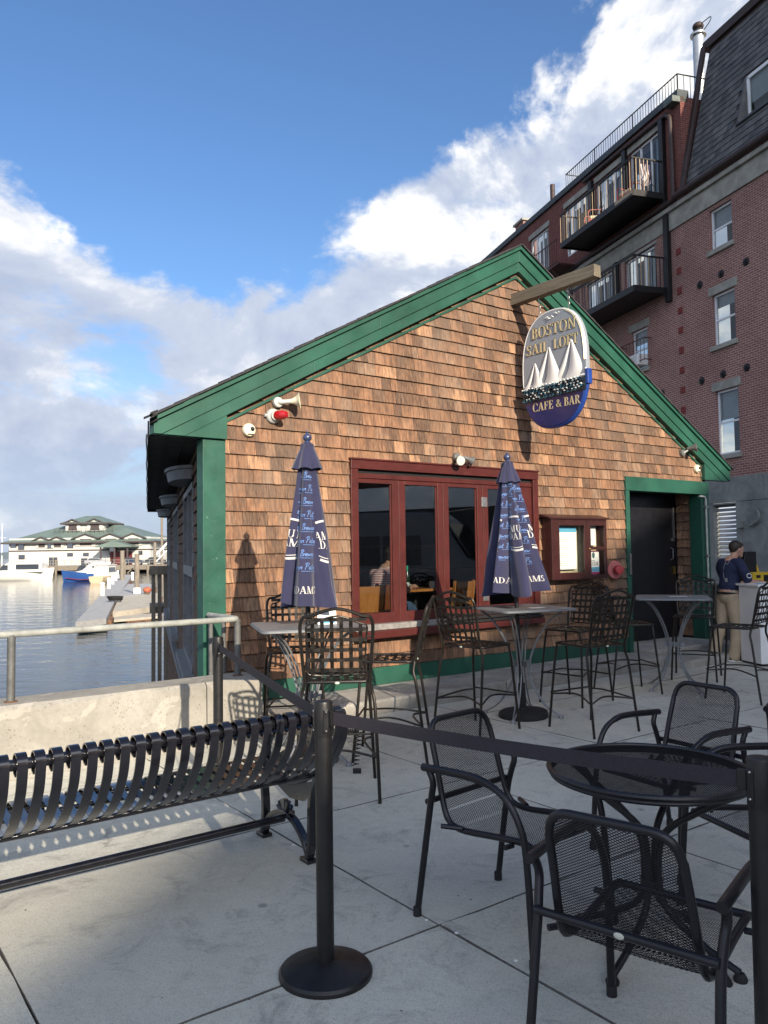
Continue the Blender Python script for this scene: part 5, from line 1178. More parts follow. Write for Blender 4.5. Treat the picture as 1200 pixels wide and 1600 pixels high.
# ------------------------------------------------------------------ closed navy parasols
fab = MT('navy_parasol_cloth'); nz = fab.noise(3, 4); wv = fab.noise(260, 2)
fab.base(fab.mix(fab.rng(nz, .3, .7), (.020, .021, .055), (.030, .030, .072)), .85, 0, .25); fab.b.inputs['Sheen Weight'].default_value = .35; fab.bump(wv, .15, .002); fabm = fab.m
prt = simple('cream_print', (.50, .49, .46), .85, 0, .05, 9); prb = simple('pale_blue_print', (.12, .22, .46), .85, 0, .05, 9)
def parasol(label, loc, rb, nlobe, ph, deep, lean, logos, scripts, hems, lclip=.08, sclip=.07):
    t = thing('closed_parasol', label, 'parasol', loc, 0, 'closed navy parasols', (lean[0], lean[1], 0))
    zb, zt, zc = 1.19, 2.45, 2.26; rt = .055; rq = random.Random(int(rb*1000))
    amp = [rq.uniform(.75, 1.15) for _ in range(nlobe)]; hemd = [rq.uniform(-.05, .05) for _ in range(nlobe)]; off = [rq.uniform(-.09, .09) for _ in range(nlobe)]
    def rad(th, v):                     # v: 0 at the hem, 1 at the top
        u = ((th-ph)/(2*pi)*nlobe) % nlobe; i = int(u); f = u-i; f = f+off[i]*sin(pi*f); R = rb+(rt-rb)*(v**.92)
        val = abs(2*(f**1.55)-1)        # 1 in the valleys; one flank of each pleat steeper than the other
        d = deep*(1-.55*v)*(amp[i]*(1-f)+amp[(i+1) % nlobe]*f)
        return R*(1-d*val**1.5)*(1+.03*sin(v*9+i*2.1)+.05*(1-v)*mnoise.noise((th*2.2, v*3.1, rb*50))+.028*(1-v)**1.5*sin(nlobe*3*(th-ph)+2.5*sin(v*5+th)))
    def P(th, v, o=0.): 
        r = rad(th, v)+o; u = ((th-ph)/(2*pi)*nlobe) % nlobe; i = int(u); h = hemd[i]*sin(pi*(u-i))*(1-v)**3
        tw = th+.10*(1-v)*sin(3*th+ph); return V((r*cos(tw), r*sin(tw), zb+h+(zt-zb)*v))
    m = MB(); m.grid(lambda a, v: P(2*pi*a, v), 160, 34, 0, True); cn = m.build('canopy', fabm, t, 70)
    def cap(a, v): 
        th = 2*pi*a; R = .030+(.128-.030)*(1-v)**.85; u = ((th-ph)/(2*pi)*nlobe); sc = abs(sin(pi*u)); r = R*(1-.20*(1-sc)*(1-v)**.6); return V((r*cos(th), r*sin(th), 2.255+.205*v-.012*(1-sc)*(1-v)**2))
    m = MB(); m.grid(cap, 112, 12, 0, True); m.build('vent_cap', fabm, t, 70)
    m = MB(); m.lathe([(.031, 2.445), (.034, 2.46), (.022, 2.468), (.020, 2.474), (.030, 2.482), (.036, 2.50), (.030, 2.52), (.014, 2.532), (.006, 2.545), (.003, 2.562)], 18); m.build('finial', simple('dark_blue_finial', (.035, .05, .11), .3, .1, .1, 6, coat=.4), t)
    MB().tube([(0, 0, .02), (0, 0, 2.45)], .019, 12).build('pole', M['black'], t)
    b = MB().lathe([(.235, 0), (.238, .02), (.232, .05), (.215, .062), (.06, .072), (.05, .09), (.034, .10), (.034, .32), (.022, .325)], 30).build('base', M['rubber'], t)
    def put(qs, th0, v0, name, mat, w=0., parent=cn, s=1.):
        m = MB(); H = zt-zb
        def f(x, y): v = v0+y/H; R = rb+(rt-rb)*v; return P(th0+(x-w/2)/max(R, .05), v, .0035)
        print_on(m, split_quads(qs, .010), f); o = m.build(name, mat, parent, None); o['kind'] = 'stuff'; return o
    for (th0, v0) in logos:
        q1, w1 = text_quads('SAMUEL', .062); q2, w2 = text_quads('ADAMS', .062); k = .26/max(w1, w2); sq = lambda q, w, dy: [[((x-w/2)*k, y+dy+.05*(((x-w/2)*k)/.13)**2*(-1 if dy < 0 else 1)*-.3) for x, y in p] for p in q]
        put([p for p in split_quads(sq(q1, w1, .006)+sq(q2, w2, -.066), .01) if all(abs(a[0]) < lclip for a in p)], th0, v0, 'logo_lettering', prt)
        for (rx, ry, a0, a1, w) in ((.165, .150, 20, 160, .016), (.165, .165, 200, 340, .018), (.150, .140, 212, 328, .006)):
            ring = poly_quads([(rx*cos(radians(a)), ry*sin(radians(a))+.0) for a in range(a0, a1+1, 7)], w)
            ring = [p for p in split_quads(ring, .01) if all(abs(a[0]) < lclip for a in p)]; put(ring, th0, v0, 'logo_arc', prt)
    for (th0, v0, v1) in scripts:
        qs = []; i = 0; v = v0
        while v < v1:
            y = (v-v0)*(zt-zb); s = ('Brewer Patriot', 'Patriot Brewer')[i % 2]; q, w = script_quads(s, .052, .08); dx = -w*(.60 if i % 2 else .42); qs += [[(x+dx, yy+y-.0) for x, yy in p] for p in q]
            for (a, b) in ((dx, dx+w*.36), (dx+w*.45, dx+w)): qs += [[(a, y-.014), (a, y-.0105), (b, y-.0105), (b, y-.014)]]
            v += .080; i += 1
        half = sclip
        qs = [p for p in split_quads(qs, .010) if abs(p[0][0]) < half*(1-.0) and all(abs(a[0]) < (rb+(rt-rb)*(v0+a[1]/(zt-zb)))*.62 for a in p)]
        put(qs, th0, v0, 'script_lettering', prb)
    for (th0, s) in hems:
        q, w = text_quads(s, .056, .03); put([[(x*.88, y) for x, y in p] for p in q], th0, .075, 'hem_lettering', prt, w*.88)
    return t
PA = -pi/2          # the side that looks at us
parasol('slim closed navy parasol with lettering in the table nearest the sea wall', (-.61, 6.2, 0), .258, 6, PA-pi/6-.12, .54, (0, .006), [(PA-1.02, .41), (PA+1.08, .40)], [(PA-.10, .22, .86)], [(PA-.0, 'ADAMS')], .085, .11)
parasol('wider closed navy parasol leaning left in front of the oxblood window', (1.31, 7.69, 0), .350, 7, PA-pi/7+.02, .58, (0, -.042), [(PA+.02, .46), (PA-.98, .44), (PA+1.12, .46)], [(PA-.46, .26, .86), (PA+.52, .22, .9)], [(PA+.56, 'L ADAMS'), (PA-.50, 'ADAM'), (PA-1.25, 'L')], .066, .066)

# ------------------------------------------------------------------ grey bar tables
def rounded(hx, hy, r, n=5):
    o = []
    for (cx_, cy_, a0) in ((hx-r, hy-r, 0), (-hx+r, hy-r, pi/2), (-hx+r, -hy+r, pi), (hx-r, -hy+r, 3*pi/2)): o += [(cx_+r*cos(a0+pi/2*i/n), cy_+r*sin(a0+pi/2*i/n)) for i in range(n+1)]
    return o
def bar_table(loc, rz, label):
    t = thing('bar_table', label, 'table', loc, rz, 'grey bar tables'); h = 1.04; s = .40; tp = MB(); rd = rounded(s, s, .06)
    tp.prism(rd, lambda x, y: (x, y, h-.022), lambda x, y: (x, y, h-.006)); tp.prism([(x*.985, y*.985) for x, y in rd], lambda x, y: (x, y, h-.007), lambda x, y: (x, y, h))
    o = tp.build('table_top', M['grey_table'], t, 30, .004)
    for k in range(4):
        a = pi/4+k*pi/2; c, d = cos(a), sin(a)
        for off in (-.016, .016):
            P = spline([(.40*c-off*d, .40*d+off*c, h-.03), (.27*c-off*d, .27*d+off*c, .90), (.145*c-off*d, .145*d+off*c, .70), (.075*c-off*d, .075*d+off*c, .48), (.095*c-off*d, .095*d+off*c, .33), (.22*c-off*d, .22*d+off*c, .12), (.36*c-off*.4*d, .36*d+off*.4*c, .02)], 6)
            MB().tube(P, .0075, 8).build('leg', M['grey_table'], t)
        MB().lathe([(.026, 0), (.026, .012), (.014, .03)], 12, (.37*c, .37*d, 0)).build('foot', M['grey_table'], t)
    cl = MB()
    for k in range(4):
        a = k*pi/2; cl.obox((.055*cos(a), .055*sin(a), .50), V((.055*cos(a), .055*sin(a), 0)), V((-sin(a)*.004, cos(a)*.004, 0)), (0, 0, .028))
    cl.build('collar', M['grey_table'], t, None)
    return t
bar_table((-.61, 6.2, 0), radians(16), 'grey square bar table with the slim parasol beside the sea wall')
bar_table((1.31, 7.75, 0), radians(22), 'grey square bar table with the wide parasol before the window')
bar_table((3.28, 9.1, 0), radians(-18), 'grey square bar table without parasol before the dark doorway')

# ------------------------------------------------------------------ bronze lattice bar chairs
def make_bar_chair():
    t = thing('bar_chair', 'x', 'chair', (0, 0, 0), 0, 'bronze lattice bar chairs'); hw = .225; sz = .755
    def bk(x, z):                        # the reclined, slightly hollow back
        u = (z-sz)/(1.235-sz); return V((x, -.215-.115*u-.022*(1-(x/hw)**2), z))
    fr = MB(); side = [(hw*.93, sz+.0), (hw*.98, sz+.12), (hw*1.03, 1.05), (hw*1.03, 1.14), (hw*.94, 1.185), (hw*.72, 1.192), (hw*.4, 1.222), (0, 1.240)]
    pts = [bk(x, z) for x, z in side]; pts = pts+[V((-p.x, p.y, p.z)) for p in reversed(pts[:-1])]; fr.tube(spline(pts, 4), .0115, 8); fr.build('back_frame', M['bronze'], t)
    inn = MB(); side = [(hw*.80, sz+.055), (hw*.82, sz+.2), (hw*.86, 1.07), (hw*.86, 1.128), (hw*.62, 1.148), (hw*.35, 1.176), (0, 1.192)]
    pts = [bk(x, z)+V((0, .004, 0)) for x, z in side]; pts = pts+[V((-p.x, p.y, p.z)) for p in reversed(pts[:-1])]; pts.append(pts[0]); inn.tube(spline(pts, 3), .006, 6); inn.build('back_edge', M['bronze'], t)
    def topz(x): a = abs(x)/hw; return 1.192-.05*min(1, (a/.62))**1.6 if a < .62 else 1.142
    for k in range(6):
        x = hw*.82*(-1+2*(k+.5)/6); P = [bk(x, sz+.055+(topz(x)-sz-.055)*i/8)+V((0, .004*(1 if (i+k) % 2 else -1), 0)) for i in range(9)]; MB().strip(P, (1, 0, 0), .024, .003).build('strap', M['bronze'], t, None)
    for k in range(6):
        z = sz+.085+.066*k; P = [bk(hw*.86*(-1+2*i/8), z)+V((0, .004*(-1 if (i+k) % 2 else 1), 0)) for i in range(9)]; MB().strip(P, (0, 0, 1), .024, .003).build('strap', M['bronze'], t, None)
    for x in (-1, 1): MB().tube([bk(x*hw*.86, sz+.30), bk(x*hw*1.01, sz+.30)], .006, 6).build('spacer', M['bronze'], t)
    # seat
    rd = [(x, y+.005) for x, y in rounded(hw, .215, .06)]; sf = MB(); sf.tube([(x, y, sz) for x, y in rd], .0105, 8, True); sf.build('seat_frame', M['bronze'], t)
    dish = lambda x, y: sz-.014*(1-(x/hw)**2)*(1-(y/.22)**2)
    for k in range(7):
        x = hw*.96*(-1+2*(k+.5)/7); MB().strip([(x, -.205+.42*i/8, dish(x, -.205+.42*i/8)+.003*(1 if (i+k) % 2 else -1)) for i in range(9)], (1, 0, 0), .030, .003).build('strap', M['bronze'], t, None)
    for k in range(6):
        y = -.20+.41*(k+.5)/6; MB().strip([(hw*(-1+2*i/8), y, dish(hw*(-1+2*i/8), y)+.003*(-1 if (i+k) % 2 else 1)) for i in range(9)], (0, 1, 0), .030, .003).build('strap', M['bronze'], t, None)
    for s in (-1, 1):
        MB().tube(spline([(s*hw*.93, -.215, sz+.01), (s*(hw+.004), -.205, sz-.07), (s*(hw+.018), -.225, sz-.16), (s*(hw+.03), -.265, .30), (s*(hw+.04), -.305, .0)], 5), .0115, 8).build('leg', M['bronze'], t)
        MB().tube(spline([(s*hw*.88, .20, sz), (s*(hw), .212, sz-.2), (s*(hw+.03), .265, .0)], 5), .0115, 8).build('leg', M['bronze'], t)
    fz = .30; A = V((hw+.02, .245, fz)); B = V((hw+.035, -.27, fz-.02))
    for (p, q, bow) in ((V((-A.x, A.y, fz+.015)), A+V((0, 0, .015)), (0, .0, .0)), (A, B, (-.075, 0, .035)), (V((-A.x, A.y, A.z)), V((-B.x, B.y, B.z)), (.075, 0, .035)), (V((-B.x, B.y, B.z)), B, (0, .09, .03))):
        MB().tube(spline([p, p.lerp(q, .5)+V(bow), q], 7), .008, 7).build('foot_bar', M['bronze'], t)
    MB().sphere((0, -.222, sz-.004), .016, 14, 8, 0, (1, .3, .55)).build('maker_tag', simple('pale_tag', (.5, .5, .42), .5), t)
    return t
bc = make_bar_chair()
BAR = [((-.33, 5.42, 0), (-.05, 1.), 'bronze lattice bar chair with its back to us, behind the middle barrier post'),
       ((.03, 6.34, 0), (-1., .12), 'bronze lattice bar chair seen from the side, right of the sea wall table'),
       ((-.80, 6.98, 0), (.15, -1.), 'bronze lattice bar chair behind the slim parasol, facing us'),
       ((.82, 7.19, 0), (.72, .69), 'bronze lattice bar chair left of the wide parasol, turned away'),
       ((1.82, 7.15, 0), (-.5, .87), 'bronze lattice bar chair right of the wide parasol, back towards us'),
       ((1.98, 8.42, 0), (-.72, -.69), 'bronze lattice bar chair under the menu case, behind the wide parasol table'),
       ((2.72, 8.98, 0), (1., .12), 'bronze lattice bar chair near the red fire valve, facing the doorway table'),
       ((3.80, 9.82, 0), (-.45, -.9), 'bronze lattice bar chair in front of the doorway, behind its table'),
       ((3.74, 8.48, 0), (-.72, .70), 'bronze lattice bar chair beside the man, right of the doorway table')]
for i, (loc, f, lab) in enumerate(BAR):
    o = bc if i == 0 else copy_tree(bc); o.location = loc; o.rotation_euler = (0, 0, atan2(-f[0], f[1])); o['label'] = lab

# ------------------------------------------------------------------ low mesh armchairs and the round mesh table
def lattice(fn, inside, nu, nv, du, dv, w):
    """expanded metal: crossing zig-zag strands in the surface fn(u, v)"""
    mb = MB()
    for i in range(nu):
        for j in range(nv):
            if (i+j) % 2: continue
            for s in (-1, 1):
                if not (0 <= j+s <= nv and i+1 <= nu): continue
                if not (inside(i*du, j*dv) and inside((i+1)*du, (j+s)*dv)): continue
                a = fn(i*du, j*dv); b = fn((i+1)*du, (j+s)*dv); q = V(fn(i*du, j*dv+dv*.5))-V(a); q.normalize(); q *= w/2
                a, b = V(a), V(b); mb.add([a-q, b-q, b+q, a+q], [(0, 1, 2, 3)])
    return mb
def make_mesh_chair():
    t = thing('mesh_armchair', 'x', 'chair', (0, 0, 0), 0, 'black mesh armchairs'); prof = spline([(0, .245, .425), (0, .20, .437), (0, .05, .425), (0, -.12, .408), (0, -.205, .425), (0, -.242, .50), (0, -.275, .62), (0, -.325, .785), (0, -.338, .835)], 8)
    L = [0.]
    for i in range(1, len(prof)): L.append(L[-1]+(prof[i]-prof[i-1]).length)
    def pp(v):
        v = max(0, min(L[-1]-1e-6, v)); i = 0
        while i < len(L)-2 and L[i+1] < v: i += 1
        f = (v-L[i])/(L[i+1]-L[i]); return prof[i].lerp(prof[i+1], f)
    TOT = L[-1]; hw = lambda v: .212-.018*max(0, (v-.45)/(TOT-.45))
    rc = .075
    def inside(u, v):
        x = u-.225; h = hw(v)
        if abs(x) > h: return False
        e = TOT-v
        if e < rc and abs(x) > h-rc: return (abs(x)-(h-rc))**2+(rc-e)**2 < rc*rc
        return True
    def sf(u, v): p = pp(v); return (u-.225, p.y-.012*(1-((u-.225)/.225)**2)*(1 if v > .5 else 0), p.z-.010*(1-((u-.225)/.225)**2)*(1 if v < .42 else 0))
    lattice(sf, inside, 60, int(TOT/.0045), .0075, .0045, .0030).build('mesh_sling', M['mesh'], t, None)
    e = []; v = .0
    while v < TOT-rc: e.append((hw(v), v)); v += .03
    e += [(hw(TOT)-rc+rc*cos(a), TOT-rc+rc*sin(a)) for a in [pi/2*i/6 for i in range(7)]]
    R = [V(sf(x+.225, v)) for x, v in e]; R = R+[V((-p.x, p.y, p.z)) for p in reversed(R)]; MB().tube(R, .0135, 10).build('sling_frame', M['black'], t)
    MB().tube([(-.225, .245, .425), (.225, .245, .425)], .013, 10).build('front_rail', M['black'], t)
    MB().tube([(-.270, -.282, .505), (.270, -.282, .505)], .013, 10).build('rear_rail', M['black'], t)
    MB().sphere((0, -.294, .505), .016, 16, 8, 0, (1, .22, .6)).build('maker_tag', bpy.data.materials['pale_tag'], t)
    for s in (-1, 1):
        MB().tube(spline([(s*.282, -.29, .655), (s*.284, -.05, .668), (s*.284, .06, .662), (s*.28, .16, .62), (s*.272, .225, .53), (s*.268, .255, .40), (s*.275, .285, .02)], 6), [.017 if i < 14 else .0145 for i in range(37)], 10).build('arm', M['black'], t)
        MB().tube(spline([(s*.282, -.255, .650), (s*.278, -.235, .60), (s*.272, -.25, .54), (s*.268, -.275, .43), (s*.275, -.345, .02)], 6), .0145, 10).build('leg', M['black'], t)
        for y in (.15, -.12): MB().tube([(s*.22, y, .417), (s*.268, y if y > 0 else -.2, .42)], .011, 8).build('stretcher', M['black'], t)
        for y in (.286, -.347): MB().lathe([(.019, 0), (.019, .035), (.015, .04)], 12, (s*.275, y, 0)).build('rubber_foot', M['rubber'], t)
    return t
mc = make_mesh_chair()
MESH = [((.56, 3.50, 0), (.67, -.74), 'black mesh armchair left of the round table, facing it'), ((.83, 2.53, 0), (.62, .78), 'nearest black mesh armchair, its back to us, in front of the round table'),
        ((1.48, 4.24, 0), (-.84, -.54), 'black mesh armchair behind the round table, facing us'), ((1.66, 3.46, 0), (-.96, -.28), 'black mesh armchair mostly hidden by the right barrier post'), ((2.60, 4.72, 0), (.6, .8), 'black mesh armchair cut off by the right picture edge')]
for i, (loc, f, lab) in enumerate(MESH):
    o = mc if i == 0 else copy_tree(mc); o.location = loc; o.rotation_euler = (0, 0, atan2(-f[0], f[1])); o['label'] = lab
t = thing('round_table', 'round black mesh cafe table among the low armchairs', 'table', (1.05, 3.24, 0), .3); h = .715; RT = .392
lattice(lambda u, v: (u-RT, v-RT, h), lambda u, v: (u-RT)**2+(v-RT)**2 < (RT-.004)**2, int(2*RT/.007), int(2*RT/.0045), .007, .0045, .0056).build('mesh_top', M['mesh'], t, None)
MB().tube([(RT*cos(a), RT*sin(a), h-.003) for a in [2*pi*i/64 for i in range(64)]], .012, 8, True).build('rim', M['black'], t)
MB().tube([(RT*.98*cos(a), RT*.98*sin(a), h-.022) for a in [2*pi*i/64 for i in range(64)]], .010, 8, True).build('rim_band', M['black'], t)
for k in range(4):
    a = .5+k*pi/2; c, d = cos(a), sin(a)
    MB().tube(spline([(.36*c, .36*d, h-.03), (.20*c, .20*d, .585), (.075*c, .075*d, .49), (.035*c, .035*d, .40), (.033*c, .033*d, .26), (.07*c, .07*d, .17), (.2*c, .2*d, .085), (.335*c, .335*d, .03)], 6), .014, 10).build('leg', M['black'], t)
    MB().lathe([(.024, 0), (.026, .012), (.016, .03)], 14, (.335*c, .335*d, 0)).build('foot', M['rubber'], t)
MB().lathe([(.045, .27), (.045, .285)], 14).build('collar', M['black'], t)

# ------------------------------------------------------------------ barrier posts with their belts
def stanchion(x, y, label, ends, tilt=(0, 0)):
    t = thing('barrier_post', label, 'barrier post', (x, y, 0), 0, 'belt barrier posts', (tilt[0], tilt[1], 0)); H = 1.03
    MB().lathe([(.178, 0), (.178, .014), (.170, .024), (.120, .040), (.060, .052), (.042, .056)], 44).build('base', M['stanchion'], t, 25)
    MB().lathe([(.0335, .04), (.0335, .90)], 24).build('pole', M['stanchion'], t)
    hd = MB().lathe([(.0355, .895), (.0365, .90), (.0365, 1.018), (.034, 1.026), (.02, 1.03)], 24).build('head', M['stanchion'], t)
    for k in range(4):
        a = k*pi/2+.35; p = V((.0365*cos(a), .0365*sin(a), .955)); q = V((-sin(a), cos(a), 0)); n_ = V((cos(a), sin(a), 0))
        m = MB().obox(p, q*.011, n_*.003, V((0, 0, .045))).build('belt_slot', M['black'], hd, None, .003)
        for dz in (-.036, .036): MB().lathe([(.004, 0), (.003, .002)], 8, p+n_*.003+V((0, 0, dz)), n_).build('screw', M['steel'], hd)
    for (ax, ay, bx, by, sag) in ends:
        a = V((ax-x, ay-y, .965)); b = V((bx-x, by-y, .962)); d = (b-a).normalized(); a2 = a+d*.042; b2 = b-d*.042; P = [a2.lerp(b2, i/14)-V((0, 0, sag*4*(i/14)*(1-i/14))) for i in range(15)]
        mb = MB(); wv = d.cross(V((0, 0, 1)))
        mb.strip(P, (0, 0, 1), .048, .0022); mb.build('belt', M['belt'], t, 60)
        MB().obox(b2, d*.012, wv*.008, V((0, 0, .028))).build('belt_clip', M['stanchion'], t, None, .002); MB().obox(a2-d*.004, d*.012, wv*.010, V((0, 0, .030))).build('belt_mouth', M['stanchion'], t, None, .002)
    return t
S1 = (-.245, 3.10); S2 = (1.008, 2.19); S3 = (-1.155, 5.50)
stanchion(*S1, 'middle black barrier post with its whole round base in view', [(*S1, *S2, .012)])
stanchion(*S2, 'near black barrier post cut off at the right bottom of the picture', [], (0, .006))
stanchion(*S3, 'far barrier post between the bench and the sea wall', [(*S3, *S1, .01)])

# ------------------------------------------------------------------ black slatted bench with its back to us
bs = FR(-3.12, 3.26, 0); bn = thing('slatted_bench', 'glossy black metal slat bench facing the water, back to us', 'bench', bs, CAFE_RZ)
# local: x along the bench (towards +s), y = towards the water (-n)
LB = 1.95; prof = [(-.435, .795)]
loop = [(-.475+.040*cos(a), .800+.040*sin(a)) for a in [radians(-60+i*30) for i in range(0, 10)]]
curve = spline([(0, y, z) for y, z in [(-.612, .775), (-.578, .69), (-.485, .572), (-.365, .487), (-.22, .447), (.0, .46), (.14, .472), (.205, .455), (.225, .415), (.205, .385)]], 5)
ring = [(0, -.466+.042*cos(a), .812+.042*sin(a)) for a in [radians(300-i*28) for i in range(0, 11)]]
sl = MB(); P = [V(p) for p in reversed(ring)]; 
full = [V((0, -.576+.042*cos(a), .812+.042*sin(a))) for a in [radians(-95+i*27.5) for i in range(11)]]+curve[1:]
sl.strip(full, (1, 0, 0), .039, .0065); sm = sl.mesh('slat', M['black_gloss'], 50)
nS = 30
for k in range(nS):
    o = bpy.data.objects.new('slat', sm); link(o, bn); o.location = (-.035-k*.0645, 0, 0)
MB().tube([(.02, -.572, .812), (-LB, -.572, .812)], .022, 14).build('top_tube', M['black_gloss'], bn)
for (y, z) in ((-.30, .458), (-.02, .446), (.195, .42)): MB().tube([(.02, y, z), (-LB, y, z)], .013, 10).build('seat_tube', M['black_gloss'], bn)
MB().tube([(.0, 0, .165), (-LB, 0, .165)], .021, 12).build('foot_rail', M['black_gloss'], bn)
def bench_end(x):
    e = MB()
    e.strip(spline([(x, -.585, .80), (x, -.56, .69), (x, -.47, .565), (x, -.365, .475), (x, -.29, .36), (x, -.275, .20), (x, -.27, .10), (x, -.235, .0)], 6), (1, 0, 0), .045, .030)
    e.strip(spline([(x, .20, .40), (x, .235, .30), (x, .225, .16), (x, .245, .0)], 6), (1, 0, 0), .045, .030)
    e.strip(spline([(x, -.255, .02), (x, -.20, .10), (x, -.11, .165), (x, 0, .192), (x, .11, .165), (x, .2, .10), (x, .24, .02)], 6), (1, 0, 0), .040, .028)
    e.strip(spline([(x, -.45, .54), (x, -.27, .44), (x, -.05, .37), (x, .20, .40)], 6), (1, 0, 0), .045, .028)
    o = e.build('end_frame', M['black_gloss'], bn, 50, .004)
    pl = MB(); pl.prism([(-.42, .51), (-.29, .42), (-.1, .37), (.16, .385), (.10, .33), (-.06, .285), (-.2, .30), (-.29, .37)][::-1], lambda y, z: (x-.008, y, z), lambda y, z: (x+.008, y, z)); pl.build('end_web', M['black_gloss'], o, None)
    f = MB()
    for k in range(7):
        a = radians(20+k*23.3); f.tube([(x, 0, .165), (x, .085*cos(a), .185+.078*sin(a))], [.008, .015], 6)
    f.build('fan_casting', M['black_gloss'], o); 
    for y in (-.24, .245): MB().box(x-.03, x+.03, y-.04, y+.045, 0, .022).build('foot_pad', M['black_gloss'], o, None, .004)
    ar = MB(); ar.strip(spline([(x, -.52, .63), (x, -.27, .655), (x, .05, .63), (x, .20, .60), (x, .235, .56), (x, .21, .52)], 6), (1, 0, 0), .045, .018); ar.strip(spline([(x, .14, .60), (x, .19, .52), (x, .205, .40)], 5), (1, 0, 0), .03, .02); ar.build('arm', M['black_gloss'], o, 50)
bench_end(.012); bench_end(-LB+.0)
# ------------------------------------------------------------------ fixtures on the cafe front (each hangs on the wall: a thing of its own)
def wall_thing(name, label, cat, s, z, group=None): return thing(name, label, cat, FR(s, .02, z), CAFE_RZ, group)
t = wall_thing('horn_speaker', 'cream horn loudspeaker on a round box at the left of the gable', 'loudspeaker', -1.36, 3.13); t.scale = (.85, .85, .85)
MB().lathe([(.062, 0), (.066, .03), (.060, .055), (.03, .062)], 20, (0, .0, 0), (0, -1, 0)).build('junction_box', M['offgrey'], t)
MB().tube([(0, -.05, 0), (.05, -.075, .002), (.13, -.12, .01)], .030, 14).build('driver', M['offgrey'], t)
ax = V((.82, -.56, .10)).normalized(); MB().lathe([(.030, 0), (.036, .02), (.05, .05), (.075, .085), (.095, .10), (.098, .104), (.09, .10), (.03, .03)], 22, V((.13, -.12, .01)), ax, 0, True, False).build('bell', M['cream'], t)
t = wall_thing('red_beacon', 'red beacon lamp on a round grey box under the horn', 'beacon', -1.41, 2.985)
MB().lathe([(.075, 0), (.078, .025), (.07, .04), (.05, .05), (.05, .075)], 22, (0, 0, 0), (0, -1, 0)).build('junction_box', M['offgrey'], t)
MB().lathe([(.046, 0), (.050, .04), (.046, .09), (.03, .125), (.0, .135)], 20, (.01, -.07, 0), (.42, -.9, -.02), 0, True, False).build('red_lens', M['redlamp'], t)
MB().tube([(-.10, -.02, .0), (-.075, -.02, 0)], .018, 8).build('conduit_stub', M['offgrey'], t)
def security_cam(s, z, label):
    t = wall_thing('security_camera', label, 'camera', s, z, 'ball security cameras'); t.scale = (.85, .85, .85)
    MB().lathe([(.078, 0), (.080, .03), (.072, .052), (.05, .06)], 24, (0, 0, 0), (0, -1, 0)).build('housing', M['cream'], t)
    MB().sphere((.03, -.055, .012), .027, 14, 8).build('lens_ball', M['iron'], t); MB().box(-.03, .05, -.07, -.05, -.055, -.048).build('slot', M['black'], t, None)
security_cam(-1.685, 2.82, 'cream ball camera just under the left end of the gable'); security_cam(6.12, 2.835, 'cream ball camera above the right end of the door head')
def lamp_head(t, p, ax, sc=1.):
    ax = V(ax).normalized(); h = MB().lathe([(.020*sc, 0), (.026*sc, .02*sc), (.030*sc, .06*sc), (.058*sc, .11*sc), (.062*sc, .125*sc), (.055*sc, .128*sc)], 20, V(p), ax, 0, True, False).build('lamp_head', M['zinc'], t)
    MB().lathe([(.0, .119*sc), (.056*sc, .12*sc), (.056*sc, .124*sc), (.0, .128*sc)], 20, V(p), ax, 0, False, False).build('lens', simple('milky_lens', (.55, .55, .5), .2, 0, .1, 30, coat=.5), h)
t = wall_thing('flood_light', 'twin spot flood light above the oxblood window head', 'lamp', 1.06, 2.715)
MB().lathe([(.055, 0), (.058, .02), (.05, .045), (.02, .05)], 18, (0, 0, 0), (0, -1, 0)).build('back_box', M['zinc'], t)
MB().tube([(0, -.045, -.01), (-.03, -.07, -.03)], .014, 8).build('knuckle', M['offgrey'], t); MB().tube([(.03, -.04, 0), (.085, -.06, .0)], .014, 8).build('knuckle', M['offgrey'], t)
lamp_head(t, (-.035, -.055, -.03), (-.25, -.95, -.25)); lamp_head(t, (.08, -.06, .0), (.75, -.5, -.42))
t = wall_thing('flood_light', 'single spot flood light near the right slope of the gable', 'lamp', 5.74, 3.06)
MB().lathe([(.055, 0), (.058, .02), (.05, .045), (.02, .05)], 18, (0, 0, 0), (0, -1, 0)).build('back_box', M['zinc'], t)
MB().tube([(0, -.045, 0), (.05, -.10, .05)], .014, 8).build('knuckle', M['offgrey'], t); lamp_head(t, (.035, -.08, .06), (.45, -.85, .12), 1.15)
# fire department inlet
t = wall_thing('fire_hose_inlet', 'faded red round fire hose inlet left of the doorway', 'hose inlet', 3.97, 1.30)
MB().lathe([(.125, .055), (.128, .062), (.122, .07)], 26, (0, 0, 0), (-.25, -.97, 0)).build('plate', M['fire_plate'], t)
MB().tube([(.06, .02, 0), (0, -.06, 0), (-.03, -.12, 0)], .05, 16).build('pipe', M['iron'], t)
MB().lathe([(.062, .10), (.066, .12), (.064, .17), (.05, .18)], 18, (0, 0, 0), (-.25, -.97, 0)).build('cap', M['fire_red'], t)
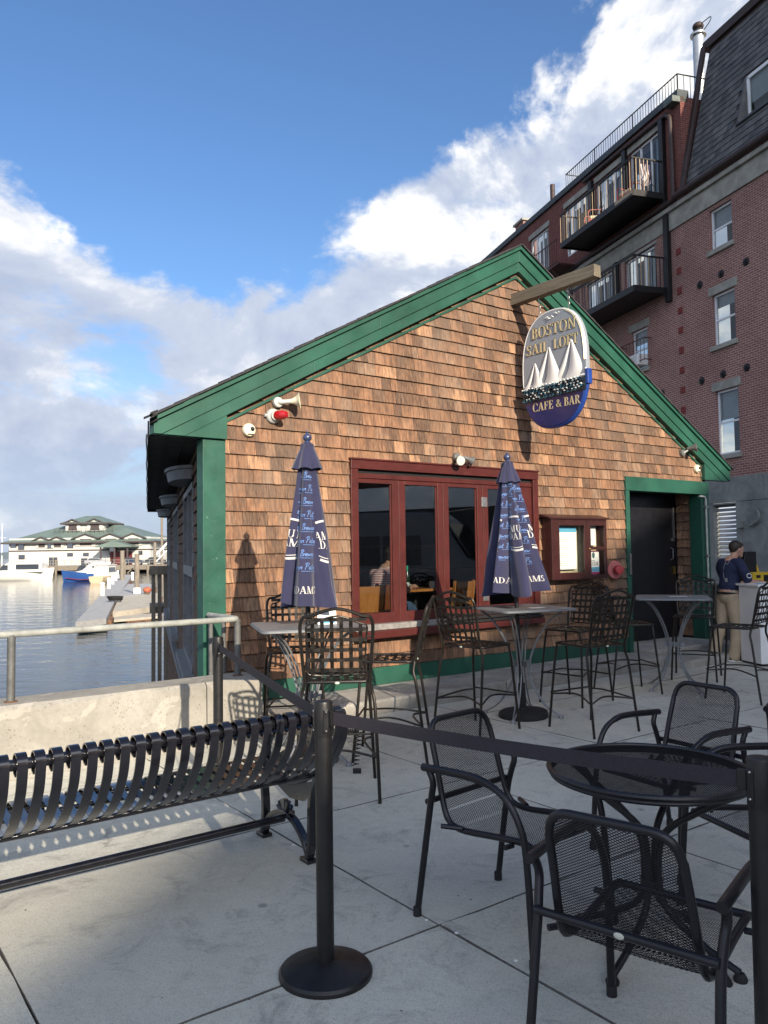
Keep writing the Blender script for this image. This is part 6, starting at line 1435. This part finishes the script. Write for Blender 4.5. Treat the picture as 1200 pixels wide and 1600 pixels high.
# ------------------------------------------------------------------ menu case with the sheets inside
t = wall_thing('menu_case', 'dark oxblood wooden menu case with two glazed doors right of the window', 'display case', 2.53, 1.20)
RD_ = simple('dark_varnished_red_wood', (.036, .009, .008), .4, 0, .25, 6, .05, coat=.15)
m = MB(); m.box(0, 1.11, -.02, 0, .0, .80); m.box(0, .035, -.15, -.021, 0, .80); m.box(1.075, 1.11, -.15, -.021, 0, .80); m.box(.036, 1.074, -.15, -.021, 0, .03); m.box(.036, 1.074, -.15, -.021, .77, .80); m.build('case', RD_, t, None, .003)
m = MB(); m.prism([(-.02, .02), (-.20, -.015), (-.20, .005), (-.02, .055)], lambda y, z: (-.05, y, .805+z), lambda y, z: (1.16, y, .805+z)); m.build('top_board', RD_, t, None, .003)
MB().box(.036, 1.074, -.026, -.021, .03, .77).build('lining', simple('cream_lining', (.42, .36, .24), .8), t, None)
for (a, b, zs) in ((.0, .70, (.10, .705)), (.705, 1.11, None)):
    d = MB(); ga, gb = (.15, .645) if zs else (.775, 1.065)
    d.box(a, ga, -.178, -.152, .0, .80); d.box(gb, b, -.178, -.152, .0, .80); d.box(ga, gb, -.178, -.152, .0, .09 if zs else .05); d.box(ga, gb, -.178, -.152, .71, .80)
    if not zs: d.box(ga, gb, -.178, -.152, .385, .425)
    o = d.build('door', RD_, t, None, .003); MB().box(ga, gb, -.164, -.160, .09 if zs else .05, .71).build('pane', M['glass_clear'], o, None)
    if not zs: MB().sphere((.735, -.187, .40), .012, 10, 6).build('knob', M['brass'], o)
pap = simple('white_paper', (.72, .72, .70), .85, 0, .04, 4); blu = simple('sky_blue_ink', (.10, .36, .55), .8, 0, .06, 4); ink = simple('grey_ink', (.22, .23, .25), .85, 0, .1, 20); mag = simple('magenta_ink', (.42, .03, .14), .8)
def sheet(name, label, s, z, w, h, y, parts, cat='paper'):
    o = thing(name, label, cat, FR(s, -y, z), CAFE_RZ); MB().box(0, w, -.0015, 0, 0, h).build('page', pap, o, None)
    for (nm, a, b, c, d, mt) in parts: MB().box(a*w, b*w, -.0026, -.0018, c*h, d*h).build(nm, mt, o, None)
    return o
L = [('header_band', .0, 1., .88, 1., blu)]
for k in range(16):
    if k % 4 == 0: continue
    L.append(('printed_line', .07+.03*(k % 3), .55+.12*((k*7) % 4)/3, .80-k*.047, .808-k*.047, ink))
for k in range(5): L.append(('price', .82, .88, .72-k*.14, .73-k*.14, ink))
sheet('menu_sheet', 'tall printed menu sheet with blue header in the left half of the case', 2.70, 1.33, .42, .56, -.10, L)
sheet('notice_sheet', 'small white notice in the upper right pane of the menu case', 3.325, 1.645, .20, .25, -.10, [('printed_line', .1, .45, .80, .83, ink), ('printed_line', .1, .6, .30, .32, ink), ('printed_line', .1, .5, .24, .26, ink), ('printed_block', .12, .35, .5, .68, ink)])
o = sheet('poster', 'poster with blue and magenta bands in the lower right pane of the menu case', 3.33, 1.255, .215, .315, -.13, [('top_band', 0, 1, .95, 1, mag), ('blue_band', 0, 1, .10, .30, blu), ('bottom_band', 0, 1, 0, .09, mag), ('printed_line', .1, .6, .56, .59, ink), ('printed_line', .15, .8, .19, .22, ink)])
q, w = text_quads('BOSTON', .055); m = MB(); print_on(m, q, lambda x, y: (.02+x*.175/w, -.003, .36*.315+y)); m.build('lettering', outl, o, None)
MB().sphere((.10, -.002, .255), .034, 14, 8, 0, (.9, .06, 1.25)).build('emblem', simple('dark_teal_ink', (.04, .10, .10), .8), o)

# ------------------------------------------------------------------ people
def flesh(name, parts, mat, parent, vox=.012, smooth=6):
    """parts: tubes (list of points, list of radii) and balls; fused into one continuous skin"""
    m = MB()
    for p in parts:
        if p[0] == 't':
            pts = spline(p[1], 5); n = len(p[1]); rr = []
            for i in range(n-1):
                for k in range(5): rr.append(p[2][i]+(p[2][i+1]-p[2][i])*k/5)
            rr.append(p[2][-1]); m.tube(pts, rr, 14); m.sphere(pts[0], rr[0]*.98, 12, 8); m.sphere(pts[-1], rr[-1]*.98, 12, 8)
        else: m.sphere(p[1], p[2], 18, 12, 0, p[3] if len(p) > 3 else (1, 1, 1))
    o = m.build(name, mat, parent); r = o.modifiers.new('remesh', 'REMESH'); r.mode = 'VOXEL'; r.voxel_size = vox; r.use_smooth_shade = True
    s = o.modifiers.new('smooth', 'SMOOTH'); s.factor = .5; s.iterations = smooth
    return o
skin = MT('skin'); skin.base(skin.mix(skin.rng(skin.noise(9, 4), .3, .7), (.40, .215, .145), (.50, .285, .20)), .5, 0, .35); skin.b.inputs['Subsurface Weight'].default_value = .08; skin = skin.m
navy = simple('navy_polo', (.012, .017, .05), .85, 0, .2, 12, .15); khaki = simple('khaki_cotton', (.40, .31, .205), .9, 0, .14, 8, .25); hairm = simple('dark_brown_hair', (.022, .014, .010), .6, 0, .3, 60, .3)
f = V((.95, .31, 0)); man = thing('person', 'man in navy polo shirt and khaki trousers leaning over the white stand', 'person', (4.80, 11.25, 0), 0, None, (-.09, 0, atan2(-f.x, f.y)))
# local frame: x to his right (towards us), y forwards
def arm(s, el, wr, hd): return [('t', [(s*.17, -.01, 1.385), (s*.215, .0, 1.30), el], [.058, .052, .042]), ('t', [el, wr], [.041, .027])]
R_el, R_wr = (.225, .11, 1.125), (.17, .335, 1.13); L_el, L_wr = (-.225, .10, 1.13), (-.12, .33, 1.10)
def hand(wr, d, side):
    w = V(wr); d = V(d).normalized(); sd = d.cross(V((0, 0, 1))).normalized()*side; o = [('t', [w, w+d*.045, w+d*.085], [.026, .034, .031])]
    for k, (a, L) in enumerate(((-.024, .068), (-.008, .078), (.009, .074), (.025, .058))): b = w+d*.085+sd*a; o.append(('t', [b, b+d*L*.55+V((0, 0, -.006)), b+d*L*.85+V((0, 0, -.028))], [.0095, .009, .0075]))
    b = w+d*.03-sd*.028; o.append(('t', [b, b-sd*.025+d*.03, b-sd*.025+d*.06+V((0, 0, -.012))], [.012, .0105, .009])); return o
body = [('t', [(0, -.02, .93), (0, -.01, 1.1), (0, .0, 1.28), (0, .0, 1.39)], [.135, .125, .145, .10]), ('b', (0, 0, 1.30), .15, (1.15, .72, .8)), ('t', [(0, .01, 1.38), (0, .045, 1.49)], [.062, .054]),
        ('b', (0, .085, 1.575), .095, (.80, .98, 1.18)), ('t', [(0, .12, 1.53), (0, .15, 1.495)], [.055, .038]), ('t', [(0, .172, 1.575), (0, .192, 1.545)], [.012, .015]), ('b', (.077, .068, 1.568), .026, (.4, .8, 1.2)), ('b', (-.077, .068, 1.568), .026, (.4, .8, 1.2)), ('b', (0, .155, 1.60), .05, (1.1, .5, .5))]
body += arm(1, R_el, R_wr, 0)+arm(-1, L_el, L_wr, 0)+hand(R_wr, (.0, 1, -.05), 1)+hand(L_wr, (.1, 1, -.05), -1)
for s, fy in ((1, .03), (-1, -.10)): body += [('t', [(s*.09, -.01, .90), (s*.105, .015+fy*.4, .50), (s*.11, fy-.02, .08)], [.085, .055, .04])]
flesh('body', body, skin, man, .0075, 4)
shirt = [('t', [(0, -.015, 1.045), (0, -.01, 1.12), (0, .0, 1.28), (0, .0, 1.37)], [.148, .142, .155, .10]), ('b', (0, -.01, 1.30), .165, (1.18, .78, .78)), ('t', [(-.17, -.01, 1.375), (.17, -.01, 1.375)], [.072, .072]), ('t', [(0, .0, 1.36), (0, .02, 1.425)], [.082, .066])]
for s in (1, -1): e = (R_el, L_el)[s < 0]; shirt += [('t', [(s*.165, -.01, 1.375), (s*.21, .01, 1.29), V((s*.165, -.01, 1.375)).lerp(V(e), .86)], [.073, .072, .068])]
so = flesh('polo_shirt', shirt, navy, man, .011, 5)
tr = [('b', (0, -.02, .90), .15, (1.05, .92, .85))]
for s, fy in ((1, .03), (-1, -.10)): tr += [('t', [(s*.075, -.02, .90), (s*.095, .0+fy*.2, .70), (s*.105, .02+fy*.5, .48), (s*.108, fy, .25), (s*.11, fy-.02, .07)], [.115, .098, .078, .075, .082])]
flesh('trousers', tr, khaki, man, .012, 5)
hr = [('b', (0, .06, 1.615), .098, (.86, 1.0, .92)), ('b', (0, .03, 1.585), .07, (1.0, .8, 1.0)), ('b', (0, .14, 1.645), .045, (1.25, .8, .55))]; flesh('hair', hr, hairm, man, .010, 3)
for s, fy in ((1, .03), (-1, -.10)):
    sh_ = [('t', [(s*.11, fy-.06, .045), (s*.115, fy+.06, .045), (s*.12, fy+.16, .035)], [.042, .043, .034])]; o = flesh('shoe', sh_, simple('brown_shoe', (.10, .05, .03), .6), man, .010, 3); MB().box(s*.115-.045, s*.115+.045, fy-.11, fy+.20, .0, .022).build('sole', M['white'], o, None, .008)
MB().tube([(.158*cos(a), -.022+.145*sin(a), .945) for a in [2*pi*i/24 for i in range(24)]], .016, 6, True).build('belt', M['black'], man)
MB().lathe([(.030, -.006), (.031, .006)], 14, (R_wr[0], R_wr[1]-.01, R_wr[2]), (-.2, .95, 0), 0, False, False).build('bracelet', simple('teal_bracelet', (.05, .22, .22), .5), man)
q = poly_quads([(.030*cos(a)*1.5, .030*sin(a)) for a in [2*pi*i/16 for i in range(17)]], .009); mb = MB(); print_on(mb, q, lambda x, y: (.292, .055+x*.9, 1.205+y)); mb.build('sleeve_badge', ivory, man, None)
q = poly_quads([(.085*cos(a), .13*sin(a)) for a in [radians(95+i*12) for i in range(15)]], .012)+poly_quads([(-.01, .09), (.04, .115), (.07, .15)], .008)+[[(-.03, -.15), (.03, -.15), (.03, -.10), (-.03, -.10)]]
mb = MB(); print_on(mb, q, lambda x, y: (.085+x*.75, -.148-.0*x, 1.25+y)); mb.build('back_print', M['offgrey'], man, None)
# stand he leans on
st = thing('host_stand', 'plain white reception stand at the right edge of the patio', 'stand', (5.0, 10.66, 0), radians(9))
MB().box(0, .95, 0, .03, .03, 1.06).build('front_panel', M['white'], st, None, .004); MB().box(0, .03, .031, .45, .03, 1.06).build('side_panel', M['white'], st, None, .004); MB().box(.92, .95, .031, .45, .03, 1.06).build('side_panel', M['white'], st, None, .004)
MB().box(-.03, .98, -.03, .48, 1.061, 1.09).build('top', M['white'], st, None, .004); MB().box(.02, .93, .0, .45, 0, .029).build('plinth', M['black'], st, None)
t = thing('papers', 'loose white and blue papers under the hand of the man', 'papers', (5.22, 10.92, 1.09), .2)
for k, (mt, a) in enumerate(((pap, .1), (blu, -.25), (pap, .35))): o = MB().box(-.14, .14, -.10, .10, k*.004, k*.004+.003).build('sheet', mt, t, None); o.rotation_euler = (0, 0, a)
bn_ = thing('grey_bin', 'grey storage bin by the granite wall behind the man', 'bin', (5.95, 13.0, -.035), .25)
MB().box(-.5, .5, -.35, .35, .03, 1.0).build('body', M['granite'], bn_, None, .02); MB().box(-.53, .53, -.38, .38, 1.001, 1.05).build('lid', M['offgrey'], bn_, None, .01); MB().box(-.45, .45, -.3, .3, 0, .029).build('foot', M['rubber'], bn_, None)
yc = thing('yellow_case', 'bright yellow equipment case with black openings behind the man', 'case', (6.02, 12.8, 1.018), .25); yc.scale = (.85, .85, .8); yel = simple('yellow_plastic', (.55, .36, .02), .5, 0, .12, 6)
MB().box(-.27, .22, -.15, .15, 0, .21).build('body', yel, yc, None, .012); MB().box(-.19, -.10, -.158, -.149, .10, .16).build('opening', M['black'], yc, None); MB().box(-.03, .10, -.158, -.149, .03, .16).build('opening', M['black'], yc, None); MB().tube([(.17, -.155, .1), (.17, -.17, .1)], .012, 8).build('catch', M['black'], yc)
kb = thing('monitor_hood', 'black hooded box standing behind the yellow case', 'box', (5.98, 13.05, 1.018), .2)
m = MB(); m.prism([(-.18, 0), (.05, 0), (.05, .50), (-.15, .50), (-.20, .30)], lambda x, z: (x, -.12, z), lambda x, z: (x, .12, z)); m.build('hood', M['black'], kb, None, .01); MB().bar((.04, -.1, .28), (.13, -.1, .0), .03, .04).build('yellow_strut', yel, kb, None)

# ------------------------------------------------------------------ inside the window
IF = .34
rf_ = MB(); kk = KL*3.5; q_ = [V((-1.9, .17, 0)), V((4.2, .17, 0)), V((4.2, .17, 0))+kk, V((-1.9, .17, 0))+kk]; rf_.add([(p.x, p.y, z) for z in (.165, IF) for p in q_], [(0, 3, 2, 1), (4, 5, 6, 7), (0, 1, 5, 4), (1, 2, 6, 5), (2, 3, 7, 6), (3, 0, 4, 7)]); rf_.build('raised_floor', M['floorwood'], cafe, None)
def inn(s, y, z=IF): return FR(s, -y, z)
def wood_chair(s, y, rz, label, mt):
    t = thing('wooden_chair', label, 'chair', inn(s, y), CAFE_RZ+rz, 'wooden chairs inside the cafe'); 
    MB().box(-.2, .2, -.2, .2, .43, .46).build('seat', mt, t, None, .008)
    b = MB(); b.grid(lambda u, v: (-.185+.37*u, -.20-.06*v-.02*sin(pi*u), .56+.30*v), 9, 5); b.grid(lambda u, v: (-.185+.37*u, -.218-.06*v-.02*sin(pi*u), .56+.30*v), 9, 5); bo_ = b.build('backrest', mt, t, 60)
    for x in (-.07, 0, .07): MB().lathe([(.014, 0), (.014, .03)], 10, (x, -.255-.02, .79), (0, 1, 0)).build('hole', M['white'], bo_)
    for sx in (-1, 1):
        MB().bar((sx*.19, -.205, 0), (sx*.19, -.20, .46), .034, .034).build('leg', mt, t, None); MB().bar((sx*.19, -.205, .46), (sx*.19, -.272, .875), .034, .034).build('back_post', mt, t, None); MB().bar((sx*.18, .18, 0), (sx*.18, .18, .43), .034, .034).build('leg', mt, t, None)
    MB().box(-.18, .18, -.20, -.18, .36, .42).build('rail', mt, t, None)
wood_chair(.44, .82, .1, 'red brown wooden chair behind the left window pane', M['walnut']); wood_chair(.08, .60, -.35, 'honey wooden chair at the left edge of the window', M['honey']); wood_chair(1.62, .78, .15, 'honey wooden chair behind the third window pane', M['honey'])
t = thing('dining_table', 'wooden dining table set with glasses inside the window', 'table', inn(1.56, 1.42), CAFE_RZ)
MB().box(-.38, .38, -.35, .35, .72, .755).build('table_top', M['honey'], t, None, .006); MB().lathe([(.25, 0), (.24, .02), (.04, .05), (.035, .70), (.12, .72)], 20).build('pedestal', M['iron'], t)
tz = IF+.755
t = thing('wine_bottle', 'dark bottle with green neck on the table inside', 'bottle', inn(1.32, 1.28, tz)); MB().lathe([(.036, 0), (.038, .01), (.038, .17), (.015, .23), (.014, .25)], 16).build('bottle_body', simple('dark_green_glass', (.01, .03, .015), .1, 0, .1, 4), t); MB().lathe([(.0155, .24), (.016, .31), (.0, .312)], 14).build('neck_foil', simple('bright_green_foil', (.03, .42, .25), .35), t)
for k, (s, y, lab) in enumerate(((1.24, 1.20, 'white cup beside the bottle inside the window'), (1.70, 1.22, 'white cup on the far side of the table inside'))):
    t = thing('cup', lab, 'cup', inn(s, y, tz)); MB().lathe([(.03, 0), (.04, .03), (.042, .09), (.038, .09), (.034, .02)], 16, capt=False).build('cup_body', M['white'], t); MB().tube([(.04, 0, .07), (.065, 0, .06), (.06, 0, .03), (.038, 0, .025)], .005, 6).build('handle', M['white'], t)
for k, (s, y, lab) in enumerate(((1.43, 1.20, 'stemmed wine glass right of the bottle'), (1.52, 1.30, 'stemmed wine glass in the middle of the table inside'), (1.84, 1.30, 'tall glass at the right end of the table inside'))):
    t = thing('drinking_glass', lab, 'glass', inn(s, y, tz)); MB().lathe([(.032, 0), (.006, .008), (.005, .08), (.03, .10), (.038, .14), (.032, .18)], 18, capt=False).build('bowl', M['glass_clear'], t)
m = MT('red_white_stripes'); wv = m.n('ShaderNodeTexWave'); wv.wave_type = 'BANDS'; wv.bands_direction = 'Z'; wv.inputs['Scale'].default_value = 14.; wv.inputs['Distortion'].default_value = .6; m.l(m.tc.outputs['Object'], wv.inputs[0]); m.base(m.mix(m.rng(wv.outputs['Fac'], .42, .58), (.40, .03, .05), (.70, .66, .62)), .9); strp = m.m
gs = thing('person', 'diner in red and white striped shirt seated with back to the window', 'person', inn(.90, 1.22), CAFE_RZ-radians(78))
bd = [('t', [(0, -.03, .50), (0, -.06, .70), (0, -.03, .90), (0, .02, 1.02)], [.14, .13, .145, .09]), ('t', [(0, .03, 1.02), (0, .10, 1.13)], [.055, .05]), ('b', (0, .15, 1.20), .095, (.8, 1, 1.15)), ('t', [(0, .2, 1.16), (0, .235, 1.13)], [.05, .036])]
for s in (1, -1): bd += [('t', [(s*.19, .0, .97), (s*.25, .10, .76), (s*.18, .34, .79)], [.055, .045, .030])]+hand((s*.18, .34, .79), (-s*.2, 1, 0), s)+[('t', [(s*.09, -.02, .50), (s*.11, .38, .50), (s*.11, .40, .10)], [.09, .065, .045])]
flesh('body', bd, skin, gs, .009, 4)
flesh('striped_shirt', [('t', [(0, -.03, .48), (0, -.065, .70), (0, -.035, .90), (0, .02, 1.0)], [.155, .148, .16, .10]), ('t', [(-.18, -.01, .965), (.18, -.01, .965)], [.07, .07]), ('t', [(.18, -.01, .965), (.245, .09, .80)], [.07, .062]), ('t', [(-.18, -.01, .965), (-.245, .09, .80)], [.07, .062])], strp, gs, .012, 5)
flesh('jeans', [('b', (0, -.02, .49), .15, (1.1, .95, .7)), ('t', [(.09, 0, .49), (.11, .40, .49), (.11, .41, .06)], [.105, .08, .06]), ('t', [(-.09, 0, .49), (-.11, .40, .49), (-.11, .41, .06)], [.105, .08, .06])], simple('faded_denim', (.06, .10, .18), .9, 0, .2, 20), gs, .013, 5)
flesh('hair', [('b', (0, .13, 1.245), .098, (.85, .95, .85)), ('b', (0, .09, 1.18), .07, (1, .7, 1.1))], hairm, gs, .012, 3)
t = thing('stool', 'backless stool under the striped diner', 'stool', inn(.90, 1.24), CAFE_RZ); MB().lathe([(.19, .36), (.19, .39), (.0, .40)], 20).build('seat', M['walnut'], t)
for a in (.8, 2.4, 3.9, 5.5): MB().bar((.22*cos(a), .22*sin(a), 0), (.14*cos(a), .14*sin(a), .37), .03, .03).build('leg', M['walnut'], t, None)
# back bar with a warm strip of shelf in the depth of the room
t = thing('back_bar', 'dark back bar with pale shelf deep inside the cafe', 'bar', inn(2.6, 4.6, .16), CAFE_RZ); MB().box(-2.5, 3, 0, .5, 0, 1.05).build('counter', M['floorwood'], t, None); MB().box(-2.6, 3.1, -.05, .55, 1.051, 1.10).build('counter_top', M['honey'], t, None); MB().box(-2.5, 3, .9, 1.0, 1.5, 1.56).build('shelf', M['honey'], t, None); MB().box(-2.5, 3, 1.001, 1.02, 0, 2.4).build('back_panel', M['floorwood'], t, None)

# ------------------------------------------------------------------ small things on the patio
def card(name, label, loc, rz, w, d, mt, cat='paper', bend=.0):
    t = thing(name, label, cat, loc, rz); m = MB(); m.grid(lambda u, v: (-w/2+w*u, -d/2+d*v, .003+bend*sin(pi*u)), 6, 3); m.grid(lambda u, v: (-w/2+w*u, -d/2+d*v, .0015+bend*sin(pi*u)), 6, 3); m.build('sheet', mt, t, None); return t
card('paper_slip', 'folded white slip lying on the table with the wide parasol', (1.45, 7.62, 1.04), .3, .16, .09, pap); card('paper_slip', 'white slip lying on the doorway table', (3.34, 9.08, 1.04), -.2, .2, .10, pap)
t = thing('table_card', 'small white and blue folded card standing on the sea wall table', 'card', (-.46, 6.22, 1.04), .25)
for s in (-1, 1): MB().add([(-.075, s*.04, .002), (.075, s*.04, .002), (.075, 0, .11), (-.075, 0, .11)], [(0, 1, 2, 3)]).build('panel', pap, t, None)
MB().add([(-.06, -.0385, .012), (.06, -.0385, .012), (.06, -.026, .045), (-.06, -.026, .045)], [(0, 1, 2, 3)]).build('blue_print', blu, t, None)
cc = thing('coiled_cable', 'black coiled lock cable hanging under the chair behind the middle post', 'cable', (-.30, 5.83, 0)); P = []
for i in range(150): a = i*.75; P.append((-.14+.0016*i, .016*cos(a), .30+.016*sin(a)))
for i in range(90): a = i*.6; f_ = i/90; P.append((.10-.03*f_+.020*cos(a), .02*sin(a), .29-.24*f_))
MB().tube(P, .0042, 5).build('cable', M['rubber'], cc); MB().box(.05, .11, -.015, .015, .0, .035).build('lock', M['black'], cc, None, .004)
# scraps and stones in the joints
rq = random.Random(31)
for i, (x, y) in enumerate(((.16, 3.52), (.49, 3.17), (-.52, 4.42), (-.30, 4.16), (.28, 3.40))):
    t = thing('litter_scrap', ('pale scrap in the joint left of the near chair leg', 'pale scrap beside the front leg of the left mesh chair', 'white scrap on the slab in front of the bench foot', 'pale scrap by the middle post joint', 'tiny scrap at the crossing of two joints')[i], 'scrap', (x, y, 0)); m = MB(); m.sphere((0, 0, .004), .009, 7, 5, 0, (1+rq.random(), 1, .45)); m.build('scrap', pap, t)
# white minibus added out of view: stand-in for pale shapes mirrored in the panes
mv = thing('minibus', 'white minibus added out of view, stand-in for pale shapes in the panes', 'minibus', (13.2, 5.2, -.035), radians(96))
prof = [(-2.9, .45), (2.7, .45), (2.95, .7), (2.9, 1.25), (2.35, 1.45), (1.75, 2.35), (1.3, 2.68), (-2.7, 2.72), (-2.95, 2.5)]
m = MB(); m.prism(prof, lambda a, z: (a, -.98, z), lambda a, z: (a, .98, z)); m.build('body', simple('white_bus_paint', (.62, .63, .64), .3, 0, .05, 1, coat=.4), mv, 30, .08)
for sy in (-1, 1):
    for (a, b) in ((-2.6, -1.4), (-1.3, -.1), (0., 1.1)): MB().box(a, b, sy*.985-.006, sy*.985+.006, 1.25, 2.05).build('window', M['farglass'], mv, None)
    for wx in (-1.9, 1.9): o = MB().lathe([(.38, -.12), (.38, .12)], 22, (wx, sy*.88, .38), (0, 1, 0)).build('wheel', M['rubber'], mv); MB().lathe([(.22, -.13), (.22, .13)], 16, (wx, sy*.88, .38), (0, 1, 0)).build('rim', M['steel'], o)
MB().prism([(2.36, 1.5), (1.78, 2.32), (1.80, 2.36), (2.40, 1.52)], lambda a, z: (a+.03, -.85, z), lambda a, z: (a+.03, .85, z)).build('windscreen', M['farglass'], mv, None)

# grit and crumbs blown over the slabs
rq = random.Random(77); m = MB()
for k in range(420):
    s_, n_ = rq.uniform(-6, 4), rq.uniform(1.0, 6.5)
    if rq.random() < .4: n_ = rq.choice((1.35, 2.9, 4.45, 6.0))+rq.gauss(0, .02)
    elif rq.random() < .4: s_ = rq.choice(svals)+rq.gauss(0, .02)
    p = FR(s_, n_, .001); r = rq.uniform(.002, .006); a = rq.uniform(0, 6.28); P = [p+V((r*cos(a+i*1.57)*rq.uniform(.5, 1.6), r*sin(a+i*1.57), 0)) for i in range(4)]
    m.add(P+[p+V((0, 0, r*rq.uniform(.3, .9)))], [(0, 1, 4), (1, 2, 4), (2, 3, 4), (3, 0, 4)], rq.choice((0, 0, 1)))
o = m.build('grit', [simple('pale_grit', (.5, .48, .43), .9), simple('dark_grit', (.07, .06, .05), .9)], None, None); o['kind'] = 'stuff'; o['label'] = 'fine grit and crumbs scattered over the paving slabs'; o['category'] = 'grit'
